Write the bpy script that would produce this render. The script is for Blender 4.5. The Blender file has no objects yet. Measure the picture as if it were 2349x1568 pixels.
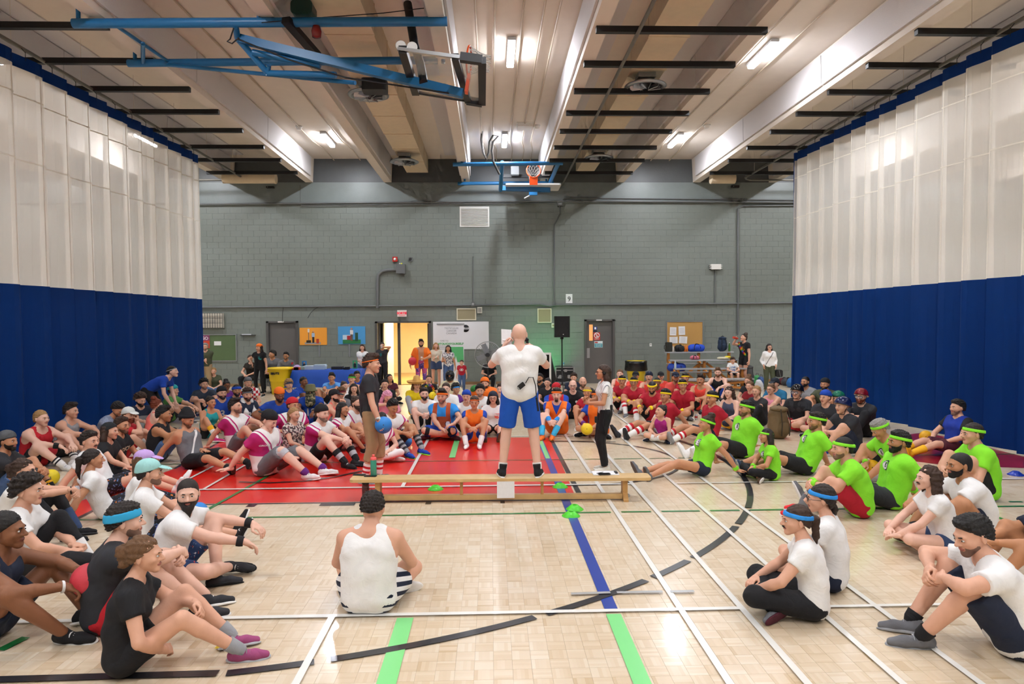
import bpy, bmesh, math, random
import numpy as np
from mathutils import Vector, Matrix
from mathutils.bvhtree import BVHTree
random.seed(7)
rng = np.random.default_rng(7)
SC = bpy.context.scene
COL = SC.collection

# ------------------------------------------------------------------ camera
IW, IH, FPX = 2349.0, 1568.0, 1566.0
CAM_H = 2.16
YAW, PITCH, ROLL = math.atan(47.5/FPX), math.atan(44.0/FPX), 0.006
cam_d = bpy.data.cameras.new('camera'); cam_d.sensor_width = 36.0
cam_d.lens = FPX/IW*36.0; cam_d.clip_end = 200
cam = bpy.data.objects.new('camera', cam_d); COL.objects.link(cam)
cam.location = (0, 0, CAM_H)
CAM_R = (Matrix.Rotation(-YAW, 3, 'Z') @ Matrix.Rotation(math.pi/2-PITCH, 3, 'X') @ Matrix.Rotation(-ROLL, 3, 'Z'))
cam.rotation_euler = CAM_R.to_euler()
SC.camera = cam

# ------------------------------------------------------------------ world, exposure
SC.view_settings.view_transform = 'Standard'
SC.view_settings.look = 'None'
SC.view_settings.gamma = 1.0
SC.view_settings.use_curve_mapping = False
SC.view_settings.exposure = 0.22
w = bpy.data.worlds.new('world'); SC.world = w; w.use_nodes = True
w.node_tree.nodes['Background'].inputs[0].default_value = (1.0, 0.97, 0.93, 1)
w.node_tree.nodes['Background'].inputs[1].default_value = 0.12
SC.cycles.max_bounces = 5
SC.cycles.diffuse_bounces = 3
SC.cycles.glossy_bounces = 2
SC.cycles.adaptive_threshold = 0.09
SC.cycles.adaptive_min_samples = 12
SC.cycles.caustics_reflective = False
SC.cycles.caustics_refractive = False
SC.cycles.transparent_max_bounces = 8
SC.cycles.use_denoising = True

def ray(px, py):
    v = Vector(((px-IW/2)/FPX, -(py-IH/2)/FPX, -1.0))
    return CAM_R @ v
def at_z(px, py, z=0.0):
    d = ray(px, py); t = (z-CAM_H)/d.z
    return Vector((d.x*t, d.y*t, z))
def at_y(px, py, y):
    d = ray(px, py); t = y/d.y
    return Vector((d.x*t, y, CAM_H+d.z*t))
def at_x(px, py, x):
    d = ray(px, py); t = x/d.x
    return Vector((x, d.y*t, CAM_H+d.z*t))
def proj(p):
    v = CAM_R.transposed() @ (Vector(p)-Vector((0, 0, CAM_H)))
    return (IW/2+FPX*v.x/-v.z, IH/2-FPX*v.y/-v.z)

# ------------------------------------------------------------------ materials
def srgb(h):
    if isinstance(h, str):
        h = h.lstrip('#'); c = [int(h[i:i+2], 16)/255 for i in (0, 2, 4)]
    else: c = [x/255 for x in h]
    return tuple((x/12.92 if x <= .04045 else ((x+.055)/1.055)**2.4) for x in c)+(1,)
MATS = {}
def nodes_of(m):
    m.use_nodes = True
    nt = m.node_tree
    return nt, nt.nodes, nt.links, nt.nodes['Principled BSDF']
def mat(name, col, rough=.6, metal=0., var=.06, scale=30., bump=0., bscale=80., coat=0., alpha=1., trans=0., sheen=0., emit=0.):
    """plain procedural material: base colour with fine noise variation and optional relief"""
    if name in MATS: return MATS[name]
    m = bpy.data.materials.new(name); MATS[name] = m
    nt, N, L, b = nodes_of(m)
    c = srgb(col)
    tc = N.new('ShaderNodeTexCoord')
    nz = N.new('ShaderNodeTexNoise'); nz.inputs['Scale'].default_value = scale; nz.inputs['Detail'].default_value = 3
    L.new(tc.outputs['Object'], nz.inputs['Vector'])
    mx = N.new('ShaderNodeMix'); mx.data_type = 'RGBA'
    mx.inputs[6].default_value = tuple(x*(1-var) for x in c[:3])+(1,)
    mx.inputs[7].default_value = tuple(min(1, x*(1+var)) for x in c[:3])+(1,)
    L.new(nz.outputs['Fac'], mx.inputs[0]); L.new(mx.outputs[2], b.inputs['Base Color'])
    b.inputs['Roughness'].default_value = rough; b.inputs['Metallic'].default_value = metal
    if coat: b.inputs['Coat Weight'].default_value = coat; b.inputs['Coat Roughness'].default_value = .12
    if trans: b.inputs['Transmission Weight'].default_value = trans
    if alpha < 1: b.inputs['Alpha'].default_value = alpha
    if sheen: b.inputs['Sheen Weight'].default_value = sheen
    if emit:
        b.inputs['Emission Color'].default_value = c; b.inputs['Emission Strength'].default_value = emit
    if bump:
        n2 = N.new('ShaderNodeTexNoise'); n2.inputs['Scale'].default_value = bscale; n2.inputs['Detail'].default_value = 4
        L.new(tc.outputs['Object'], n2.inputs['Vector'])
        bp = N.new('ShaderNodeBump'); bp.inputs['Strength'].default_value = bump; bp.inputs['Distance'].default_value = (.03 if name.startswith('cloth_') else .01)
        if name.startswith('cloth_'): n2.inputs['Distortion'].default_value = 1.2
        L.new(n2.outputs['Fac'], bp.inputs['Height']); L.new(bp.outputs['Normal'], b.inputs['Normal'])
    return m

# ------------------------------------------------------------------ mesh helpers
class MB:
    """collects boxes, tubes and plates, then links them as ONE mesh object"""
    def __init__(s): s.v = []; s.f = []; s.m = []; s.sm = []
    def add(s, vs, fs, mi=0, smooth=False):
        o = len(s.v); s.v += [tuple(v) for v in vs]
        for f in fs: s.f.append(tuple(o+i for i in f)); s.m.append(mi); s.sm.append(smooth)
        return s
    def box(s, a, b, mi=0):
        x0, y0, z0 = a; x1, y1, z1 = b
        return s.add([(x0,y0,z0),(x1,y0,z0),(x1,y1,z0),(x0,y1,z0),(x0,y0,z1),(x1,y0,z1),(x1,y1,z1),(x0,y1,z1)],
              [(3,2,1,0),(4,5,6,7),(0,1,5,4),(1,2,6,5),(2,3,7,6),(3,0,4,7)], mi)
    def cbox(s, c, d, mi=0, R=None):
        h = [x/2 for x in d]; vs = []
        for z in (-1,1):
            for x, y in ((-1,-1),(1,-1),(1,1),(-1,1)):
                v = Vector((x*h[0], y*h[1], z*h[2]))
                if R is not None: v = R @ v
                vs.append(v+Vector(c))
        return s.add(vs, [(3,2,1,0),(4,5,6,7),(0,1,5,4),(1,2,6,5),(2,3,7,6),(3,0,4,7)], mi)
    def rbox(s, c, d, r, mi=0, R=None, ax=2, n=3):
        """box with corners rounded round axis ax"""
        h = [x/2 for x in d]; i, j = [(1,2),(0,2),(0,1)][ax]; pts = []
        for (sx, sy, a0) in ((1,1,0),(-1,1,90),(-1,-1,180),(1,-1,270)):
            for k in range(n+1):
                a = math.radians(a0+90*k/n)
                pts.append((sx*(h[i]-r)+r*math.cos(a), sy*(h[j]-r)+r*math.sin(a)))
        vs = []
        for t in (-1, 1):
            for p in pts:
                v = [0,0,0]; v[i] = p[0]; v[j] = p[1]; v[ax] = t*h[ax]; v = Vector(v)
                if R is not None: v = R @ v
                vs.append(v+Vector(c))
        m = len(pts)
        fs = [tuple(range(m-1,-1,-1)), tuple(range(m, 2*m))]+[(q,(q+1)%m,m+(q+1)%m,m+q) for q in range(m)]
        if ax == 1: fs = [tuple(reversed(f)) for f in fs]
        return s.add(vs, fs, mi)
    def tube(s, pts, r, n=8, mi=0, cap=True, flat=None):
        pts = [Vector(p) for p in pts]; rs = r if isinstance(r, (list, tuple)) else [r]*len(pts)
        vs = []; up = None
        for i, p in enumerate(pts):
            d = (pts[min(i+1,len(pts)-1)]-pts[max(i-1,0)]).normalized()
            if up is None: up = Vector((0,0,1)) if abs(d.z) < .9 else Vector((0,1,0))
            a = d.cross(up).normalized(); b = a.cross(d).normalized(); up = b
            for k in range(n):
                t = 2*math.pi*k/n
                vs.append(p+(a*math.cos(t)+b*math.sin(t))*rs[i])
        fs = []
        for i in range(len(pts)-1):
            for k in range(n):
                fs.append((i*n+k, i*n+(k+1)%n, (i+1)*n+(k+1)%n, (i+1)*n+k))
        s.add(vs, fs, mi, True)
        if cap:
            s.add(vs[:n], [tuple(range(n-1,-1,-1))], mi); s.add(vs[-n:], [tuple(range(n))], mi)
        return s
    def lathe(s, c, prof, n=20, mi=0, R=None, cap=True):
        """profile of (r, z) round z"""
        vs = []
        for r, z in prof:
            for k in range(n):
                t = 2*math.pi*k/n; v = Vector((r*math.cos(t), r*math.sin(t), z))
                if R is not None: v = R @ v
                vs.append(v+Vector(c))
        fs = []
        for i in range(len(prof)-1):
            for k in range(n): fs.append((i*n+k, i*n+(k+1)%n, (i+1)*n+(k+1)%n, (i+1)*n+k))
        s.add(vs, fs, mi, True)
        if cap and prof[0][0] > 1e-4: s.add(vs[:n], [tuple(range(n-1,-1,-1))], mi)
        if cap and prof[-1][0] > 1e-4: s.add(vs[-n:], [tuple(range(n))], mi)
        return s
    def quad(s, a, b, c, d, mi=0): return s.add([a,b,c,d], [(0,1,2,3)], mi)
    def prism(s, poly, z0, z1, mi=0, M=None):
        m = len(poly); vs = [Vector((x,y,z0)) for x,y in poly]+[Vector((x,y,z1)) for x,y in poly]
        if M is not None: vs = [M @ v for v in vs]
        return s.add(vs, [tuple(range(m-1,-1,-1)), tuple(range(m,2*m))]+[(q,(q+1)%m,m+(q+1)%m,m+q) for q in range(m)], mi)
    def mesh(s, name, mats):
        me = bpy.data.meshes.new(name); me.from_pydata(s.v, [], s.f)
        for m in (mats if isinstance(mats, (list, tuple)) else [mats]): me.materials.append(m)
        me.polygons.foreach_set('material_index', s.m); me.polygons.foreach_set('use_smooth', s.sm); me.update()
        return me
    def build(s, name, mats, parent=None, loc=None, rz=0):
        return link(name, s.mesh(name, mats), parent, loc, rz)
def link(name, me, parent=None, loc=None, rz=0, R=None):
    o = bpy.data.objects.new(name, me); COL.objects.link(o)
    if parent: o.parent = parent
    if loc is not None: o.location = loc
    if rz: o.rotation_euler = (0,0,rz)
    if R is not None: o.rotation_euler = R.to_euler()
    return o
def tag(o, label=None, cat=None, group=None, kind=None):
    if label: o['label'] = label
    if cat: o['category'] = cat
    if group: o['group'] = group
    if kind: o['kind'] = kind
    return o
def thing(name, label, cat, loc=(0,0,0), rz=0, group=None, kind=None):
    o = bpy.data.objects.new(name, None); COL.objects.link(o); o.empty_display_size = .1
    o.location = loc; o.rotation_euler = (0,0,rz)
    return tag(o, label, cat, group, kind)
def struct(o, label=None): o['kind'] = 'structure'; return tag(o, label) if label else o
def text_mesh(txt, size, ext=.001, bold=0., align='CENTER'):
    cu = bpy.data.curves.new('lettering', 'FONT'); cu.body = txt; cu.size = size; cu.extrude = ext
    cu.align_x = align; cu.align_y = 'CENTER'; cu.offset = bold; cu.resolution_u = 3
    o = bpy.data.objects.new('lettering', cu); COL.objects.link(o)
    dg = bpy.context.evaluated_depsgraph_get(); dg.update()
    me = bpy.data.meshes.new_from_object(o.evaluated_get(dg))
    bpy.data.objects.remove(o); bpy.data.curves.remove(cu)
    return me
def lettering(txt, size, m, loc, R=None, parent=None, ext=.001, bold=0., name='lettering', align='CENTER'):
    me = text_mesh(txt, size, ext, bold, align); me.materials.clear(); me.materials.append(m)
    o = link(name, me, parent, loc)
    if R is not None: o.rotation_euler = R.to_euler()
    return o
R_WALL = Matrix.Rotation(math.pi/2, 3, 'X')      # text in XZ plane facing -Y
# ================================================================== room shell
WY = 24.0                                       # back wall
ZB, ZC = 7.05, 7.86                             # underside of the stems, underside of the slab
STEMS = [.5+1.35+2.7*k for k in range(-8, 8)]
M_BLOCK = mat('block_paint', '#79807a', .38, var=.07, scale=6, bump=.25, bscale=55)
M_MORTAR = mat('mortar_paint', '#777d77', .5, var=.06, scale=8)
M_BAND = mat('concrete_band', '#7b8483', .35, var=.10, scale=3, bump=.3, bscale=30)
M_CEIL = mat('ceiling_paint', '#e0d6ca', .75, var=.05, scale=4, bump=.1, bscale=60)
M_PANEL = mat('acoustic_panel', '#d8d4d4', .85, var=.08, scale=90, bump=.6, bscale=140)
M_DUCT = mat('duct_paint', '#d8c6a8', .6, var=.08, scale=7)
M_DARKFRAME = mat('door_paint', '#54524f', .45, var=.05, scale=9)
M_DOOR = mat('door_leaf_paint', '#605d5a', .45, var=.06, scale=7)
M_TRIM = mat('dark_trim', '#2a2a2c', .5)
M_SILVER = mat('galvanised', '#a9adb0', .35, metal=.8, var=.1)
M_GREYPIPE = mat('grey_conduit', '#686b6c', .45, var=.06)
M_BLACK = mat('black_steel', '#131315', .5)
M_WHITE = mat('white_enamel', '#e6e5e0', .4)
M_BLUE = mat('blue_enamel', '#1f6fa8', .35, var=.06, scale=12)

def parquet():
    m = bpy.data.materials.new('parquet_maple'); nt, N, L, b = nodes_of(m)
    g = N.new('ShaderNodeNewGeometry')
    sc = N.new('ShaderNodeVectorMath'); sc.operation = 'SCALE'; sc.inputs['Scale'].default_value = 1/.12
    L.new(g.outputs['Position'], sc.inputs[0])
    fl = N.new('ShaderNodeVectorMath'); fl.operation = 'FLOOR'; L.new(sc.outputs[0], fl.inputs[0])
    fr = N.new('ShaderNodeVectorMath'); fr.operation = 'FRACTION'; L.new(sc.outputs[0], fr.inputs[0])
    s1 = N.new('ShaderNodeSeparateXYZ'); L.new(fl.outputs[0], s1.inputs[0])
    s2 = N.new('ShaderNodeSeparateXYZ'); L.new(fr.outputs[0], s2.inputs[0])
    def mt(op, a, c=None):
        n = N.new('ShaderNodeMath'); n.operation = op
        for i, v in enumerate((a, c)):
            if v is None: continue
            if isinstance(v, (int, float)): n.inputs[i].default_value = v
            else: L.new(v, n.inputs[i])
        return n.outputs[0]
    par = mt('PINGPONG', mt('ADD', s1.outputs[0], s1.outputs[1]), 1)
    mxv = mt('ADD', mt('MULTIPLY', s2.outputs[0], par), mt('MULTIPLY', s2.outputs[1], mt('SUBTRACT', 1, par)))
    al = mt('ADD', mt('MULTIPLY', s2.outputs[1], par), mt('MULTIPLY', s2.outputs[0], mt('SUBTRACT', 1, par)))
    strip = mt('FLOOR', mt('MULTIPLY', mxv, 5))
    cb = N.new('ShaderNodeCombineXYZ'); L.new(s1.outputs[0], cb.inputs[0]); L.new(s1.outputs[1], cb.inputs[1]); L.new(strip, cb.inputs[2])
    wn = N.new('ShaderNodeTexWhiteNoise'); L.new(cb.outputs[0], wn.inputs['Vector'])
    cb2 = N.new('ShaderNodeCombineXYZ'); L.new(s1.outputs[0], cb2.inputs[0]); L.new(s1.outputs[1], cb2.inputs[1])
    wn2 = N.new('ShaderNodeTexWhiteNoise'); L.new(cb2.outputs[0], wn2.inputs['Vector'])
    rp = N.new('ShaderNodeValToRGB'); e = rp.color_ramp.elements
    e[0].position = 0; e[0].color = srgb('#cfb48e'); e[1].position = 1; e[1].color = srgb('#e9dac2')
    x = rp.color_ramp.elements.new(.12); x.color = srgb('#dac3a1'); x = rp.color_ramp.elements.new(.6); x.color = srgb('#e3cfb2')
    L.new(mt('ADD', mt('MULTIPLY', wn.outputs['Value'], .6), mt('MULTIPLY', wn2.outputs['Value'], .4)), rp.inputs[0])
    gr = N.new('ShaderNodeTexNoise'); gr.inputs['Scale'].default_value = 9; gr.inputs['Detail'].default_value = 4
    gv = N.new('ShaderNodeCombineXYZ'); L.new(mt('MULTIPLY', mxv, 5), gv.inputs[0]); L.new(al, gv.inputs[1]); L.new(wn.outputs['Value'], gv.inputs[2]); L.new(gv.outputs[0], gr.inputs['Vector'])
    mx = N.new('ShaderNodeMix'); mx.data_type = 'RGBA'; mx.blend_type = 'MULTIPLY'; mx.inputs[0].default_value = .16
    L.new(rp.outputs[0], mx.inputs[6]); L.new(gr.outputs['Color'], mx.inputs[7])
    L.new(mx.outputs[2], b.inputs['Base Color'])
    edge = mt('LESS_THAN', mt('ABSOLUTE', mt('SUBTRACT', mt('FRACT', mt('MULTIPLY', mxv, 5)), .5)), .47)
    b.inputs['Roughness'].default_value = .28; b.inputs['Coat Weight'].default_value = .35; b.inputs['Coat Roughness'].default_value = .10
    bp = N.new('ShaderNodeBump'); bp.inputs['Strength'].default_value = .10; bp.inputs['Distance'].default_value = .001
    L.new(edge, bp.inputs['Height']); L.new(bp.outputs[0], b.inputs['Normal'])
    return m
M_PARQ = parquet()
# the floor: parquet blocks laid one by one near the camera, the same parquet as a surface beyond
FX0, FX1, FY0, FY1 = -4.92, 5.16, 3.84, 8.28
b = MB()
b.quad((-20,FY1,0),(20,FY1,0),(20,WY+.05,0),(-20,WY+.05,0)); b.quad((-20,-12,0),(20,-12,0),(20,FY0,0),(-20,FY0,0))
b.quad((-20,FY0,0),(FX0,FY0,0),(FX0,FY1,0),(-20,FY1,0)); b.quad((FX1,FY0,0),(20,FY0,0),(20,FY1,0),(FX1,FY1,0))
b.quad((FX0,FY0,-.0025),(FX1,FY0,-.0025),(FX1,FY1,-.0025),(FX0,FY1,-.0025))
floor = struct(b.build('floor', [M_PARQ]))
g = .0003; bb = MB(); bb.v = []; 
bb.add([(g,g,-.0025),(.12-g,g,-.0025),(.12-g,.12-g,-.0025),(g,.12-g,-.0025),(g+.0006,g+.0006,0),(.1194-g,g+.0006,0),(.1194-g,.1194-g,0),(g+.0006,.1194-g,0)], [(4,5,6,7),(0,1,5,4),(1,2,6,5),(2,3,7,6),(3,0,4,7)])
block_me = bb.mesh('parquet_block', [M_PARQ])
cells = [(i, j) for i in range(round(FX0/.12), round(FX1/.12)) for j in range(round(FY0/.12), round(FY1/.12))]
def cell_key(c): 
    p = proj((c[0]*.12+.06, c[1]*.12+.06, 0))
    return (0 if (250 < p[0] < 2300 and p[1] < 1560) else 1, -p[1])
cells.sort(key=cell_key)
for i, j in cells[:300]: link('parquet_block', block_me, floor, (i*.12, j*.12, 0))
rest = MB()
for i, j in cells[300:]: rest.add([(v[0]+i*.12, v[1]+j*.12, v[2]) for v in bb.v], bb.f)
o = rest.build('parquet_block_field', [M_PARQ], floor); o['kind'] = 'stuff'

# painted court markings, each its own film of paint on the floor
LZ = [.0006]
def paint(name, pts, m, parent=floor):
    LZ[0] += .00025
    b = MB(); z = LZ[0]; n = len(pts)
    b.add([(p[0], p[1], z) for p in pts], [tuple(range(n))])
    return b.build(name, [m], parent)
def gloss(name, c): return mat(name, c, .3, var=.04, scale=5, coat=.35)
P_WHITE, P_BLACK, P_GREEN, P_BLUE, P_RED, P_LG, P_GREY, P_MAR = [gloss('court_'+n, c) for n, c in (('white','#e9e7e0'),('black','#26262a'),('green','#1c7a3a'),('blue','#1d3f9c'),('red','#de241a'),('light_green','#7fdc85'),('grey','#a9a9a8'),('maroon','#9c1f2e'))]
F = lambda px, py: at_z(px, py, 0)
def seg(name, x0, y0, x1, y1, w, m):
    d = Vector((x1-x0, y1-y0)).normalized(); n = Vector((-d.y, d.x))*w/2
    return paint(name, [(x0+n.x, y0+n.y), (x0-n.x, y0-n.y), (x1-n.x, y1-n.y), (x1+n.x, y1+n.y)], m)
def arc(name, cx, cy, r, a0, a1, w, m, n=48):
    LZ[0] += .00025; b = MB(); z = LZ[0]; vs = []
    for i in range(n+1):
        a = math.radians(a0+(a1-a0)*i/n)
        vs += [(cx+(r-w/2)*math.cos(a), cy+(r-w/2)*math.sin(a), z), (cx+(r+w/2)*math.cos(a), cy+(r+w/2)*math.sin(a), z)]
    b.add(vs, [(2*i, 2*i+1, 2*i+3, 2*i+2) for i in range(n)]); return b.build(name, [m], floor)
red_px = [(1322,1143),(236,1158),(50,1250),(0,1240),(0,1215),(180,1150),(400,1075),(520,1003),(1262,1003)]
paint('red_key_area', [F(*p)[:2] for p in red_px][::-1], P_RED)
mar_px = [(2010,1034),(1992,1020),(2010,1008),(2060,998),(2120,992),(2180,1003),(2345,1046),(2420,1060),(2420,1085),(2345,1073),(2160,1066),(2080,1055)]
paint('red_circle_area', [F(*p)[:2] for p in mar_px][::-1], P_MAR)
XC = sum(F(x, y).x for x, y in ((986,1002),(922,1118),(761,1417),(680,1568)))/4
YS = F(761,1415).y; YS2 = YS+3.96
XL = [XC+2.59, XC+3.05, XC+3.61, XC+4.07]
XB = (F(1298,1151).x+F(1474,1566).x)/2
XR = (F(1265,1003).x+F(1330,1143).x)/2
YR = F(1100,1148).y
# key border
seg('key_border_line', F(236,1158).x, YR, XR, YR, .05, P_BLACK); seg('key_border_line', XR, YR, XR, F(1262,1000).y, .07, P_BLACK)
p = [F(*q) for q in ((236,1160),(50,1252),(400,1075),(520,1003))]
seg('key_border_line', p[0].x, p[0].y, p[1].x, p[1].y, .06, P_BLACK); seg('key_border_line', p[2].x, p[2].y, p[3].x, p[3].y, .05, P_BLACK)
for a_, b_ in (((570,1157),(590,1157)), ((735,1156),(815,1155)), ((975,1157),(988,1157)), ((1148,1154),(1158,1154))):
    q0, q1 = F(*a_), F(*b_); paint('key_tick_mark', [(q0.x, YR-.14), (q1.x, YR-.14), (q1.x, YR-.02), (q0.x, YR-.02)], P_BLACK)
# thin green lines
YG1 = F(950,1181).y; YG2 = F(950,1058).y
for nm, yy, wd in (('green_court_line', YG1, .05), ('green_court_line', YG2, .03)):
    seg(nm, -9.5, yy, XL[0]-.06, yy, wd, P_GREEN)
    for i in range(3): seg(nm, XL[i]+.06, yy, XL[i+1]-.06, yy, wd, P_GREEN)
    seg(nm, XL[3]+.06, yy, 8.4, yy, wd, P_GREEN)
p = [F(*q) for q in ((470,1172),(640,1078),(690,1050))]
seg('green_court_line', p[0].x, p[0].y, p[2].x, p[2].y, .05, P_GREEN)
p = [F(*q) for q in ((0,1492),(60,1462))]; seg('green_court_line', p[0].x, p[0].y, p[1].x, p[1].y, .07, P_GREEN)
p = [F(*q) for q in ((2270,1180),(2349,1208))]; seg('green_court_line', p[0].x, p[0].y, p[1].x, p[1].y, .05, P_GREEN)
p = [F(*q) for q in ((2315,1151),(2345,1151))]; seg('green_court_line', p[0].x, p[0].y, p[1].x, p[1].y, .04, P_GREEN)
# blue line with light green tape on its ends
seg('blue_court_line', XB, YS, XB, F(1262,1005).y, .10, P_BLUE)
seg('light_green_tape', XB, 2.0, XB, YS-.05, .11, P_LG); seg('light_green_tape', XB, F(1248,1052).y, XB, F(1240,1003).y, .07, P_LG)
XG = (F(935,1418).x+F(880,1568).x)/2
seg('light_green_tape', XG, 2.0, XG, YS-.05, .12, P_LG); seg('light_green_tape', XG, F(1031,1050).y, XG, F(1036,1005).y, .1, P_LG)
# black three-point arc and free-throw circle
def fit(pts):
    A = np.array([[2*p.x, 2*p.y, 1] for p in pts]); y = np.array([p.x**2+p.y**2 for p in pts])
    s = np.linalg.lstsq(A, y, rcond=None)[0]; return s[0], s[1], math.sqrt(s[2]+s[0]**2+s[1]**2)
arc_pts = [F(*q) for q in ((700,1524),(1000,1466),(1210,1420),(1500,1330),(1620,1265),(1700,1192),(1716,1135),(1700,1088),(1584,1019))]
cx, cy, cr = fit(arc_pts)
aa = lambda p: math.degrees(math.atan2(p.y-cy, p.x-cx))
a_start = aa(F(500,1546)); a_end = aa(F(1526,1000))
cuts = sorted([a_start]+[aa(F(*q)) for q in ((740,1518),(1240,1413),(1497,1331),(1590,1285),(1690,1205),(1716,1168))]+[a_end])
for i in range(len(cuts)-1): arc('black_arc_line', cx, cy, cr, cuts[i]+.45, cuts[i+1]-.45, .075, P_BLACK, 16)
p = [F(500,1546), F(-60,1562)]; seg('black_arc_line', p[0].x, p[0].y, p[1].x, p[1].y, .075, P_BLACK)
fx, fy, fr_ = fit([F(*q) for q in ((1412,1018),(1467,1026),(1539,1045),(1529,1089),(1494,1099))])
arc('black_circle_line', fx, fy, fr_, -100, 95, .045, P_BLACK)
p = [F(*q) for q in ((548,1106),(620,1108),(700,1104),(770,1094),(835,1080))]
for i in range(4): seg('black_circle_line', p[i].x, p[i].y, p[i+1].x, p[i+1].y, .045, P_BLACK)
p = [F(*q) for q in ((1270,1011),(1412,1014))]; seg('black_circle_line', p[0].x, p[0].y, p[1].x, p[1].y, .04, P_BLACK)
# white badminton lines
for x in XL: seg('white_court_line', x, 1.5, x, 22.0, .045 if x > XL[1] else .05, P_WHITE)
seg('white_court_line', XC, 1.5, XC, YS-.02, .05, P_WHITE); seg('white_court_line', XC, YS2, XC, 22, .05, P_WHITE)
seg('white_court_line', XC-2.59, YS2, XC-2.59, 20, .04, P_WHITE); seg('white_court_line', XC-3.05, YS2, XC-3.05, 20, .04, P_WHITE)
for yy in (YS, YS2):
    seg('white_court_line', XC-3.05, yy, XL[1], yy, .05, P_WHITE); seg('white_court_line', XL[2], yy, 8.4, yy, .04, P_WHITE)
seg('white_court_line', XC-3.3, YS, XC-6.9, YS-.25, .045, P_WHITE)
p = [F(*q) for q in ((430,1310),(300,1400),(240,1440))]
p = [F(*q) for q in ((130,1310),(330,1228))]; seg('white_court_line', p[0].x, p[0].y, p[1].x, p[1].y, .045, P_WHITE)
yy = F(950,1004).y; seg('white_court_line', -6.5, yy, 7.5, yy, .04, P_WHITE)
for q0, q1 in (((1310,1365),(1400,1362)),((1415,1362),(1520,1360)),((1538,1360),(1592,1359))):
    p = [F(*q0), F(*q1)]; seg('grey_tape', p[0].x, p[0].y, p[1].x, p[1].y, .04, P_GREY)
p = [F(495,1488), F(514,1488)]; seg('yellow_tape', p[0].x, p[0].y, p[1].x, p[1].y, .05, gloss('tape_yellow', '#e8c81e'))
lettering('UCH', .42, P_WHITE, (F(395,1062).x-.1, F(395,1062).y, .004), Matrix.Rotation(math.radians(62), 3, 'Z'), floor, .0002)

# ------------------------------------------------------------------ walls
wx = lambda px, y=WY: at_y(px, 740, y).x
wz = lambda py, px=1127: at_y(px, py, WY).z
def wr(x0, y0, x1, y1, y=WY):
    a_ = at_y(x0, y1, y); b_ = at_y(x1, y0, y); return a_.x, b_.x, a_.z, b_.z
D1 = wr(617,740,680,882); D2 = wr(1345,736,1406,882); D3 = wr(866,740,985,882)
doors = [(D1[0],D1[1],D1[3]),(D2[0],D2[1],D2[3]),(D3[0],D3[1],D3[3])]
ZJ = wz(466, 1150)                                # joint between block wall and concrete band
b = MB()
xs = sorted([-20.0]+[v for d in doors for v in d[:2]]+[20.0])
for x0, x1 in ((xs[0],xs[1]),(xs[2],xs[3]),(xs[4],xs[5]),(xs[6],xs[7])): b.box((x0,WY+.005,0),(x1,WY+.3,ZJ), 0)
for x0, x1, zt in doors: b.box((x0,WY+.005,zt),(x1,WY+.3,ZJ), 0)
b.box((-20,WY-.06,ZJ),(20,WY+.3,ZB), 1); b.box((-20,WY-.05,ZB),(20,WY+.3,ZC+.4), 2)
wall_back = struct(b.build('wall_back', [M_MORTAR, M_BAND, mat('dark_infill_paint', '#54585a', .4, var=.1, scale=3, bump=.3, bscale=30)]))
BW, BH = .40, .20
rows = int(ZJ/BH)
bm_ = MB(); e = .0012; y0 = WY
bm_.add([(e,WY+.005,e),(BW-e,WY+.005,e),(BW-e,WY+.005,BH-e),(e,WY+.005,BH-e),(2*e,WY,2*e),(BW-2*e,WY,2*e),(BW-2*e,WY,BH-2*e),(2*e,WY,BH-2*e)],
        [(4,5,6,7),(0,1,5,4),(1,2,6,5),(2,3,7,6),(3,0,4,7)])
blk_me = bm_.mesh('concrete_block', [M_BLOCK])
allb = []
for r in range(rows+1):
    x = -10.6+(.2 if r % 2 else 0)
    while x < 11.4:
        if (r+1)*BH <= ZJ+.001 and not any(x+BW > d[0]-.05 and x < d[1]+.05 and r*BH < d[2]+.06 for d in doors): allb.append((x, r*BH))
        x += BW
allb.sort(key=lambda q: (abs(q[1]-3.9) > 1.05, abs(q[0]-.2)))
for x, z in allb[:300]: link('concrete_block', blk_me, wall_back, (x, 0, z))
rest = MB()
for x, z in allb[300:]: rest.add([(v[0]+x, v[1], v[2]+z) for v in bm_.v], bm_.f)
o = rest.build('concrete_block_field', [M_BLOCK], wall_back); o['kind'] = 'stuff'
b = MB(); b.box((-20.2,-12,0),(-20,WY+.3,ZC+.4)); struct(b.build('wall_left', [M_BLOCK]))
b = MB(); b.box((20,-12,0),(20.2,WY+.3,ZC+.4)); struct(b.build('wall_right', [M_BLOCK]))
b = MB(); b.box((-20.2,-12.2,0),(20.2,-12,ZC+.4)); struct(b.build('wall_front', [M_BLOCK]))
b = MB(); b.box((-10.6,WY-.02,0),(D1[0]-.1,WY-.0,.1)); b.box((D1[1]+.1,WY-.02,0),(D3[0]-.1,WY,.1)); b.box((D3[1]+.1,WY-.02,0),(D2[0]-.1,WY,.1)); b.box((D2[1]+.1,WY-.02,0),(11.4,WY,.1))
struct(b.build('baseboard_back', [mat('wood_base', '#8a6a48', .5)]))

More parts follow.
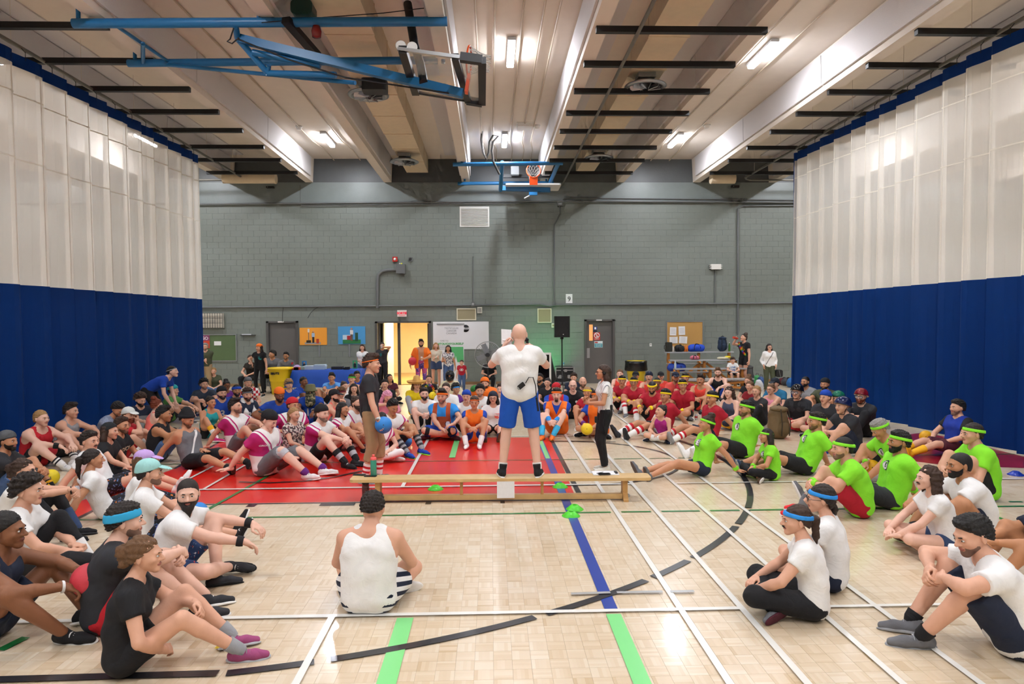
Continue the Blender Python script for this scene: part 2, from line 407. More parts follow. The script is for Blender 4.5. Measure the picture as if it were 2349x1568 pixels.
# ------------------------------------------------------------------ ceiling: slab, concrete stems, acoustic panels
b = MB(); b.box((-20,-12,ZC),(20,WY+.3,ZC+.3)); ceiling = struct(b.build('ceiling', [M_CEIL]))
for x in STEMS:
    b = MB(); y1 = WY-.06
    b.add([(x-.13,-12,ZB),(x+.13,-12,ZB),(x+.17,-12,ZC),(x-.17,-12,ZC),(x-.13,y1,ZB),(x+.13,y1,ZB),(x+.17,y1,ZC),(x-.17,y1,ZC)],
          [(0,1,2,3),(7,6,5,4),(4,5,1,0),(5,6,2,1),(7,4,0,3)])
    st = struct(b.build('ceiling_beam', [M_CEIL], ceiling))
    if -10 < x < 11:
        for sx in (-1, 1):
            for k in range(5):
                ya = 1.0+k*4.5; yb = min(ya+4.47, WY-.5); p = MB()
                xa, xb = x+sx*.155, x+sx*.185
                p.add([(xa-sx*.015,ya,ZB+.13),(xa+sx*.03,ya,ZB+.13),(xb+sx*.015,ya,ZC-.05),(xb-sx*.03,ya,ZC-.05),(xa-sx*.015,yb,ZB+.13),(xa+sx*.03,yb,ZB+.13),(xb+sx*.015,yb,ZC-.05),(xb-sx*.03,yb,ZC-.05)],
                      [(0,1,2,3),(7,6,5,4),(4,5,1,0),(5,6,2,1),(6,7,3,2),(7,4,0,3)] if sx > 0 else [(3,2,1,0),(4,5,6,7),(0,1,5,4),(1,2,6,5),(2,3,7,6),(3,0,4,7)])
                p.build('acoustic_panel', [M_PANEL], st)
# flat panels on the slab of the duct bays
for xc in (-2.2, 3.2, -7.6, 8.6):
    for sx in (-1, 1):
        p = MB(); p.box((xc+sx*.95-.28, 1, ZC-.03), (xc+sx*.95+.28, WY-.7, ZC+.01)); p.build('acoustic_panel', [M_PANEL], ceiling)

# ------------------------------------------------------------------ hanging lights
M_LED = mat('led_tube', '#f4f7ff', .4, var=0., emit=1.0)
M_LED.node_tree.nodes['Principled BSDF'].inputs['Emission Strength'].default_value = 268.0
M_HOUSING = mat('lamp_housing', '#c9ccd0', .4)
hb = MB(); hb.rbox((0,0,.05), (.17,1.34,.06), .02, ax=1); H_ME = hb.mesh('housing', [M_HOUSING])
M_LEDS = mat('led_tube_side', '#f4f7ff', .4, var=0., emit=1.0); M_LEDS.node_tree.nodes['Principled BSDF'].inputs['Emission Strength'].default_value = 16.0
db = MB(); db.rbox((0,0,-.02), (.15,1.22,.065), .03, ax=1, n=4); db.m = [0 if all(db.v[i][2] < -.03 for i in f) else 1 for f in db.f]; L_ME = db.mesh('diffuser', [M_LED, M_LEDS])
for xi, x in enumerate((-16.0, -10.4, -4.95, .45, 5.75, 11.2, 16.4)):
    for yi, y in enumerate((-6.3, .6, 7.5, 14.4, 21.2)):
        if abs(x+4.95) < .1 and yi == 3: continue
        lab = {(3,3): 'lit strip light nearest the folded near hoop, middle ceiling bay', (4,3): 'lit strip light in the bay beside the row of black ceiling bars', (2,4): 'small lit strip light far off in the bay above the fold-out table',
               (3,4): 'small lit strip light in the middle bay just before the far hoop', (4,4): 'small lit strip light far off, nearest the white acoustic panel by the curtain'}.get((xi, yi), 'lit strip light on the ceiling of the hall')
        t = thing('ceiling_light', lab, 'light', (x, y, ZC-.10), group='strip lights')
        link('housing', H_ME, t); link('diffuser', L_ME, t)
# hallway behind the open double door
hx0, hx1, hz1 = D3[0], D3[1], D3[3]
M_CREAM = mat('cream_block', '#efe2bd', .6, var=.04, scale=6)
M_TAN = mat('hall_floor', '#b08d54', .25, var=.08, scale=3, coat=.3)
b = MB(); b.box((hx0-1.2,WY+.3,-.1),(hx1+.25,WY+6,0), 1); b.box((hx0+.16,WY+.3,0),(hx0+.2,WY+2.6,2.6), 0); b.box((hx0-1.2,WY+2.6,0),(hx0+.2,WY+2.64,2.6), 0); b.box((hx1+.05,WY+.3,0),(hx1+.25,WY+6,2.6), 0); b.box((hx0-1.2,WY+6,0),(hx1+.25,WY+6.1,2.6), 0); b.box((hx0-1.3,WY+2.6,0),(hx0-1.2,WY+6.1,2.6), 0); b.box((hx0-1.3,WY+.3,2.6),(hx1+.25,WY+6.1,2.7), 0)
struct(b.build('wall_hallway', [M_CREAM, M_TAN]))
M_WARM = mat('hall_lamp', '#ffe8c0', .4, var=0., emit=1.0); M_WARM.node_tree.nodes['Principled BSDF'].inputs['Emission Strength'].default_value = 120
t = thing('ceiling_light', 'warm lamp on the ceiling inside the cream hallway', 'light', ((hx0+hx1)/2+.2, WY+2, 2.56))
b = MB(); b.box((-.3,-.6,0),(.3,.6,.04)); b.build('housing', [M_WHITE], t); b = MB(); b.box((-.27,-.57,-.02),(.27,.57,0)); b.build('diffuser', [M_WARM], t)
# doors
def door_frame(d, name, leaf=True):
    x0, x1, zt = d
    b = MB(); fw_ = .06
    b.box((x0-fw_,WY-.03,0),(x0+.02,WY+.2,zt+fw_)); b.box((x1-.02,WY-.03,0),(x1+fw_,WY+.2,zt+fw_)); b.box((x0-fw_,WY-.03,zt),(x1+fw_,WY+.2,zt+fw_))
    o = struct(b.build(name, [M_DARKFRAME]))
    if leaf:
        b = MB(); b.box((x0+.02,WY+.06,.01),(x1-.02,WY+.11,zt)); b.build('door_leaf', [M_DOOR], o)
        b = MB(); b.box((x0+.35,WY-.05,zt+.015),(x0+.55,WY-.03,zt+.055)); b.build('number_plate', [M_WHITE], o)
    return o
d1 = door_frame(doors[0], 'door_1'); d2 = door_frame(doors[1], 'door_2'); d3 = door_frame(doors[2], 'door_3', False)
b = MB(); b.lathe((D1[0]+.1,WY+.05,1.0), [(.03,0),(.03,.04),(.001,.05)], 12, R=Matrix.Rotation(math.pi/2,3,'X')); b.build('door_knob', [M_SILVER], d1)
b = MB(); b.box((D2[0]+.03,WY+.04,.9),(D2[0]+.13,WY+.06,1.25)); b.build('push_plate', [M_SILVER], d2)
lx = at_y(914,740,WY).x
b = MB(); b.box((lx-.05,WY+.1,0),(lx+.05,WY+.2,hz1)); b.build('mullion_post', [mat('brown_post', '#4a4038', .5)], d3)
b = MB(); b.box((hx0+.03,WY+.2,0),(hx0+.08,WY+1.0,hz1-.02)); b.build('door_leaf', [M_DOOR], d3)
b = MB(); b.box((hx1-.09,WY+.2,0),(hx1-.04,WY+1.0,hz1-.02)); b.build('door_leaf', [M_DOOR], d3)
# ================================================================== divider curtains
def curtain_mats():
    m = bpy.data.materials.new('curtain_net'); nt, N, L, b = nodes_of(m)
    N.remove(b); out = N['Material Output']
    tr = N.new('ShaderNodeBsdfTransparent'); df = N.new('ShaderNodeBsdfDiffuse'); tl = N.new('ShaderNodeBsdfTranslucent')
    nz = N.new('ShaderNodeTexNoise'); nz.inputs['Scale'].default_value = 3
    rp = N.new('ShaderNodeValToRGB'); rp.color_ramp.elements[0].color = srgb('#efeae0'); rp.color_ramp.elements[1].color = srgb('#f8f5ee'); L.new(nz.outputs['Fac'], rp.inputs[0])
    for n in (df, tl): L.new(rp.outputs[0], n.inputs['Color'])
    m1 = N.new('ShaderNodeMixShader'); m1.inputs[0].default_value = .35; L.new(df.outputs[0], m1.inputs[1]); L.new(tl.outputs[0], m1.inputs[2])
    m2 = N.new('ShaderNodeMixShader'); m2.inputs[0].default_value = .70; L.new(tr.outputs[0], m2.inputs[1]); L.new(m1.outputs[0], m2.inputs[2])
    L.new(m2.outputs[0], out.inputs[0])
    return m
M_NET = curtain_mats()
M_VINYL = mat('blue_vinyl', '#002f70', .6, var=.05, scale=5, bump=.08, bscale=14); M_VINYL.node_tree.nodes['Principled BSDF'].inputs['Specular IOR Level'].default_value = .15
M_SEAM = mat('net_seam', '#ece7da', .7)
def pleats(y0, y1, sgn, amp):
    pts = []; y = y0; r = random.Random(5 if sgn > 0 else 9)
    while y < y1-.05:
        wd = r.uniform(.52, .82); e = min(y+wd, y1)
        for t, d in ((0,0),(.2,.35),(.45,.62),(.7,.86),(.86,1.0),(.93,.95),(.97,.5)):
            pts.append((y+(e-y)*t, d*amp*r.uniform(.85,1.1)))
        y = e
    pts.append((y1, 0)); return pts
def curtain(label, X, y0, y1, sgn, zt):
    t = thing('divider_curtain', label, 'curtain', (X, 0, 0), group='gym divider curtains')
    pts = pleats(y0, y1, sgn, .22)
    ZS = 2.86
    def sheet(name, z0, z1, m, mul=1.0, nz=2):
        b = MB(); vs = []
        for i in range(nz):
            q = i/(nz-1); z = z0+(z1-z0)*q
            for (y, d) in pts: vs.append((-sgn*d*mul*(1-.35*(z/zt)), y, z))
        n = len(pts)
        b.add(vs, [(i*n+k, i*n+k+1, (i+1)*n+k+1, (i+1)*n+k) for i in range(nz-1) for k in range(n-1)], 0, False)
        return b.build(name, [m], t)
    sheet('vinyl_skirt', .04, ZS, M_VINYL); sheet('net_panel', ZS, zt-.22, M_NET); sheet('top_hem', zt-.22, zt, M_VINYL)
    b = MB()
    for zz in (5.0, 6.1):
        vs = []
        for (y, d) in pts: 
            x = -sgn*(d*(1-.35*zz/zt)+.004); vs += [(x,y,zz-.012),(x,y,zz+.012)]
        b.add(vs, [(2*i,2*i+1,2*i+3,2*i+2) for i in range(len(pts)-1)])
    b.build('net_seam', [M_SEAM], t)
    b = MB(); last = None
    for k in range(4, len(pts)-1, 7):
        y, d = pts[k]; x = -sgn*(d*.84+.004)
        b.add([(x,y-.014,ZS),(x,y+.014,ZS),(-sgn*(d*.66+.004),y+.014,zt-.22),(-sgn*(d*.66+.004),y-.014,zt-.22)], [(0,1,2,3)])
    b.build('fold_seam', [M_SEAM], t)
    for k in range(2, len(pts)-1, 7):
        y, d = pts[k]; x = -sgn*d*.65
        h = MB(); h.tube([(x,y,zt-.05),(x,y,zt+.10)], .006, 5); h.tube([(x,y,zt+.08),(0,y,zt+.2)], .006, 5); h.build('hook', [M_BLACK], t)
    # blue end strip on the far edge
    if sgn > 0: b = MB(); b.box((-.15,y1-.01,.04),(.03,y1+.03,zt)); b.build('end_strip', [M_VINYL], t)
    return t
XLc, XRc = -8.13, 8.55
YLe, YRe = 19.15, 18.75
curtain('tall blue and white divider curtain behind the red tank top man', XLc, 1.0, YLe, -1, 6.80)
curtain('tall blue and white divider curtain behind the men in helmets', XRc, 1.0, YRe, 1, 6.80)
def track(label, X, xe, sg):
    t = thing('curtain_track', label, 'track', (0,0,0), group='curtain tracks')
    pts = [(X,1,6.98),(X,WY-1.3,6.98)]+[(X+sg*(.5-.5*math.cos(a)), WY-1.3+.5*math.sin(a), 6.98) for a in [math.pi/2*i/5 for i in range(1,6)]]+[(xe,WY-.8,6.98)]
    b = MB(); b.tube(pts, .035, 6); b.build('rail', [mat('track_steel', '#77746c', .45, metal=.3)], t)
    for y in range(2, 24, 2):
        b = MB(); b.tube([(X,y,7.0),(X,y,ZC)], .005, 5); b.build('hanger_rod', [M_CEIL], t)
track('grey curtain rail bending off behind the left divider curtain', XLc, -12, -1)
track('grey curtain rail bending off behind the right divider curtain', XRc, 13, 1)
t = thing('curtain_track', 'empty grey rail slung under the black bars beside the far hoop', 'track', group='curtain tracks')
b = MB(); b.tube([(2.42,1,6.93),(2.5,WY-.2,6.93)], .035, 6); b.build('rail', [mat('track_steel', '#77746c', .45, metal=.3)], t)
# ------------------------------------------------------------------ black ceiling bars
bar_b = MB(); bar_b.cbox((0,0,0), (2.86,.10,.10)); BAR = bar_b.mesh('ceiling_bar', [M_BLACK])
YB = [9.9, 11.4, 12.9, 14.4, 15.9, 17.4, 19.0, 20.5, 22.2]
for nm, xc in (('between the two middle beams', 3.2), ('above the left curtain', -7.6), ('above the right curtain', 8.6)):
    for i, y in enumerate(YB):
        o = link('ceiling_bar', BAR, None, (xc, y, ZB-.05))
        tag(o, 'black steel ceiling bar %s, %s from the back wall' % (nm, ('ninth','eighth','seventh','sixth','fifth','fourth','third','second','first')[i]), 'ceiling bar', 'black ceiling bars')
# ------------------------------------------------------------------ ducts with round diffusers
for lab, x0, x1, dys in (('long cream air duct over the orange blazer man', -2.85, -2.12, (14.9, 21.0)), ('long cream air duct over the black ceiling bars', 2.95, 3.55, (14.3, 20.5))):
    t = thing('air_duct', lab, 'duct', (0,0,0), group='air ducts')
    for k in range(16):
        y = -2+k*1.6; w_ = .02*(15-k)*.5
        b = MB(); b.box((x0-w_,y+.012,7.31),(x1+w_,y+1.588,ZC)); b.build('duct_segment', [M_DUCT], t)
        b = MB(); b.box((x0-w_-.02,y-.012,7.295),(x1+w_+.02,y+.012,ZC)); b.build('duct_flange', [M_DUCT], t)
    for y in dys:
        xc = (x0+x1)/2-(.12 if x0 < 0 else 0)
        d = MB(); d.lathe((xc,y,7.06), [(.17,.22),(.17,.12),(.24,.1),(.43,.02),(.44,.0),(.36,-.03),(.34,.02),(.2,.05)], 28, cap=False); dd = d.build('diffuser', [M_SILVER], t)
        for k in range(10):
            a_ = 2*math.pi*k/10; R_ = Matrix.Rotation(a_,3,'Z') @ Matrix.Rotation(.6,3,'Y')
            d = MB(); d.cbox((xc+.19*math.cos(a_), y+.19*math.sin(a_), 7.04), (.012,.26,.10), R=Matrix.Rotation(a_+1.2,3,'Z') @ Matrix.Rotation(.5,3,'Y')); d.build('vane', [M_SILVER], dd)
        d = MB(); d.cbox((xc,y,7.27), (.36,.36,.12)); d.build('collar_box', [M_SILVER], dd)
# cream pipes over the curtains
for lab, q in (('fat cream pipe end above the left curtain rail', [(-8.75,22.8,6.94),(-7.05,22.8,6.94)]), ('fat cream pipe end above the right curtain rail', [(7.4,22.8,6.94),(8.2,22.8,6.94)])):
    t = thing('ceiling_pipe', lab, 'pipe'); b = MB(); b.tube(q, .16, 14); b.build('pipe', [M_DUCT], t); b = MB(); b.tube([(q[1][0]-.03,22.8,6.94) if q[0][0] < 0 else (q[0][0]+.03,22.8,6.94), (q[1][0]+.02,22.8,6.94) if q[0][0] < 0 else (q[0][0]-.02,22.8,6.94)], .17, 14); b.build('end_cap', [M_DUCT], t)
# conduits along the slab
M_CPIPE = mat('cream_conduit', '#c4b49e', .5)
for i, (x, lab) in enumerate(((-.25,'thin cream conduit along the middle bay, beside the near hoop'),(.1,'thin cream conduit left of the middle strip lights'),(.62,'thin cream conduit right beside the middle strip lights'),(1.0,'thin cream conduit ending at the white ceiling box'),(1.28,'thin cream conduit ending at the smoke detector in the middle bay'),
        (-4.6,'thin cream conduit beside the far left strip light'),(-5.5,'thin cream conduit along the leftmost open bay'),(5.5,'thin cream conduit carrying the right strip lights'),(6.15,'thin cream conduit right of the right strip lights'))):
    o = MB().tube([(x,1,ZC-.03),(x,21.5,ZC-.03),(x+.12,22.6,ZC-.03),(x+.12,WY-.1,ZC-.06)], .018, 6).build('ceiling_conduit', [M_CPIPE]); tag(o, lab, 'conduit', 'ceiling conduits')
for lab, px, py in (('white smoke detector on the left open ceiling bay', 686, 294), ('white smoke detector on the middle ceiling bay', 1232, 292), ('white smoke detector on the right ceiling bay', 1622, 291)):
    p = at_z(px, py, ZC-.06); t = thing('smoke_detector', lab, 'smoke detector', (p.x,p.y,ZC-.08), group='smoke detectors')
    MB().lathe((0,0,0), [(.02,-.03),(.06,-.02),(.08,.03),(.09,.08)], 16).build('sensor_head', [M_WHITE], t); MB().lathe((0,0,.05), [(.10,0),(.10,.03)], 16).build('base_plate', [M_WHITE], t)
p = at_z(1203, 289, ZC-.05); t = thing('ceiling_box', 'flat white box on the slab of the middle bay', 'box', (p.x,p.y,ZC-.06)); MB().cbox((0,0,0), (.42,.42,.10)).build('cover', [M_WHITE], t); MB().cbox((0,0,.05), (.46,.46,.03)).build('back_plate', [M_WHITE], t)
# dangling black and white cables before the far hoop
for lab, m_, off in (('black cable looping down from the middle bay', M_BLACK, 0), ('grey cable looping down beside the black one', mat('grey_cable', '#9a9a98', .5), .12)):
    q = [(1105,293),(1103,320),(1107,350),(1115,366),(1120,350),(1122,325),(1130,310),(1142,312),(1130,325),(1127,345),(1130,370),(1145,400)]
    o = MB().tube([at_y(x+off*20, y, 20.6-off) for x, y in q], .018, 6).build('hanging_cable', [m_]); tag(o, lab, 'cable')

# ================================================================== basketball backstops
M_ORANGE = mat('rim_orange', '#e2521c', .4); M_NETW = mat('net_cord', '#d8d6d0', .8); M_GLASS = mat('board_glass', '#c6d6d2', .06, var=.0, alpha=.30)
M_PAD = mat('black_pad', '#1a1b1e', .55)
def net(t, c, ax, down, r=.225, L=.42):
    """cord net: rings and crossing strands from the rim circle; ax, ay span the rim, down is where it hangs"""
    ax = Vector(ax).normalized(); dn = Vector(down).normalized(); ay = dn.cross(ax).normalized(); ax = ay.cross(dn); b = MB()
    n = 12; rs = [r, r*.80, r*.66, r*.58, r*.56]; pt = lambda i, k: Vector(c)+dn*(L*i/4)+(ax*math.cos(2*math.pi*(k+.5*(i%2))/n)+ay*math.sin(2*math.pi*(k+.5*(i%2))/n))*rs[i]
    for i in range(4):
        for k in range(n):
            b.tube([pt(i,k), pt(i+1,k if i%2 == 0 else k+1)], .006, 4, cap=False); b.tube([pt(i,k), pt(i+1,k-1 if i%2 == 0 else k)], .006, 4, cap=False)
    return b.build('net', [M_NETW], t)
def rim(t, c, ax, ay, r=.225):
    ax = Vector(ax).normalized(); ay = Vector(ay).normalized()
    return MB().tube([Vector(c)+(ax*math.cos(a)+ay*math.sin(a))*r for a in [2*math.pi*k/24 for k in range(25)]], .016, 8, cap=False).build('rim', [M_ORANGE], t)
t = thing('basketball_backstop', 'blue ceiling-folded hoop frame with glass board, closest to the camera', 'basketball hoop', (0,0,0), group='folded basketball hoops')
Zt = 6.98
def beam(name, p, q, w_, h_=None, m=M_BLUE, par=None):
    p = Vector(p); q = Vector(q); d = (q-p); R_ = frame_y(d); return MB().cbox((p+q)/2, (w_, d.length, h_ or w_), R=R_).build(name, [m], par or t)
def frame_y(d):
    y = d.normalized(); z = Vector((0,0,1)) if abs(y.z) < .95 else Vector((1,0,0)); x = y.cross(z).normalized(); z = x.cross(y); return Matrix((x,y,z)).transposed()
T1y, T2y = at_z(600,50,Zt).y, at_z(600,143,Zt).y
MB().tube([at_y(168,54,T1y), at_y(1026,49,T1y)], .075, 14).build('cross_tube', [M_BLUE], t)
MB().tube([at_y(294,145,T2y), at_y(1004,138,T2y)], .07, 14).build('cross_tube', [M_BLUE], t)
for px, y in ((184,T1y),(594,T1y),(998,T1y),(312,T2y),(662,T2y),(1016,T2y)):
    p = at_z(px, 50 if y == T1y else 143, Zt); MB().tube([(p.x,y,Zt),(p.x,y,7.3)], .035, 8).build('hanger', [M_BLUE], t)
mast0, mast1 = at_y(545,88,11.4), at_y(1062,215,11.0)
beam('mast', mast0, mast1, .13, .13)
MB().tube([at_y(540,58,T1y), mast0], .05, 8).build('hinge_post', [M_BLUE], t)
j1 = at_y(615,168,11.6); MB().tube([mast0, j1], .055, 8).build('brace', [M_BLUE], t); MB().tube([at_y(580,120,11.4), at_y(735,150,11.4)], .055, 8).build('brace', [M_BLUE], t); MB().tube([j1, at_y(770,172,11.2)], .055, 8).build('brace', [M_BLUE], t); MB().tube([at_y(617,150,11.5), j1], .035, 8).build('brace', [M_BLUE], t)
MB().tube([at_y(268,60,T1y), at_y(388,142,T2y)], .03, 8).build('brace', [M_BLUE], t); MB().tube([at_y(328,100,11.8), at_y(328,145,T2y)], .035, 8).build('brace', [M_BLUE], t)
MB().tube([at_y(380,148,T2y), at_y(815,190,11.2)], .035, 8).build('stay_rod', [M_BLUE], t)
# board
bn0, bn1, bf1, bf0 = at_y(912,112,10.15), at_y(1106,138,10.15), at_y(1106,236,11.8), at_y(944,210,11.8)
bu = ((bn1-bn0)+(bf1-bf0))/2; bv = ((bf0-bn0)+(bf1-bn1))/2; bnrm = bu.cross(bv).normalized()
if bnrm.z < 0: bnrm = -bnrm
gb = MB(); off = bnrm*.012; q = [bn0,bn1,bf1,bf0]; gb.add([p-off for p in q]+[p+off for p in q], [(3,2,1,0),(4,5,6,7),(0,1,5,4),(1,2,6,5),(2,3,7,6),(3,0,4,7)]); gb.build('glass_board', [M_GLASS], t)
def bar(name, p, q_, w_, m, h_=None): beam(name, p, q_, w_, h_, m)
bar('board_frame', bn0, bn1, .05, M_SILVER); bar('board_frame', bf0, bf1, .05, M_BLACK); bar('board_rail', bn0.lerp(bn1,.06), bf0.lerp(bf1,.06), .12, M_BLACK); bar('board_rail', bn0.lerp(bn1,.68), bf0.lerp(bf1,.80), .10, M_BLACK)
bar('edge_pad', bn1, bf1, .12, M_PAD, .10); bar('edge_pad', bn0.lerp(bn1,.74), bn1, .12, M_PAD); bar('edge_pad', bf0.lerp(bf1,.78), bf1, .12, M_PAD)
rc = at_y(1076,140,11.0); rim(t, rc, (.12,.99,0), (.1,0,1)); beam('rim_bracket', rc+Vector((0,0,-.22)), rc+Vector((-.05,0,-.5)), .16, .05, M_ORANGE)
net(t, rc, (0,1,0), (1,0,-.15), L=.34)
# winch motor, pulleys and black safety pole
MB().tube([at_y(935,8,11.6), at_y(950,100,11.3), at_y(965,150,11.2), at_y(972,190,11.0)], .07, 10).build('safety_pole', [M_BLACK], t)
for px, py in ((919,105),(945,108)):
    MB().lathe(at_y(px,py,10.6), [(.07,-.02),(.085,0),(.07,.02)], 16, R=Matrix.Rotation(math.pi/2,3,'X')).build('pulley', [M_WHITE], t)
p = at_y(697,25,11.2); m_ = MB(); m_.rbox(p, (.34,.3,.22), .06, ax=1); m_.build('winch_motor', [mat('motor_green', '#12332c', .35)], t)
p = at_y(726,72,11.0); MB().lathe(p, [(.0005,-.1),(.07,-.09),(.08,0),(.06,.08),(.0005,.1)], 14).build('warning_lamp', [mat('lamp_red', '#7a1616', .25)], t)
beam('winch_rail', at_y(655,45,11.0), at_y(728,128,11.9), .14, .10, M_BLACK)
p = at_y(860,198,13.2); m_ = MB(); m_.rbox(p, (.46,.34,.22), .05, ax=2); m_.build('control_box', [M_PAD], t)
MB().tube([at_y(537,62,T1y), at_y(528,90,11.2), at_y(521,95,11.2), at_y(532,100,11.2), at_y(548,86,11.2)], .012, 5).build('cable_loop', [M_BLACK], t)
MB().tube([at_y(546,90,11.2), at_y(660,136,11.2), at_y(792,178,11.1), at_y(1030,214,10.9)], .014, 5).build('cable', [M_BLACK], t)
MB().tube([at_y(600,52,T1y-.1), at_y(740,40,T1y), at_y(880,30,T1y), at_y(1012,14,T1y)], .008, 5).build('steel_wire', [M_BLACK], t)
t2 = t
# far hoop
t = thing('basketball_backstop', 'blue folded hoop with red rim and white net at the back wall', 'basketball hoop', (0,0,0), group='folded basketball hoops')
yA, yB_ = 20.9, 23.4
MB().tube([at_y(1039,377,yA), at_y(1291,374,yA)], .06, 12).build('cross_tube', [M_BLUE], t); MB().tube([at_y(1050,421,yB_), at_y(1270,419,yB_)], .06, 12).build('cross_tube', [M_BLUE], t)
for px, py, y in ((1059,372,yA),(1270,370,yA),(1066,415,yB_),(1253,415,yB_)): p = at_y(px,py,y); MB().tube([(p.x,y,p.z),(p.x,y,7.12)], .03, 8).build('hanger', [M_BLUE], t)
MB().tube([at_y(1152,372,yA), at_y(1148,436,22.6)], .065, 12).build('swing_arm', [M_BLUE], t); MB().tube([at_y(1282,372,yA), at_y(1262,418,23.0)], .065, 12).build('swing_arm', [M_BLUE], t)
beam('board_beam', at_y(1150,432,22.6), at_y(1262,436,22.6), .14, .14); beam('rear_beam', at_y(1150,404,22.9), at_y(1265,404,22.9), .10, .10, M_BLACK)
c = at_y(1224,422,22.2); MB().rbox((c.x,c.y+.5,c.z), (1.8,1.05,.05), .06, ax=2).build('board', [M_WHITE], t)
rc = at_y(1224,391,21.95); rim(t, rc, (1,0,0), (0,.15,1)); net(t, rc, (1,0,0), (0,.9,-.42), L=.4); beam('rim_bracket', (rc.x,rc.y,rc.z-.2), (rc.x,rc.y+.08,rc.z-.44), .26, .05, M_ORANGE)
m_ = MB(); m_.cbox(at_y(1181,392,22.6), (.26,.2,.27)); m_.build('winch_box', [M_GREYPIPE], t); m_ = MB(); m_.rbox(at_y(1222,390,23.0), (.34,.2,.2), .06, ax=1); m_.build('winch_motor', [M_BLACK], t)
m_ = MB(); m_.cbox(at_y(1223,444,22.3), (.27,.1,.10)); m_.build('lock_box', [M_BLUE], t); MB().tube([at_y(1216,448,22.3), at_y(1203,455,22.3)], .025, 8).build('lock_lever', [M_SILVER], t)

# ================================================================== things on the back wall
def plate(name, label, cat, px, depth, mats, parts=(), frame=None, group=None):
    """a flat fitting on the back wall: body plus optional frame"""
    x0, x1, z0, z1 = wr(*px)
    t = thing(name, label, cat, ((x0+x1)/2, WY, z0), group=group); w_, h_ = x1-x0, z1-z0
    b = MB(); b.box((-w_/2,-depth,0),(w_/2,0,h_)); b.build(parts[0] if parts else 'body', [mats[0]], t)
    if frame:
        f_ = MB(); q = frame
        f_.box((-w_/2-q,-depth-.015,-q),(w_/2+q,0,0)); f_.box((-w_/2-q,-depth-.015,h_),(w_/2+q,0,h_+q)); f_.box((-w_/2-q,-depth-.015,0),(-w_/2,0,h_)); f_.box((w_/2,-depth-.015,0),(w_/2+q,0,h_)); f_.build('frame', [mats[1]], t)
    return t, w_, h_
t, w_, h_ = plate('air_grille', 'white louvred air grille high on the grey wall', 'vent', (1058,477,1119,517), .01, [M_TRIM, M_WHITE], ('backing',), .05)
for k in range(13): MB().cbox((0,-.03,h_*(k+.5)/13), (w_,.05,.022), R=Matrix.Rotation(.5,3,'X')).build('slat', [M_WHITE], t)
M_BEIGE = mat('beige_grille', '#9a8f70', .6, bump=.4, bscale=160)
plate('return_grille', 'beige return grille over the white banner', 'vent', (1050,709,1090,732), .02, [M_BEIGE, mat('ivory_frame', '#dcd6bd', .5)], ('mesh_panel',), .035, 'beige wall grilles')
plate('return_grille', 'square beige return grille left of the loudspeaker', 'vent', (1235,709,1263,738), .02, [M_BEIGE, mat('ivory_frame', '#dcd6bd', .5)], ('mesh_panel',), .03, 'beige wall grilles')
t, w_, h_ = plate('alarm_horn', 'small cream horn box beside the return grille', 'alarm', (1095,704,1106,718), .08, [mat('ivory', '#d6d4c6', .5)], ('housing',))
for k in range(4): MB().box((-w_*.35,-.09,h_*(.2+.18*k)),(w_*.35,-.08,h_*(.26+.18*k))).build('slot', [M_TRIM], t)
t, w_, h_ = plate('alarm_horn', 'small cream box half hidden by the loudspeaker', 'alarm', (1265,741,1273,751), .06, [mat('ivory', '#d6d4c6', .5)], ('housing',))
MB().box((-w_*.3,-.065,h_*.3),(w_*.3,-.06,h_*.7)).build('slot', [M_BEIGE], t)
t, w_, h_ = plate('fire_bell', 'red fire strobe above the grey junction box', 'alarm', (901,589,912,600), .07, [mat('alarm_red', '#c22418', .4)], ('housing',)); MB().lathe((0,-.07,h_/2), [(.05,0),(.03,.03),(.001,.04)], 12, R=Matrix.Rotation(math.pi/2,3,'X')).build('strobe_lens', [M_WHITE], t)
t, w_, h_ = plate('loudspeaker_horn', 'small grey sounder right of the red fire strobe', 'alarm', (937,590,946,599), .05, [M_GREYPIPE], ('housing',)); MB().lathe((0,-.05,h_/2), [(.055,0),(.04,.01)], 12, R=Matrix.Rotation(math.pi/2,3,'X')).build('grille', [M_TRIM], t)
t, w_, h_ = plate('junction_box', 'grey junction box with a bent conduit below the fire strobe', 'box', (911,607,931,628), .28, [M_GREYPIPE], ('housing',))
for k, (dx, c_) in enumerate(((-.03,'#e8e8e0'),(.03,'#d6d824'))): MB().lathe((dx,-.2,h_), [(.03,0),(.03,.03),(.001,.05)], 10).build('indicator', [mat('ind_'+c_, c_, .4)], t)
o0 = Vector((t.location)); b = MB(); P_ = [at_y(x,y,WY-.05)-o0 for x, y in ((911,619),(888,619),(876,622),(868,630),(866,645),(866,706))]; b.tube(P_, .055, 10); b.build('conduit_arm', [M_GREYPIPE], t)
t, w_, h_ = plate('wifi_box', 'white caged device on the right part of the wall', 'device', (1629,606,1651,618), .14, [M_WHITE], ('housing',)); 
for sx in (-1,1):
    for k in range(3): MB().cbox((sx*(w_/2+.02),-.07,h_*(.2+.3*k)), (.06,.12,.02)).build('cage_bar', [M_WHITE], t)
MB().tube([at_y(1640,618,WY-.03)-t.location, at_y(1640,698,WY-.03)-t.location], .018, 6).build('conduit', [M_GREYPIPE], t)
t, w_, h_ = plate('number_sign', 'white paper sign with the number 9', 'sign', (1298,674,1313,695), .006, [mat('paper', '#e9e9ea', .8)], ('sheet',))
lettering('9', .25, mat('ink_black', '#17171a', .8), (0,-.01,h_*.42), R_WALL, t)
t, w_, h_ = plate('exit_sign', 'lit white exit sign with red letters over the hallway doors', 'sign', (912,711,933,726), .07, [mat('sign_white', '#efe7e2', .5)], ('housing',))
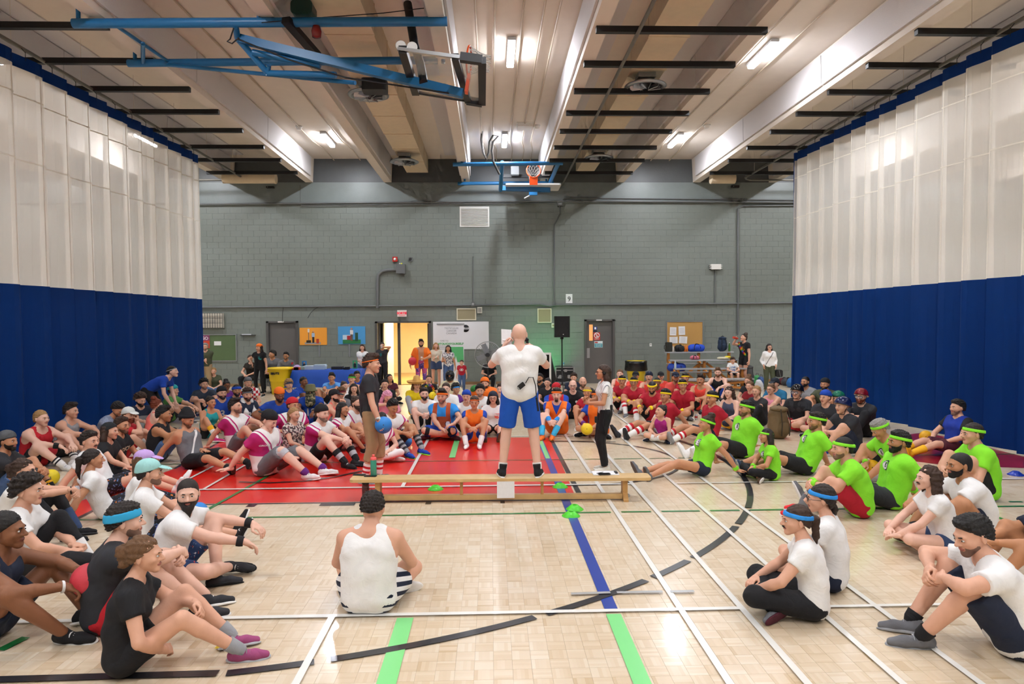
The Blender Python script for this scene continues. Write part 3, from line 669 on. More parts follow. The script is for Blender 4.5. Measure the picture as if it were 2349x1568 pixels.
lettering('SORTIE', .105, mat('sign_red', '#e0344a', .5, emit=.4), (0,-.075,h_*.52), R_WALL, t, bold=.006)
MB().box((-w_*.33,-.074,h_*.14),(w_*.33,-.071,h_*.2)).build('underline', [mat('sign_red', '#e0344a', .5, emit=.4)], t)
t, w_, h_ = plate('wall_heater', 'caged white heater high beside the left curtain', 'heater', (440,718,514,752), .10, [mat('heater_cream', '#cfcabc', .5)], ('housing',))
for k in range(14): MB().box((-w_/2+w_*k/13-.006,-.16,0),(-w_/2+w_*k/13+.006,-.148,h_)).build('guard_wire', [M_TRIM], t)
for k in range(4): MB().box((-w_/2,-.165,h_*k/3-.006),(w_/2,-.15,h_*k/3+.006)).build('guard_wire', [M_TRIM], t)
t, w_, h_ = plate('chalkboard', 'green chalkboard beside the left curtain', 'board', (430,768,541,827), .02, [mat('chalk_green', '#566b45', .75, var=.08, scale=3), M_SILVER], ('board_surface',), .03)
def sheet(par, x, z, w_, h_, m, y=-.03, name='paper_sheet', R=None): 
    o = MB().cbox((0,0,0), (w_,.004,h_)).build(name, [m], par, (x,y,z)); 
    if R: o.rotation_euler = (0,R,0)
    return o
M_PAPER = mat('paper', '#e9e9ea', .8)
def wloc(t, px, py): v = at_y(px,py,WY); return v.x-t.location.x, v.z-t.location.z
x, z = wloc(t, 500, 787); sheet(t, x, z, .24, .14, M_PAPER)
x, z = wloc(t, 471, 783); s_ = sheet(t, x, z, .32, .46, mat('poster_red', '#c8442a', .6)); MB().box((-.16,-.004,.03),(.16,-.002,.23)).build('poster_head', [mat('poster_purple', '#8a3a6a', .6)], s_)
lettering('GO', .15, M_PAPER, (.0,-.006,.11), R_WALL, s_, bold=.004)
t = thing('wall_shelf', 'thin black tray shelf left of the grey door', 'shelf', (at_y(570,768,WY).x, WY, at_y(570,769,WY).z)); MB().box((-.25,-.12,0),(.25,0,.02)).build('tray', [M_TRIM], t); MB().box((-.22,-.03,.02),(.1,0,.05)).build('paper_strip', [M_PAPER], t)
# picture posters hung on poles
def poster(label, px, col, pole):
    t, w_, h_ = plate('poster', label, 'poster', px, .02, [mat('poster_'+col, col, .7, var=.03)], ('sheet',))
    x, z0 = wloc(t, pole[0], pole[1]); _, z1 = wloc(t, pole[0], pole[2]); MB().box((x-.025,-.02,z0),(x+.025,-.0,z1)).build('grey_strap', [M_SILVER], t)
    return t, w_, h_
t, w_, h_ = poster('orange poster of a dog walker by a hydrant', (688,751,750,791), '#f0a032', (733,818,791))
def fig(t, x, z, h_, shirt, pants, y=-.026):
    MB().cbox((x,y,z+h_*.25), (h_*.16,.006,h_*.5)).build('printed_legs', [cloth_m(pants)], t); MB().cbox((x,y,z+h_*.65), (h_*.24,.006,h_*.34)).build('printed_shirt', [cloth_m(shirt)], t); MB().lathe((x,y,z+h_*.92), [(.0005,-.004),(h_*.075,-.003),(h_*.075,.003),(.0005,.004)], 12, R=Matrix.Rotation(math.pi/2,3,'X')).build('printed_head', [cloth_m('#c9906c')], t)
def cloth_m(c): return mat('print_ink_'+c, c, .8)
MB().cbox((-.02,-.024,h_*.10), (.55,.006,.07)).build('printed_ground', [cloth_m('#a39c94')], t); fig(t, 0, h_*.12, .42, '#a8bcd2', '#26262c'); MB().cbox((.15,-.026,h_*.22), (.09,.006,.16)).build('printed_hydrant', [cloth_m('#b23a24')], t); MB().cbox((-.16,-.026,h_*.2), (.16,.006,.09)).build('printed_dog', [cloth_m('#2e2a24')], t); MB().cbox((-.16,-.025,h_*.5), (.02,.006,.40)).build('printed_sign_post', [cloth_m('#6a6a6a')], t); MB().cbox((-.16,-.026,h_*.83), (.06,.006,.12)).build('printed_sign', [cloth_m('#dcd8d0')], t)
t, w_, h_ = poster('sky blue poster of a man grilling on a lawn', (776,748,838,789), '#4a9ad4', (802,818,789))
MB().cbox((.0,-.024,h_*.14), (.62,.006,.14)).build('printed_lawn', [cloth_m('#2f7a44')], t); fig(t, 0, h_*.18, .46, '#e6e2dc', '#6a5846'); MB().cbox((-.18,-.023,h_*.36), (.26,.006,.2)).build('printed_fence', [cloth_m('#c2d8e8')], t); MB().cbox((-.10,-.028,h_*.36), (.12,.006,.14)).build('printed_grill', [cloth_m('#a8242c')], t); MB().cbox((.17,-.025,h_*.4), (.10,.006,.3)).build('printed_tree', [cloth_m('#24503a')], t)
# wall banner and roll-up banner
t, w_, h_ = plate('wall_banner', 'wide white banner with a black ball logo on the wall', 'banner', (994,737,1121,801), .02, [mat('banner_white', '#e9e9ec', .6, var=.03, scale=3)], ('sheet',))
x, z = wloc(t, 1068, 753); MB().lathe((x,-.025,z), [(.0005,-.002),(.13,-.002),(.13,.002),(.0005,.002)], 24, R=Matrix.Rotation(math.pi/2,3,'X')).build('printed_ball', [cloth_m('#1c1c20')], t)
lettering('ELLES', .09, cloth_m('#e9e9ec'), (x+.04,-.032,z), R_WALL, t, bold=.003)
xb0, xb1 = at_y(1003,740,WY-.9).x, at_y(1064,740,WY-.9).x
t = thing('rollup_banner', 'white roll-up banner with green shorts beside the orange blazer man', 'banner', ((xb0+xb1)/2, WY-.9, 0)); w_ = xb1-xb0
MB().box((-w_/2,-.004,.08),(w_/2,.004,2.12)).build('sheet', [mat('banner_white', '#e9e9ec', .6)], t); MB().box((-w_/2-.02,-.02,2.11),(w_/2+.02,.02,2.15)).build('top_bar', [M_SILVER], t); MB().rbox((0,0,.045), (w_+.06,.2,.09), .03, ax=0).build('base', [M_SILVER], t)
GR = cloth_m('#3fae5a'); INK = cloth_m('#9a9a9e'); yb = -.008
lettering('TESTICULAR\nCANCER\nCANADA', .085, INK, (.03,yb,1.90), R_WALL, t); lettering('TIME TO', .075, INK, (-.22,yb,1.56), R_WALL, t); lettering('#TOUCHYOURSELF', .098, GR, (.0,yb,1.46), R_WALL, t, bold=.003)
for k in range(3): MB().box((-w_*.45,yb,1.28+.05*k),(-w_*.05,yb+.002,1.295+.05*k)).build('printed_line', [INK], t)
b = MB(); b.prism([(-.02,1.36),(.42,1.36),(.44,.85),(.22,.84),(.17,1.05),(.12,.82),(-.06,.84)], 0, .004, M=Matrix.Translation((0,yb,0)) @ Matrix.Rotation(math.pi/2,4,'X')); b.build('printed_shorts', [cloth_m('#5cb874')], t)
# door signs
x0, x1, z0, z1 = wr(1352,744,1360,781); MB().box((x0,WY+.045,z0),(x1,WY+.06,z1)).build('door_window', [mat('amber_pane', '#e8a064', .2, emit=.5)], d2)
def dsign(px, col, name='door_sign'):
    x0, x1, z0, z1 = wr(*px); o = MB().box((x0,WY+.05,z0),(x1,WY+.06,z1)).build(name, [cloth_m(col)], d2); return o, (x0+x1)/2, (z0+z1)/2, x1-x0, z1-z0
_, x, z, w_, h_ = dsign((1362,749,1370,756), '#1d3a94'); 
s_, x, z, w_, h_ = dsign((1362,762,1377,780), '#c8322c'); MB().lathe((x,WY+.048,z+.03), [(.075,-.002),(.10,-.002),(.10,.002),(.075,.002)], 20, R=Matrix.Rotation(math.pi/2,3,'X'), cap=False).build('printed_ring', [cloth_m('#efeeee')], s_); MB().cbox((x,WY+.046,z+.03), (.17,.002,.02), R=Matrix.Rotation(.8,3,'Y')).build('printed_bar', [cloth_m('#efeeee')], s_); MB().cbox((x,WY+.046,z+.02), (.03,.002,.1)).build('printed_figure', [cloth_m('#efeeee')], s_)
lettering('DÉFENSE', .045, cloth_m('#efeeee'), (x,WY+.046,z-.10), R_WALL, s_)
x0, x1, z0, z1 = wr(1364,750,1368,755); MB().box((x0,WY+.044,z0),(x1,WY+.049,z1)).build('printed_figure', [cloth_m('#efeeee')], d2)
_, x, z, w_, h_ = dsign((1362,757,1370,761), '#232a44')
s_, x, z, w_, h_ = dsign((1364,782,1383,797), '#d8e2e4'); MB().cbox((x,WY+.047,z-.035), (w_*.92,.003,h_*.55)).build('printed_panel', [cloth_m('#2a9aaa')], s_); MB().cbox((x-.08,WY+.047,z+.07), (.1,.003,.05)).build('printed_blob', [cloth_m('#b23c3c')], s_)
lettering('VESTIAIRE\nHOMMES', .05, cloth_m('#efeeee'), (x,WY+.043,z-.035), R_WALL, s_)
# cork board
t, w_, h_ = plate('cork_board', 'cork notice board with four white sheets above the bleacher', 'board', (1530,738,1611,800), .02, [mat('cork', '#c09555', .9, var=.12, scale=60, bump=.3), M_SILVER], ('cork_surface',), .025)
for px, r in (((1536,750,1551,769),.03),((1556,748,1571,768),-.03),((1535,772,1554,787),0.),((1557,771,1576,787),.06)):
    x, z = wloc(t, (px[0]+px[2])/2, (px[1]+px[3])/2); s_ = sheet(t, x, z, (px[2]-px[0])*WY/FPX, (px[3]-px[1])*WY/FPX, M_PAPER, R=r)
    for k in range(4): MB().box((-.08,-.004,-.08+.05*k),(.08,-.002,-.072+.05*k)).build('printed_line', [INK], s_)
# wall outlet and patches
t, w_, h_ = plate('wall_outlet', 'small white outlet plate right of the washroom door', 'outlet', (1490,787,1495,794), .015, [M_WHITE], ('cover',)); MB().cbox((0,-.018,h_*.6), (.02,.006,.03)).build('socket', [M_TRIM], t)
# conduits along the wall
def wpipe(label, pts, r=.028, m=M_GREYPIPE, dy=.05):
    o = MB().tube([at_y(x,y,WY-dy) for x, y in pts], r, 8).build('wall_conduit', [m]); return tag(o, label, 'conduit', 'conduits on the back wall')
wpipe('long grey conduit across the whole wall above the doors', [(440,705),(1060,700),(1240,698),(1262,702),(1275,699),(1700,696),(1860,694)], .03)
wpipe('upper grey conduit running just under the concrete band', [(440,468),(690,466),(1150,462),(1290,461),(1850,464)], .03, dy=.1)
wpipe('second thin conduit beside the upper grey conduit', [(690,466),(692,471),(1150,466),(1280,466)], .015, dy=.1)
wpipe('thin twin conduit right of the far hoop', [(1288,460),(1294,455),(1320,454),(1560,456),(1850,459)], .018, dy=.1)
wpipe('grey conduit dropping from the box right of the far hoop', [(1284,472),(1285,490),(1272,515),(1271,700)], .022)
wpipe('pair of conduits dropping beside the right curtain', [(1850,471),(1705,472),(1693,478),(1693,690),(1693,768)], .03)
wpipe('short conduit from the ceiling beam at the upper left', [(689,424),(689,465)], .018)
wpipe('thin conduit rising above the return grille', [(1085,588),(1085,695)], .018)
wpipe('thin black cord hanging over the grey door', [(650,702),(648,720),(648,738)], .008, M_BLACK)
wpipe('loose black cord hanging between door and orange poster', [(738,701),(722,708),(712,718),(706,729)], .008, M_BLACK)
for lab, px in (('grey wall box where conduits meet right of the far hoop', (1278,464,1290,473)), ('small grey box on the long wall conduit', (1081,692,1089,702))):
    t, w_, h_ = plate('conduit_box', lab, 'box', px, .12, [M_GREYPIPE], ('housing',)); MB().box((-w_*.3,-.125,h_*.3),(w_*.3,-.12,h_*.7)).build('lid', [M_SILVER], t)
for lab, px in (('small black bracket on the concrete band, left', (614,429,631,433)), ('small black bracket on the concrete band, right', (1675,427,1692,432))):
    t, w_, h_ = plate('wall_bracket', lab, 'bracket', px, .18, [M_BLACK], ('plate',)); MB().box((-w_*.3,-.2,h_*.3),(-w_*.25,-.18,h_*.7)).build('bolt', [M_SILVER], t)
# ================================================================== people: smooth-blended bodies
def smin(a, b, k):
    if k <= 0: return np.minimum(a, b)
    h = np.maximum(k-np.abs(a-b), 0)/k
    return np.minimum(a, b)-h*h*k*.25
class Field:
    """distance field of tapered limbs and ellipsoids, meshed by surface nets"""
    def __init__(s): s.p = []
    def cone(s, a, b, ra, rb, k=.03, cut=False, cuta=False): s.p.append(('c', np.array(a, float), np.array(b, float), ra, rb, k, cut, cuta)); return s
    def ell(s, c, r, k=.03, R=None, sub=False): s.p.append(('e', np.array(c, float), np.array(r, float), k, R, sub)); return s
    def bounds(s):
        lo = np.full(3, 1e9); hi = -lo
        for q in s.p:
            if q[0] == 'c':
                for c, r in ((q[1], q[3]), (q[2], q[4])): lo = np.minimum(lo, c-r); hi = np.maximum(hi, c+r)
            elif not q[5]:
                r = max(q[2]) if q[4] is not None else q[2]
                lo = np.minimum(lo, q[1]-r); hi = np.maximum(hi, q[1]+r)
        return lo, hi
    def mesh(s, h, noise=None, cuts=(), zmin=None):
        lo, hi = s.bounds(); pad = 3*h+(.012 if noise else 0)
        lo = lo-pad; hi = hi+pad
        n = np.ceil((hi-lo)/h).astype(int)+1
        ax = [(lo[i]+h*np.arange(n[i])).astype(np.float32) for i in range(3)]
        F = np.full(n, .3, np.float32)
        for q in s.p:
            k = q[5] if q[0] == 'c' else q[3]
            mg = max(k, .01)+2.5*h+(.012 if noise else 0)
            if q[0] == 'c':
                rr = max(q[3], q[4]); a = np.minimum(q[1], q[2])-rr-mg; b = np.maximum(q[1], q[2])+rr+mg
            else:
                rr = np.full(3, max(q[2])) if q[4] is not None else q[2]; a = q[1]-rr-mg; b = q[1]+rr+mg
            i0 = np.clip(np.floor((a-lo)/h).astype(int), 0, n); i1 = np.clip(np.ceil((b-lo)/h).astype(int)+1, 0, n)
            if np.any(i1 <= i0): continue
            sl = tuple(slice(i0[i], i1[i]) for i in range(3))
            X = ax[0][sl[0]][:,None,None]; Y = ax[1][sl[1]][None,:,None]; Z = ax[2][sl[2]][None,None,:]
            if q[0] == 'c':
                A, B = q[1], q[2]; d = B-A; L2 = float(d@d)+1e-9
                x = X-A[0]; y = Y-A[1]; z = Z-A[2]
                tt = (x*d[0]+y*d[1]+z*d[2])/L2; t = np.clip(tt, 0, 1)
                D = np.sqrt((x-t*d[0])**2+(y-t*d[1])**2+(z-t*d[2])**2)-(q[3]+(q[4]-q[3])*t)
                if q[6]: D = np.maximum(D, (tt-1)*math.sqrt(L2))
                if q[7]: D = np.maximum(D, -tt*math.sqrt(L2))
                F[sl] = smin(F[sl], D.astype(np.float32), k)
            else:
                x = X-q[1][0]; y = Y-q[1][1]; z = Z-q[1][2]
                if q[4] is not None:
                    M = q[4]; x, y, z = M[0][0]*x+M[1][0]*y+M[2][0]*z, M[0][1]*x+M[1][1]*y+M[2][1]*z, M[0][2]*x+M[1][2]*y+M[2][2]*z
                r = q[2]
                k0 = np.sqrt((x/r[0])**2+(y/r[1])**2+(z/r[2])**2); k1 = np.sqrt((x/r[0]**2)**2+(y/r[1]**2)**2+(z/r[2]**2)**2)
                D = (k0*(k0-1)/np.maximum(k1, 1e-6)).astype(np.float32)
                if q[5]: F[sl] = -smin(-F[sl], D, k)
                else: F[sl] = smin(F[sl], D, k)
        if noise or cuts or zmin is not None:
            X = ax[0][:,None,None]; Y = ax[1][None,:,None]; Z = ax[2][None,None,:]
            if noise:
                amp, fr, ph = noise
                F = F+amp*(np.sin(fr*X+1.7*np.sin(fr*.7*Z+ph)+ph)*np.sin(fr*.9*Z+1.3*np.sin(fr*.8*Y+ph*2)))
                F = F.astype(np.float32)
            for c in cuts:
                F = np.maximum(F, c(X, Y, Z).astype(np.float32))
            if zmin is not None: F = np.maximum(F, (zmin-Z))
        F[0]=F[-1]=.1; F[:,0]=F[:,-1]=.1; F[:,:,0]=F[:,:,-1]=.1
        return nets(F, lo, h)
def nets(F, lo, h):
    s = F < 0
    c = s[:-1].astype(np.int8)+s[1:]; c = c[:,:-1]+c[:,1:]; c = c[:,:,:-1]+c[:,:,1:]
    I, J, K = np.nonzero((c > 0) & (c < 8))
    idx = np.full(c.shape, -1, np.int32); idx[I,J,K] = np.arange(len(I))
    acc = np.zeros((len(I), 3)); cnt = np.zeros(len(I))
    co = [(0,0,0),(1,0,0),(0,1,0),(1,1,0),(0,0,1),(1,0,1),(0,1,1),(1,1,1)]
    val = [F[I+a, J+b, K+d] for a,b,d in co]
    for e0, e1 in ((0,1),(2,3),(4,5),(6,7),(0,2),(1,3),(4,6),(5,7),(0,4),(1,5),(2,6),(3,7)):
        a, b = val[e0], val[e1]; cr = (a < 0) != (b < 0)
        t = np.where(cr, a/np.where(cr, a-b, 1), 0)
        p0 = np.array(co[e0]); dd = np.array(co[e1])-p0
        acc += cr[:,None]*(p0[None]+t[:,None]*dd[None]); cnt += cr
    V = (acc/cnt[:,None]+np.stack([I,J,K], 1))*h+lo
    qs = []
    for axi in range(3):
        a0 = [slice(1,-1)]*3; a1 = [slice(1,-1)]*3
        a0[axi] = slice(0,-1); a1[axi] = slice(1,None)
        A = s[tuple(a0)]; B = s[tuple(a1)]
        e = np.nonzero(A != B); ins = A[e]
        g = [e[i]+(0 if i == axi else 1) for i in range(3)]
        u, v = (axi+1)%3, (axi+2)%3
        def at(du, dv):
            q = [g[0], g[1], g[2]]; q = [x.copy() for x in q]; q[u] = q[u]-du; q[v] = q[v]-dv
            return idx[q[0], q[1], q[2]]
        Q = np.stack([at(1,1), at(0,1), at(0,0), at(1,0)], 1)
        Q[~ins] = Q[~ins][:, ::-1]
        qs.append(Q)
    Q = np.concatenate(qs)
    Q = Q[(Q >= 0).all(1)]
    # one relaxing pass evens out the voxel steps
    nb = np.zeros_like(V); nc = np.zeros(len(V))
    for a, b in ((0,1),(1,2),(2,3),(3,0)):
        np.add.at(nb, Q[:,a], V[Q[:,b]]); np.add.at(nc, Q[:,a], 1)
    nb /= np.maximum(nc, 1)[:,None]
    V = V*.55+nb*.45
    return V, Q
def np_mesh(name, parts, mats, attr=None):
    """parts: list of (V, Q, material index)"""
    me = bpy.data.meshes.new(name)
    vo = 0; VV = []; QQ = []; MM = []
    for V, Q, mi in parts:
        VV.append(V); QQ.append(Q+vo); vo += len(V)
        MM.append(mi if isinstance(mi, np.ndarray) else np.full(len(Q), mi, np.int32))
    V = np.concatenate(VV); Q = np.concatenate(QQ); M = np.concatenate(MM)
    me.vertices.add(len(V)); me.vertices.foreach_set('co', V.astype(np.float32).ravel())
    me.loops.add(4*len(Q)); me.loops.foreach_set('vertex_index', Q.astype(np.int32).ravel())
    me.polygons.add(len(Q)); me.polygons.foreach_set('loop_start', np.arange(0, 4*len(Q), 4, dtype=np.int32))
    me.polygons.foreach_set('use_smooth', np.ones(len(Q), bool))
    for m in mats: me.materials.append(m)
    me.polygons.foreach_set('material_index', M.astype(np.int32))
    if attr is not None:
        at = me.attributes.new('cs', 'FLOAT_VECTOR', 'POINT'); at.data.foreach_set('vector', attr(V).astype(np.float32).ravel())
    me.update(calc_edges=True)
    return me
def xf(V, R, t, s=1.0): return (V*s)@np.array(R).T+np.array(t)

# ------------------------------------------------------------------ head, hands, shoes, hair (built once, at three finenesses)
def head_field(fem):
    f = Field(); j = .9 if fem else 1.0
    f.ell((0,-.017,.028), (.077,.097,.086), .02)
    f.ell((0,.03,-.02), (.066,.064,.075), .03)
    f.cone((0,.02,-.045), (0,.062,-.088), .058*j, .03*j, .035)
    f.ell((0,.074,-.098), (.022*j,.016,.014), .02)
    f.ell((0,.082,.02), (.048,.014,.011), .02)
    for sx in (-1, 1):
        f.ell((sx*.046,.062,-.022), (.02,.02,.018), .025)
        f.ell((sx*.032,.104,.0), (.016,.018,.011), .012, sub=True)
        f.ell((sx*.08,-.012,-.008), (.009,.02,.032), .008, R=Matrix.Rotation(-sx*.35, 3, 'Z'))
        f.ell((sx*.013,.098,-.03), (.009,.011,.008), .008)
    f.cone((0,.09,.008), (0,.114,-.026), .008, .0125, .012)
    f.ell((0,.091,-.054), (.023,.011,.0055), .006); f.ell((0,.09,-.064), (.02,.011,.006), .006)
    return f
def noisy(V, amp, fr, ph=0.):
    """push vertices radially with a lumpy pattern"""
    d = V/np.maximum(np.linalg.norm(V, axis=1, keepdims=True), 1e-6)
    a = np.sin(fr*V[:,0]+1.9*np.sin(fr*.8*V[:,2]+ph))+np.sin(fr*1.3*V[:,1]+2.1*np.sin(fr*V[:,0]+1+ph))+np.sin(fr*1.1*V[:,2]+ph)
    return V+d*(amp*a/2)[:,None]
def uv_ball(c, r, n=8, m=5):
    V = []; Q = []
    for i in range(m+1):
        th = math.pi*i/m
        for k in range(n):
            ph = 2*math.pi*k/n
            V.append((c[0]+r[0]*math.sin(th)*math.cos(ph), c[1]+r[1]*math.cos(th), c[2]+r[2]*math.sin(th)*math.sin(ph)))
    for i in range(m):
        for k in range(n): Q.append((i*n+k, i*n+(k+1)%n, (i+1)*n+(k+1)%n, (i+1)*n+k))
    return np.array(V), np.array(Q)
def strip_quads(P, w, t):
    """thin curved bar along points P"""
    V = []; Q = []
    for i, p in enumerate(P):
        ww = w*(1-.5*abs(2*i/(len(P)-1)-1))
        for dz, dy in ((-ww,0),(ww,0),(ww,t),(-ww,t)): V.append((p[0], p[1]+dy, p[2]+dz))
    for i in range(len(P)-1):
        for k in range(4): Q.append((i*4+k, i*4+(k+1)%4, (i+1)*4+(k+1)%4, (i+1)*4+k))
    return np.array(V), np.array(Q)
# head material slots: 0 skin 1 lips 2 eye white 3 iris 4 brow
def make_head(fem, h):
    V, Q = head_field(fem).mesh(h)
    c = V[Q].mean(1)
    lip = ((c[:,0]/.026)**2+((c[:,2]+.059)/.0115)**2 < 1) & (c[:,1] > .07)
    parts = [(V, Q, np.where(lip, 1, 0))]
    for sx in (-1, 1):
        parts.append((*uv_ball((sx*.032,.0865,.0), (.0118,.0085,.0062)), 2))
        parts.append((*uv_ball((sx*.032,.0925,.0), (.0060,.0042,.0060), 8, 4), 3))
        P = [(sx*(.016+.008*i), .0985-.0012*i*i*1.2, .0195+.002*math.sin(i*.8)) for i in range(5)]
        parts.append((*strip_quads(P, .0042 if not fem else .003, .004), 4))
    return parts
HEAD = {}
def head_parts(fem, lod):
    if (fem, lod) not in HEAD: HEAD[fem, lod] = make_head(fem, (.0052, .0075, .0105)[lod])
    return HEAD[fem, lod]
FING = {'relax': (22, 28, 20), 'flat': (4, 6, 4), 'fist': (70, 88, 55), 'grip': (38, 48, 35)}
def hand_mesh(pose, h):
    """right hand: fingers along +Y, palm faces -Z, thumb at -X"""
    f = Field(); b = FING[pose]
    f.ell((0,.045,0), (.040,.05,.0145), .01); f.cone((0,-.03,0), (0,.02,0), .026, .026, .02)
    for i, (x, L, spread) in enumerate(((-.028,.078,-6),(-.009,.086,-1),(.01,.08,4),(.028,.064,10))):
        p = Vector((x, .078, 0)); a = 0; s0 = math.radians(spread)
        for q, (fr, r0) in enumerate(((.45,.0098),(.31,.0090),(.24,.0080))):
            a += math.radians(b[q])
            d = Vector((math.sin(s0)*math.cos(a), math.cos(s0)*math.cos(a), -math.sin(a)))
            e = p+d*L*fr
            f.cone(p, e, r0, r0-.0008, .005); p = e
    bend = b[0]/70
    t0 = Vector((-.028,.02,-.004)); t1 = Vector((-.056,.05,-.012-.02*bend)); t2 = Vector((-.058+.03*bend,.082-.01*bend,-.016-.028*bend)); t3 = Vector((-.052+.045*bend,.103-.02*bend,-.018-.034*bend))
    f.cone(t0, t1, .014, .0115, .012); f.cone(t1, t2, .0112, .0098, .004); f.cone(t2, t3, .0095, .008, .004)
    return f.mesh(h)
HANDS = {}
def hand(pose, lod, left):
    k = (pose, lod)
    if k not in HANDS: HANDS[k] = hand_mesh(pose, (.0048, .0062, .0085)[lod])
    V, Q = HANDS[k]
    if left: V = V*np.array([-1,1,1]); Q = Q[:, ::-1]
    return V, Q
TPL = {}
def tpl(name, maker):
    if name not in TPL: TPL[name] = maker()
    return TPL[name]
def shell(off, cut, extra=None, h=.0075, amp=.0, fr=60, k=.02, hat=False):
    f = Field(); u = 0 if hat else min(off, .014)
    f.ell((0,-.017-.45*u,.028+.5*u), (.077+off-.1*u,.097+off-.5*u,.086+off-.35*u), k); f.ell((0,-.03,-.02), (.070+off*.9,.075+off,.07+off*.6), .03)
    if extra: extra(f)
    V, Q = f.mesh(h, cuts=cut)
    if amp: V = noisy(V, amp, fr)
    return V, Q
HAIRLINE = lambda X, Y, Z: np.maximum(.80*Y+.012-Z+0*X, np.maximum((.5-0)*0+(-Z-.105)+0*X+0*Y, 0*X+0*Y-1))
def hl(a, b, low=-.10):
    return lambda X, Y, Z: np.maximum(a*Y+b-Z+0*X, low-Z+0*X+0*Y)
def hair_mesh(style):
    def mk():
        L = lambda f: None
        if style == 'short':
            V, Q = shell(.012, [hl(.75,.012,-.085)], lambda f: (f.ell((0,.03,.095), (.058,.055,.03), .03)), amp=.0065, fr=230, h=.0062)
        elif style == 'crop':
            V, Q = shell(.007, [hl(.8,.008,-.075)], amp=.003, fr=200, h=.0062)
        elif style == 'quiff':
            V, Q = shell(.010, [hl(.75,.012,-.08)], lambda f: (f.ell((0,.05,.11), (.06,.05,.034), .025), f.ell((.01,-.01,.115), (.06,.06,.03), .025)), amp=.007, fr=220, h=.0062)
        elif style == 'buzz':
            V, Q = shell(.0042, [hl(.8,.004,-.08)], h=.0065)
        elif style == 'receding':
            V, Q = shell(.006, [lambda X, Y, Z: np.maximum(np.maximum(1.0*Y+.03-Z, -.09-Z), Z+1.1*Y-.055)+0*X])
        elif style == 'curly':
            V, Q = shell(.03, [hl(.7,.02,-.09)], lambda f: f.ell((0,-.01,.1), (.08,.09,.05), .03), amp=.011, fr=130)
        elif style == 'messy':
            V, Q = shell(.022, [hl(.7,.014,-.10)], lambda f: f.ell((0,.03,.1), (.07,.07,.035), .03), amp=.014, fr=135, h=.0062)
        elif style == 'updo':
            V, Q = shell(.011, [hl(.8,.006,-.09)], lambda f: f.ell((0,-.06,.13), (.06,.055,.05), .02), amp=.006, fr=150)
        elif style == 'bun':
            V, Q = shell(.009, [hl(.8,.006,-.09)], lambda f: f.ell((0,-.085,.095), (.038,.038,.036), .01), amp=.003, fr=130)
        elif style == 'lowbun':
            V, Q = shell(.011, [hl(.8,.006,-.12)], lambda f: (f.ell((0,-.125,.02), (.055,.05,.055), .015), f.ell((.02,-.12,-.05), (.03,.03,.03), .015)), amp=.007, fr=150)
        elif style == 'pony':
            def ex(f):
                f.cone((0,-.095,.03), (0,-.145,.0), .024, .034, .02); f.cone((0,-.145,.0), (.005,-.15,-.13), .034, .026, .02); f.cone((.005,-.15,-.13), (.0,-.135,-.23), .026, .01, .02)
            V, Q = shell(.009, [lambda X, Y, Z: np.where(Y < -.1, -1, np.maximum(.8*Y+.006-Z, -.09-Z))+0*X], ex, amp=.003, fr=150)
        elif style == 'sidepony':
            def ex(f):
                f.cone((.03,-.095,-.03), (.07,-.11,-.1), .024, .032, .02); f.cone((.07,-.11,-.1), (.1,-.10,-.2), .032, .03, .02); f.cone((.1,-.10,-.2), (.13,-.07,-.27), .03, .01, .02)
            V, Q = shell(.011, [lambda X, Y, Z: np.where(Y < -.06, -1, np.maximum(.8*Y+.006-Z, -.09-Z))+0*X], ex, amp=.004, fr=150)
        elif style in ('long', 'wavy', 'bob', 'halfup'):
            ln = {'long': -.30, 'wavy': -.34, 'bob': -.13, 'halfup': -.38}[style]
            def ex(f):
                for sx in (-1, 1):
                    f.cone((sx*.055,-.04,.02), (sx*.082,-.045,-.12), .05, .046, .03)
                    f.cone((sx*.082,-.045,-.10), (sx*.085,(-.03 if style == 'long' else -.06),ln), .044, .02, .03)
                f.cone((0,-.08,.0), (0,-.10,ln+.02), .06, .035, .04)
            V, Q = shell(.012, [lambda X, Y, Z: np.where((Y < .035) & (Z < .02), np.where(Y > -.05, np.where(np.abs(X) < .07, 1., -1.), -1.), np.maximum(.75*Y+.01-Z, 0*Z-1))*.02+0*X+0*Y], ex, amp=(.008 if style in ('wavy',) else .003), fr=110)
        elif style == 'afro':
            V, Q = shell(.014, [hl(.75,.008,-.075)], amp=.004, fr=220)
        else: raise KeyError(style)
        return np_mesh('hair', [(V, Q, 0)], [mat('hair_any', '#332218')])
    return tpl('hair_'+style, mk)
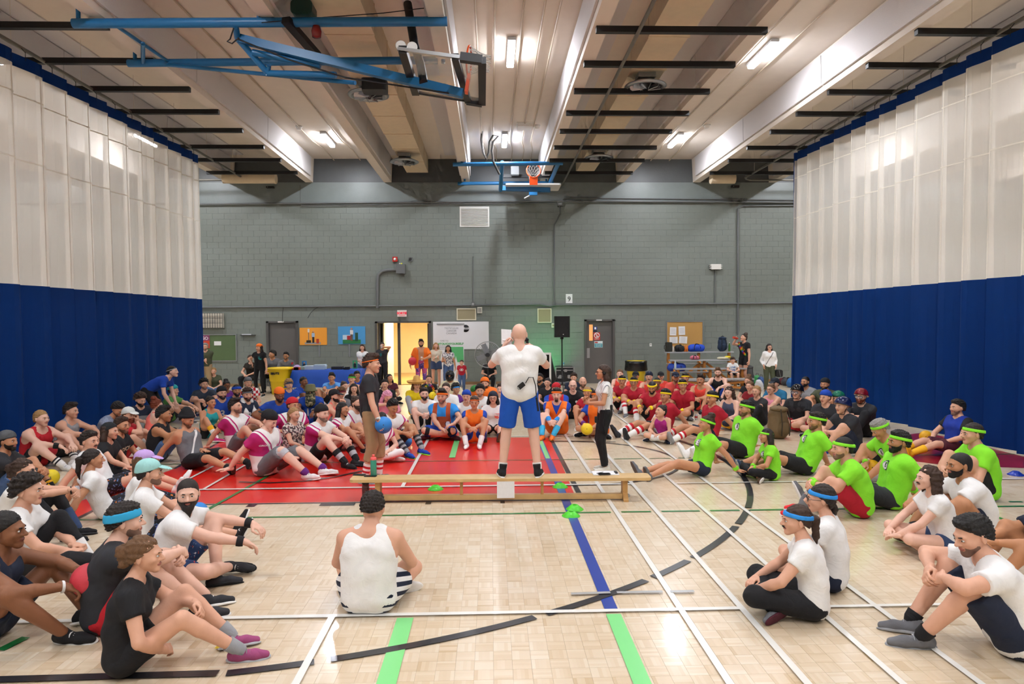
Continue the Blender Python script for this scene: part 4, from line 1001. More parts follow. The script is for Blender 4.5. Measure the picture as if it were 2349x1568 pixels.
def hat_mesh(style):
    def mk():
        ms = [mat('cloth_any', '#333333')]
        if style in ('cap', 'capback'):
            sg = 1 if style == 'cap' else -1
            V, Q = shell(.017, hat=True, cut=[hl(.22,.032,-.01)], extra=lambda f: f.ell((0,-.015,.075), (.078,.095,.06), .03))
            f = Field(); f.ell((0,sg*.115,.05), (.072,.085,.006), .01, R=Matrix.Rotation(-sg*.28, 3, 'X'))
            V2, Q2 = f.mesh(.0065, cuts=[lambda X, Y, Z: (.055-sg*Y)+0*X+0*Z])
            V3, Q3 = uv_ball((0,-.015,.139), (.009,.009,.006))
            parts = [(V, Q, 0), (V2, Q2, 0), (V3, Q3, 0)]
        elif style == 'beanie':
            V, Q = shell(.02, hat=True, cut=[hl(.35,.022,-.05)], extra=lambda f: f.ell((0,-.04,.11), (.065,.07,.06), .03), amp=.003, fr=60)
            V2, Q2 = shell(.027, hat=True, cut=[hl(.35,.022,-.05), lambda X, Y, Z: Z-(.35*Y+.062)+0*X])
            parts = [(V, Q, 0), (V2, Q2, 0)]
        elif style == 'bandana':
            V, Q = shell(.017, hat=True, cut=[hl(.55,.02,-.05)], amp=.002, fr=70); parts = [(V, Q, 0)]
        elif style == 'helmet':
            V, Q = shell(.036, hat=True, cut=[hl(.35,.02,-.055)], extra=lambda f: f.ell((0,-.02,.06), (.1,.125,.09), .02))
            V2, Q2 = shell(.042, hat=True, cut=[hl(.35,.02,-.055), lambda X, Y, Z: Z-(.35*Y+.036)+0*X])
            f = Field()
            for sx in (-1, 1): f.cone((sx*.095,.0,-.005), (sx*.06,.03,-.125), .006, .006, 0)
            f.cone((-.06,.03,-.125), (.06,.03,-.125), .006, .006, 0)
            parts = [(V, Q, 0), (V2, Q2, 0), (*f.mesh(.005), 1)]; ms.append(mat('strap_black', '#15151a'))
        elif style == 'fullhelmet':
            f = Field(); f.ell((0,-.01,.02), (.125,.15,.14), .02); f.ell((0,.04,-.06), (.11,.11,.08), .04)
            f.ell((0,.16,.015), (.09,.08,.035), .01, sub=True)
            V, Q = f.mesh(.008, cuts=[lambda X, Y, Z: -.125-Z+0*X+0*Y])
            f = Field(); f.ell((0,-.01,.03), (.129,.156,.135), .01)
            V2, Q2 = f.mesh(.008, cuts=[lambda X, Y, Z: np.maximum(np.maximum(.04-Y, .035-Z), Z-.10)+0*X])
            parts = [(V, Q, 0), (V2, Q2, 1)]; ms.append(mat('visor', '#20242a', .08, var=.0))
        elif style == 'sombrero':
            mbx = MB(); mbx.lathe((0,-.02,.05), [(.095,0),(.2,-.012),(.225,.035),(.228,.042),(.2,-.002),(.1,.012),(.094,.05),(.07,.14),(.03,.17),(.0005,.175)], 28, cap=False)
            me = mbx.mesh('hat', ms); return me
        elif style == 'bucket':
            mbx = MB(); mbx.lathe((0,-.015,.03), [(.1,.0),(.135,-.03),(.138,-.026),(.104,.01),(.094,.085),(.08,.1),(.0005,.102)], 24, cap=False)
            return mbx.mesh('hat', ms)
        elif style == 'pumpkin':
            V, Q = shell(.03, hat=True, cut=[hl(.3,.05,.0)], extra=lambda f: f.ell((0,-.01,.1), (.085,.09,.06), .03))
            parts = [(V, Q, 0)]
        return np_mesh('hat', parts, ms)
    return tpl('hat_'+style, mk)
def ring_mesh(style):
    """headband: closed band fitted round the skull"""
    def mk():
        lo, hi, off = {'band': (.026,.058,.019), 'thin': (.036,.05,.017), 'wide': (.02,.075,.02)}[style]
        V, Q = shell(off, hat=True, cut=[lambda X, Y, Z: np.maximum(lo+.18*Y-Z, Z-hi-.18*Y)+0*X], h=.006)
        return np_mesh('headband', [(V, Q, 0)], [mat('cloth_any', '#333333')])
    return tpl('ring_'+style, mk)
def beard_mesh(style):
    def mk():
        f = Field(); o = {'stubble': .0022, 'beard': .006, 'long': .010, 'goatee': .006, 'moustache': .005}[style]
        if style == 'moustache':
            f.cone((-.004,.103,-.046), (-.026,.094,-.054), .0065, .004, .004); f.cone((.004,.103,-.046), (.026,.094,-.054), .0065, .004, .004)
            V, Q = f.mesh(.004)
        else:
            f.ell((0,.03,-.02), (.066+o,.064+o,.075+o), .02); f.cone((0,.02,-.045), (0,.062,-.088), .058+o, .03+o, .03); f.ell((0,.074,-.098), (.022+o,.016+o,.014+o), .02)
            f.cone((0,.088,-.047), (0,.088,-.05), .03, .03, .01) if 0 else None
            if style == 'long': f.cone((0,.07,-.09), (0,.085,-.17), .042, .016, .02)
            f.ell((0,.1,-.058), (.024,.035,.0085), .004, sub=True)
            cut = [lambda X, Y, Z: np.maximum(Z+.043+.0*X-.9*np.maximum(.045-Y, 0), .004-Y)]
            if style == 'goatee': cut = [lambda X, Y, Z: np.maximum(np.maximum(Z+.04, np.abs(X)-.03), .03-Y)]
            V, Q = f.mesh(.0062, cuts=cut)
            if style != 'stubble': V = noisy(V, .002, 200)
        return np_mesh('beard', [(V, Q, 0)], [mat('hair_any', '#332218')])
    return tpl('beard_'+style, mk)
def glasses_mesh(style):
    def mk():
        b = MB()
        for sx in (-1, 1):
            c = Vector((sx*.033,.106,.0)); pts = []
            rx, rz = (.023,.019) if style != 'goggles' else (.034,.026)
            ring = [c+Vector((rx*math.cos(a), -.004*abs(math.cos(a)), rz*math.sin(a))) for a in [2*math.pi*k/12 for k in range(13)]]
            b.tube(ring, .0022 if style != 'goggles' else .005, 5, 0, False)
            if style in ('sun', 'goggles'): b.add(ring[:12], [tuple(range(12))], 1)
            b.tube([c+Vector((sx*rx,-.004,.004)), Vector((sx*.082,.07,.006)), Vector((sx*.086,-.02,.0))], .002, 5)
        b.tube([(-.011,.105,.004), (0,.108,.007), (.011,.105,.004)], .002, 5)
        return b.mesh('glasses', [mat('frame_any', '#101014', .3), mat('lens_'+style, '#0d0d10' if style == 'sun' else '#c8d4e0', .05, alpha=(1 if style == 'sun' else .35))])
    return tpl('glasses_'+style, mk)
def shoe_mesh(style):
    """foot frame: ankle joint at origin, toe along +Y, sole at z=-0.09"""
    def mk():
        f = Field()
        f.cone((0,-.045,-.048), (0,.10,-.056), .037, .036, .03); f.cone((0,.10,-.056), (0,.172,-.062), .037, .026, .02)
        top = .055 if style == 'high' else .0
        f.cone((0,-.012,top), (0,.0,-.04), .044, .04, .03)
        V, Q = f.mesh(.0085, cuts=[lambda X, Y, Z: -.078-Z+0*X+0*Y, lambda X, Y, Z: Z-(top+.004)+0*X+0*Y])
        g = Field(); g.ell((0,.0,-.082), (.038,.095,.016), .01); g.ell((.0,.11,-.082), (.044,.098,.015), .03)
        V2, Q2 = g.mesh(.0085, cuts=[lambda X, Y, Z: -.091-Z+0*X+0*Y, lambda X, Y, Z: Z+.07+0*X+0*Y])
        b = [(V, Q, 0), (V2, Q2, 1)]
        for i in range(4):
            y = .045+.022*i; z = -.012-.008*i
            b.append((*strip_quads([(x, y, z-2.2*x*x*10) for x in np.linspace(-.022,.022,4)], .004, .006), 2))
        return np_mesh('shoe', b, [mat('shoe_any', '#888888'), mat('sole_any', '#e8e8e8'), mat('lace_any', '#dddddd')])
    return tpl('shoe_'+style, mk)
def foot_parts(fem):
    f = Field(); f.cone((0,-.04,-.055), (0,.1,-.066), .03, .026, .02); f.cone((0,.1,-.066), (0,.165,-.074), .03, .014, .02); f.cone((0,-.005,.02), (0,-.01,-.05), .036, .034, .02)
    return f.mesh(.009, cuts=[lambda X, Y, Z: -.088-Z+0*X+0*Y])

# ------------------------------------------------------------------ palettes
SKIN = {'fair': '#dba78c', 'pale': '#e6b8a2', 'tan': '#c78e6b', 'olive': '#bd855f', 'brown': '#8a5a3e', 'dark': '#5a3826'}
HAIRC = {'black': '#15110f', 'dark': '#22160f', 'brown': '#3b2517', 'light': '#6b4a2c', 'blond': '#a27c4c', 'red': '#7a3417', 'grey': '#8f8b86'}
def skin_mat(t):
    n = 'skin_'+t
    if n in MATS: return MATS[n]
    m = mat(n, SKIN[t], .5, var=.08, scale=14, bump=.06, bscale=120)
    b = m.node_tree.nodes['Principled BSDF']; b.inputs['Specular IOR Level'].default_value = .35
    return m
def hair_mat(c): return mat('hair_'+c, HAIRC[c], .55, var=.35, scale=90, bump=.5, bscale=220)
def cloth(c):
    h = c if c.startswith('#') else CL[c]
    return mat('cloth_'+h, h, .85, var=.06, scale=18, bump=.3, bscale=9)
CL = {'white': '#ecebe9', 'offwhite': '#ddd8cc', 'black': '#141418', 'char': '#2b2c31', 'grey': '#6d6e72', 'lgrey': '#9a9ca0', 'navy': '#182238', 'blue': '#1546b0', 'royal': '#0f55c0', 'sky': '#5a9be0',
      'azure': '#2a8fe0', 'red': '#c01a28', 'coral': '#ec4a3c', 'crimson': '#b0122a', 'orange': '#f2741a', 'rust': '#b5532c', 'green': '#7fd928', 'lime': '#8ae82c', 'dgreen': '#2c7a35', 'leaf': '#5d9a4c', 'olive': '#4a4f38',
      'teal': '#1d9da0', 'magenta': '#b81e6d', 'pink': '#f09ab0', 'salmon': '#f8786c', 'yellow': '#f2d414', 'gold': '#f2b51a', 'purple': '#6a2a86', 'maroon': '#501828', 'khaki': '#a58a66', 'jean': '#47618a', 'denim': '#34486c',
      'brown': '#5c4632', 'lilac': '#c2a0dc', 'mint': '#a2d8d4', 'silver': '#b9bbc0', 'bluegrey': '#7b89a6', 'cream': '#d9cfae'}
def attr_rgb(name, builder):
    """cloth whose printed pattern follows the garment ('cs' = chest coordinates)"""
    if name in MATS: return MATS[name]
    m = bpy.data.materials.new(name); MATS[name] = m
    nt, N, L, b = nodes_of(m); b.inputs['Roughness'].default_value = .85
    a = N.new('ShaderNodeAttribute'); a.attribute_name = 'cs'
    sp = N.new('ShaderNodeSeparateXYZ'); L.new(a.outputs['Vector'], sp.inputs[0])
    def mth(op, x, y=None):
        n = N.new('ShaderNodeMath'); n.operation = op
        for i, v in enumerate((x, y)):
            if v is None: continue
            if isinstance(v, (int, float)): n.inputs[i].default_value = v
            else: L.new(v, n.inputs[i])
        return n.outputs[0]
    def mix(f, c0, c1):
        n = N.new('ShaderNodeMix'); n.data_type = 'RGBA'; L.new(f, n.inputs[0])
        for i, c in ((6, c0), (7, c1)):
            if isinstance(c, str): n.inputs[i].default_value = srgb(CL.get(c, c))
            else: L.new(c, n.inputs[i])
        return n.outputs[2]
    def noise(sc, thr=None, kind='ShaderNodeTexNoise'):
        n = N.new(kind); n.inputs['Scale'].default_value = sc; L.new(a.outputs['Vector'], n.inputs['Vector'])
        o = n.outputs['Fac'] if kind == 'ShaderNodeTexNoise' else n.outputs['Distance']
        return o if thr is None else mth('GREATER_THAN', o, thr)
    L.new(builder(sp.outputs[0], sp.outputs[1], sp.outputs[2], mth, mix, noise), b.inputs['Base Color'])
    n2 = N.new('ShaderNodeTexNoise'); n2.inputs['Scale'].default_value = 11; L.new(a.outputs['Vector'], n2.inputs['Vector'])
    bp = N.new('ShaderNodeBump'); bp.inputs['Strength'].default_value = .3; bp.inputs['Distance'].default_value = .03
    L.new(n2.outputs['Fac'], bp.inputs['Height']); L.new(bp.outputs['Normal'], b.inputs['Normal'])
    return m
def jersey(x, y, z, mth, mix, noise):        # pink and white team shirt, diagonal bands from the collar
    ax = mth('ABSOLUTE', x)
    d = mth('SUBTRACT', ax, mth('MULTIPLY', mth('ADD', z, .30), .55))           # diagonal from collar to waist
    side = mth('GREATER_THAN', d, -.01)
    band = mth('MULTIPLY', mth('GREATER_THAN', d, .015), mth('LESS_THAN', d, .05))
    c = mix(side, 'white', 'magenta'); c = mix(band, c, 'white')
    low = mth('LESS_THAN', z, -.26); c = mix(low, c, 'white')
    fl = mth('MULTIPLY', mth('MULTIPLY', mth('LESS_THAN', mth('ABSOLUTE', mth('ADD', x, mth('MULTIPLY', mth('ADD', z, .26), .5))), mth('MULTIPLY', mth('SUBTRACT', -.12, z), .35)), mth('GREATER_THAN', z, -.34)), mth('GREATER_THAN', y, 0.02))
    flame = mix(noise(18, .5), 'purple', 'magenta')
    return mix(fl, c, flame)
def pinstripe(x, y, z, mth, mix, noise):
    return mix(mth('LESS_THAN', mth('FRACT', mth('MULTIPLY', x, 28)), .14), 'white', '#5a6270')
def checks(x, y, z, mth, mix, noise):
    a = mth('GREATER_THAN', mth('FRACT', mth('MULTIPLY', x, 9)), .5); b = mth('GREATER_THAN', mth('FRACT', mth('MULTIPLY', z, 9)), .5)
    return mix(mth('ABSOLUTE', mth('SUBTRACT', a, b)), 'white', 'red')
def flowers(x, y, z, mth, mix, noise):
    return mix(noise(26, .52), mix(noise(40, .55), '#d9cfc4', '#8c5a60'), '#4a3a3c')
def camo(x, y, z, mth, mix, noise):
    return mix(noise(16, .52), mix(noise(24, .55), '#6b6a4a', '#a89a78'), '#26291d')
def ikat(x, y, z, mth, mix, noise):
    return mix(noise(22, .5), '#6f7078', '#e0dedd')
def galaxy(x, y, z, mth, mix, noise):
    return mix(noise(6, .5), mix(noise(30, .64), '#5a3f8e', '#e8c8e0'), '#b24a78')
def uspant(x, y, z, mth, mix, noise):
    return mix(mth('GREATER_THAN', mth('FRACT', mth('MULTIPLY', z, 16)), .5), 'navy', 'white')
def usred(x, y, z, mth, mix, noise):
    return mix(mth('GREATER_THAN', mth('FRACT', mth('MULTIPLY', mth('ADD', z, mth('MULTIPLY', y, .3)), 14)), .5), 'red', 'white')
def printed(x, y, z, mth, mix, noise):
    return mix(noise(34, .62), mix(noise(20, .66), '#14141c', '#d97a30'), '#5b6f9c')
def heather(x, y, z, mth, mix, noise):
    return mix(noise(60, .5), '#7b89a6', '#97a2b8')
def bluedots(x, y, z, mth, mix, noise):
    return mix(noise(40, .64), mix(noise(55, .68), '#2c4674', '#e8e8ee'), '#c84a3a')
def v_orange(x, y, z, mth, mix, noise):     # orange training top over a blue tee: blue shows in a V and on the sleeves
    ax = mth('ABSOLUTE', x)
    v = mth('MULTIPLY', mth('LESS_THAN', ax, mth('MULTIPLY', mth('ADD', z, .15), .42)), mth('GREATER_THAN', y, 0))
    return mix(mth('MAXIMUM', v, mth('GREATER_THAN', ax, .185)), 'orange', 'blue')
def u_rust(x, y, z, mth, mix, noise):       # scoop neck rust tank over a sky blue tee
    ax = mth('ABSOLUTE', x)
    u = mth('MULTIPLY', mth('LESS_THAN', ax, .075), mth('GREATER_THAN', z, -.13))
    return mix(mth('MAXIMUM', u, mth('GREATER_THAN', ax, .15)), 'rust', 'azure')
def u_orange(x, y, z, mth, mix, noise):
    ax = mth('ABSOLUTE', x)
    return mix(mth('GREATER_THAN', ax, .15), 'orange', 'blue')
def superred(x, y, z, mth, mix, noise):
    return mix(mth('GREATER_THAN', mth('ABSOLUTE', x), .15), 'red', 'blue')
def darksleeve(x, y, z, mth, mix, noise):
    return mix(mth('GREATER_THAN', mth('ABSOLUTE', x), .17), '#1436a0', '#18181c')
def bluejersey(x, y, z, mth, mix, noise):
    return mix(mth('GREATER_THAN', noise(9), .62), '#12409f', '#1a52bc')
PAT = {f.__name__: f for f in (jersey, pinstripe, checks, flowers, camo, ikat, galaxy, uspant, usred, printed, heather, bluedots, v_orange, u_rust, u_orange, superred, bluejersey, darksleeve)}
def garment(c): return attr_rgb('print_'+c, PAT[c]) if c in PAT else cloth(c)
def obj_mat(o, i, m):
    s = o.material_slots[i]; s.link = 'OBJECT'; s.material = m

# ------------------------------------------------------------------ poses
# local frame: x to the person's right, y forward, z up; feet/hands given for the right side as (x, y, z), mirrored for the left
POSES = {
 'hug':   dict(hz=.115, a=(-10,14,16,6), foot=(.12,.50,.085), kp=(.3,.2,1), toe=(.1,1,-.02), hand=(.03,.46,.33), ep=(1,-.2,-.5), hd=(-.8,.5,-.3), hn=(.1,-.9,-.3), hp='grip'),
 'wide':  dict(hz=.115, a=(-6,18,20,6), foot=(.17,.50,.085), kp=(.6,.2,1), toe=(.2,1,-.02), hand=(.10,.52,.34), ep=(1,.1,-.3), hd=(-.3,.8,-.5), hn=(.2,-.3,-1), hp='relax'),
 'cross': dict(hz=.115, a=(-4,14,16,6), foot=(-.15,.27,.07), kp=(1,.55,.3), toe=(-.75,.55,-.1), hand=(.05,.30,.20), ep=(1,-.3,-.2), hd=(-.8,.5,-.2), hn=(.1,-.2,-1), hp='relax'),
 'crossk':dict(hz=.115, a=(-6,10,12,4), foot=(-.15,.27,.07), kp=(1,.55,.3), toe=(-.75,.55,-.1), hand=(.22,.36,.25), ep=(1,-.5,0), hd=(.1,.8,-.5), hn=(0,-.3,-1), hp='relax'),
 'lean':  dict(hz=.115, a=(-30,-22,0,6), foot=(.15,.80,.075), kp=(.2,0,1), toe=(.35,.35,.9), hand=(.30,-.46,.035), ep=(.5,-1,.1), hd=(.4,-.9,-.05), hn=(0,0,-1), hp='flat'),
 'leanup':dict(hz=.115, a=(-28,-18,2,6), foot=(.14,.50,.085), kp=(.25,0,1), toe=(.15,1,0), hand=(.28,-.44,.035), ep=(.5,-1,.1), hd=(.4,-.9,-.05), hn=(0,0,-1), hp='flat'),
 'straight':dict(hz=.115, a=(-4,12,14,6), foot=(.13,.82,.075), kp=(.25,0,1), toe=(.3,.4,.9), hand=(.12,.30,.22), ep=(1,-.4,-.2), hd=(-.5,.8,-.2), hn=(0,-.2,-1), hp='relax'),
 'kneel': dict(hz=.24, a=(2,8,10,4), foot=(.10,-.14,.075), kp=(.3,1,.1), toe=(0,-1,-.2), hand=(.13,.26,.34), ep=(1,-.6,0), hd=(-.2,.9,-.4), hn=(0,-.2,-1), hp='relax'),
 'chair': dict(hz=.52, a=(-4,10,12,4), foot=(.13,.42,.085), kp=(.2,1,.6), toe=(.12,1,0), hand=(.08,.30,.62), ep=(1,-.6,0), hd=(-.5,.8,-.2), hn=(0,-.2,-1), hp='relax'),
 'stand': dict(hz=.93, a=(-3,3,6,2), foot=(.11,.0,.085), kp=(.1,1,0), toe=(.2,1,0), hand=(.27,.07,.80), ep=(.5,-1,0), hd=(0,.15,-1), hn=(-1,0,0), hp='relax'),
}
NPEOPLE = [0]
SPEAKER_XY = Vector((.42, 8.25))
def ik(a, b, l1, l2, pole):
    a = Vector(a); b = Vector(b); d = b-a; L = d.length
    mx = (l1+l2)*.995
    if L > mx: b = a+d*(mx/L); d = b-a; L = mx
    u = d.normalized(); p = Vector(pole); p = p-u*p.dot(u)
    if p.length < 1e-4: p = u.orthogonal()
    p.normalize()
    x = (l1*l1-l2*l2+L*L)/(2*L); y = math.sqrt(max(l1*l1-x*x, 1e-6))
    return a+u*x+p*y, b
def frame_from(y, z):
    y = Vector(y).normalized(); z = Vector(z); z = (z-y*z.dot(y))
    if z.length < 1e-4: z = y.orthogonal()
    z.normalize(); x = y.cross(z)
    return Matrix((x, y, z)).transposed()
def person(pose, px, label, s=1.0, sex='m', skin='fair', w=1.0, dy=0., yaw=None, hy=None, hpt=0., roll=0.,
           top='tee:white', bot='shorts:black', shoe='white', sole='white', sock=None, hair='short:dark', hat=None, band=None, beard=None,
           gl=None, wrist=None, knee=None, z0=0., pos=None, a=None, tw=0., side=0., LF=None, RF=None, LH=None, RH=None, kpL=None, kpR=None, hpL=None, hpR=None,
           hdL=None, hdR=None, hnL=None, hnR=None, epL=None, epR=None, toeL=None, toeR=None, lod=None, group='people gathered round the bench', decal=None, belly=0., barefoot=False, sleeve=.55, leg=.62, hz=None, vox=None, style_shoe='low', headz=None, D=None):
    NPEOPLE[0] += 1
    P = POSES[pose]; a = a or P['a']; fem = sex == 'f'; kid = sex == 'k'
    if fem and D is None: s *= .975
    rd = math.radians
    def dr(pitch, sd=0.): return Vector((math.sin(rd(sd)), math.sin(rd(pitch))*math.cos(rd(sd)), math.cos(rd(pitch))*math.cos(rd(sd))))
    hz_ = hz if hz is not None else P['hz']
    P0 = Vector((0, 0, hz_)); P1 = P0+dr(a[0], side*.5)*.18; P2 = P1+dr(a[1], side)*.252; N0 = P2+dr(a[2], side*.6)*.066
    HC = N0+dr(a[3] if len(a) > 3 else a[2], side*.4)*.115+Vector((0,.018,0))
    # place so that the head sits where the photo shows it
    if pos is None:
        hw = at_z(px[0], px[1], (HC.z*s+z0) if headz is None else headz)
        if D is not None: hw = at_y(px[0], px[1], D); s = (hw.z-z0)/HC.z
        to = SPEAKER_XY-Vector((hw.x, hw.y))
        if yaw is None: yaw = math.degrees(math.atan2(-to.x, to.y))+dy
        c, sn = math.cos(rd(yaw)), math.sin(rd(yaw))
        rx = hw.x-(c*HC.x-sn*HC.y)*s; ry = hw.y-(sn*HC.x+c*HC.y)*s
    else:
        rx, ry = pos
        to = SPEAKER_XY-Vector((rx, ry))
        if yaw is None: yaw = math.degrees(math.atan2(-to.x, to.y))+dy
    dist = math.hypot(rx, ry)
    if lod is None: lod = 0 if dist < 6.6 else (1 if dist < 10.5 else 2)
    vx = vox or (.0135, .0185, .025)[lod]
    vx = min(vx, .022*s) if kid else vx
    if hy is None:
        hy = (math.degrees(math.atan2(-to.x, to.y))-yaw+180)%360-180
        hy = max(-65, min(65, hy))
    # chest frame
    up2 = (P2-P1).normalized(); rt = Matrix.Rotation(rd(tw), 3, 'Z') @ Vector((1,0,0)); rt = (rt-up2*rt.dot(up2)).normalized(); fw = up2.cross(rt)
    RC = Matrix((rt, fw, up2)).transposed()
    shw = (.150 if fem else .172)*(.5+.5*w)
    tb = (.90 if fem else 1.0)*w; lb = (.92 if fem else 1.0)*(.6+.4*w)
    SH = {}; EL = {}; WR = {}; HPn = {}; KN = {}; AN = {}
    hands = {}; feet = {}
    for sd, nm in ((1, 'R'), (-1, 'L')):
        SH[nm] = P2+rt*shw*sd-up2*.03+fw*.005
        H = (RH if nm == 'R' else LH)
        tgt = Vector(H) if H else Vector((P['hand'][0]*sd, P['hand'][1], P['hand'][2]+ (hz_-P['hz'])))
        ep = (epR if nm == 'R' else epL) or (P['ep'][0]*sd, P['ep'][1], P['ep'][2])
        EL[nm], WR[nm] = ik(SH[nm], tgt, .285*(.95 if fem else 1), .25*(.95 if fem else 1), ep)
        HPn[nm] = P0+Vector((.092*sd*(1.02 if fem else 1), .0, -.01))
        Ft = (RF if nm == 'R' else LF)
        tgt = Vector(Ft) if Ft else Vector((P['foot'][0]*sd, P['foot'][1], P['foot'][2]))
        kp = (kpR if nm == 'R' else kpL) or (P['kp'][0]*sd, P['kp'][1], P['kp'][2])
        KN[nm], AN[nm] = ik(HPn[nm], tgt, .43, .42, kp)
        hd = Vector((hdR if nm == 'R' else hdL) or (P['hd'][0]*sd, P['hd'][1], P['hd'][2]))
        hn = Vector((hnR if nm == 'R' else hnL) or (P['hn'][0]*sd, P['hn'][1], P['hn'][2]))
        hands[nm] = (frame_from(hd, -hn), (hpR if nm == 'R' else hpL) or P['hp'])
        toe = Vector((toeR if nm == 'R' else toeL) or (P['toe'][0]*sd, P['toe'][1], P['toe'][2]))
        shin = (KN[nm]-AN[nm]).normalized()
        feet[nm] = frame_from(toe, shin if abs(shin.dot(toe.normalized())) < .96 else Vector((0,-.3,1)))
    hk = 1.0 if not kid else 1.28
    head_pitch = (a[3] if len(a) > 3 else a[2])*.25-hpt
    RHd = Matrix.Rotation(rd(hy), 3, 'Z') @ Matrix.Rotation(rd(roll), 3, 'Y') @ Matrix.Rotation(-rd(head_pitch), 3, 'X')
    # ---------------- body field
    def torso(f, o, k=.05, neck=True, arms=True, hip=True, sh=True, chest=True):
        fwv = fw*.01
        for sd, nm in ((1,'R'), (-1,'L')):
            if hip: f.cone(P0+Vector((.072*sd,-.005,0)), P1+rt*.068*sd, .103*tb+o*1.5, (.088 if fem else .098)*tb+o, k)
            f.cone(P1+rt*.068*sd, P2+rt*.082*sd*(shw/.172)-up2*.10+fwv, (.088 if fem else .098)*tb+o, .104*tb+o, k)
            if chest: f.cone(P2+rt*.082*sd*(shw/.172)-up2*.10, P2+rt*(shw-.075)*sd-up2*.035, .102*tb+o, .062*tb+o, k)
            if sh: f.cone(P2+rt*.05*sd-up2*.0, SH[nm], .055*tb+o, .058*lb+o, k)
            if fem: f.ell(P2-up2*.125+rt*.068*sd+fw*.085*tb, (.058+o,.05+o,.056+o), .03)
        if belly: f.ell(P1+fw*.06*belly+Vector((0,.02,-.04)), (.15+o,.12*belly+.03+o,.14+o), .06)
    f = Field()
    torso(f, 0)
    f.cone(P2+Vector((0,-.012,.01)), HC+Vector((0,-.012,-.05)), .062*(.6+.4*w)*(.86 if fem else 1), .052*(.86 if fem else 1), .035)
    for nm in 'RL':
        f.cone(SH[nm], EL[nm], .055*lb, .041*lb, .025)
        mid = EL[nm].lerp(WR[nm], .3)
        f.cone(EL[nm], mid, .040*lb, .043*lb, .012); f.cone(mid, WR[nm], .043*lb, .027, .01)
        f.cone(HPn[nm], KN[nm], .088*lb, .057*lb, .03)
        cf = KN[nm].lerp(AN[nm], .3); back = (KN[nm]-HPn[nm]).normalized()*-.0
        f.cone(KN[nm], cf, .056*lb, .056*lb, .012); f.cone(cf, AN[nm], .056*lb, .036*lb, .012)
    V, Q = f.mesh(vx)
    parts = [(V, Q, 0)]
    for Vh, Qh, mi in head_parts(fem, lod):
        parts.append((xf(Vh, RHd, HC, hk*(.96 if fem else 1.0)), Qh, mi))
    for nm in 'RL':
        R, hp = hands[nm]
        Vh, Qh = hand(hp, lod, nm == 'L')
        parts.append((xf(Vh, R, WR[nm], .92 if fem else 1.0), Qh, 0))
        if barefoot:
            Vh, Qh = foot_parts(fem); parts.append((xf(Vh, feet[nm], AN[nm]), Qh, 0))
    hs, hc = (hair.split(':')+['dark'])[:2] if hair else (None, 'dark')
    if (hat or band) and hs in ('short', 'quiff', 'messy', 'curly') and (hat or hs == 'curly') and hs != 'curly': hs = 'crop'
    hm = hair_mat(hc)
    lipc = {'dark': '#4a2a26', 'brown': '#7d4a40'}.get(skin, '#b06a5e')
    me = np_mesh('person', parts, [skin_mat(skin), mat('lips_'+lipc, lipc, .45), mat('eye_white', '#d8d4ce', .3), mat('iris', '#1c1410', .2), hm])
    o = bpy.data.objects.new('person', me); COL.objects.link(o)
    o.location = (rx, ry, z0); o.rotation_euler = (0, 0, rd(yaw)); o.scale = (s, s, s)
    tag(o, label, 'person', group)
    def part(name, me, R=None, t=None, sc=1.0, mats=None):
        c = bpy.data.objects.new(name, me); COL.objects.link(c); c.parent = o
        if R is not None: c.matrix_local = Matrix.Translation(t) @ R.to_4x4() @ Matrix.Scale(sc, 4)
        if mats:
            for i, m in enumerate(mats):
                if m is not None: obj_mat(c, i, m)
        return c
    hsc = hk*(.96 if fem else 1.0)
    if hs and hs != 'bald': part('hair', hair_mesh(hs), RHd, HC, hsc, [hm])
    if hat:
        st, hcx = hat.split(':')[:2]
        ms = [mat('helmet_'+hcx, CL.get(hcx, hcx), .12, var=.02) if st.endswith('helmet') else (mat('straw', '#d6a85c', .8, bump=.5, bscale=60) if st == 'sombrero' else garment(hcx))]
        part('helmet' if st.endswith('helmet') else 'hat', hat_mesh(st), RHd, HC, hsc, ms)
    if band:
        st, bc = band.split(':') if ':' in band else ('band', band)
        part('headband', ring_mesh(st), RHd, HC, hsc, [garment(bc)])
    if beard:
        st, bc = beard.split(':') if ':' in beard else (beard, hc)
        part('beard' if st != 'moustache' else 'moustache', beard_mesh(st), RHd, HC, hsc, [hair_mat(bc) if st != 'stubble' else mat('stubble_'+skin, tuple(int(x*.58) for x in bytes.fromhex(SKIN[skin][1:])), .7)])
    if gl: part('glasses' if gl != 'goggles' else 'goggles', glasses_mesh(gl), RHd, HC, hsc)
    # ---------------- clothes
    ci = RC.inverted(); cp = np.array(P2); CI = np.array(ci)
    csf = lambda V: (V-cp)@CI.T
    ph = random.random()*6
    shirt_me = None
    nz = (.0045 if lod < 2 else .004, 24, ph)
    if top:
        kind, tcol = top.split(':', 1)
        f = Field()
        if kind == 'tank':
            torso(f, .011, sh=False, chest=True)
            for sd in (1, -1): f.cone(P2+rt*(shw-.06)*sd-up2*.07, P2+rt*.062*sd+up2*.02, .062*tb, .052*tb, .03)
            drop = .10
        elif kind == 'vest': torso(f, .013, sh=True)
        elif kind == 'crop': torso(f, .010, sh=False, hip=False)
        else:
            torso(f, .013)
            for nm in 'RL':
                if kind == 'long':
                    f.cone(SH[nm], EL[nm], .066*lb, .054*lb, .03); f.cone(EL[nm], EL[nm].lerp(WR[nm], .93), .053*lb, .042*lb, .015, cut=True)
                else:
                    e = SH[nm].lerp(EL[nm], sleeve if not fem else sleeve-.1)
                    f.cone(SH[nm], e, .068*lb, .070*lb, .03, cut=True)
        cuts = []
        nb = P2+up2*(.045 if kind not in ('tank', 'crop') else .02)+fw*.0
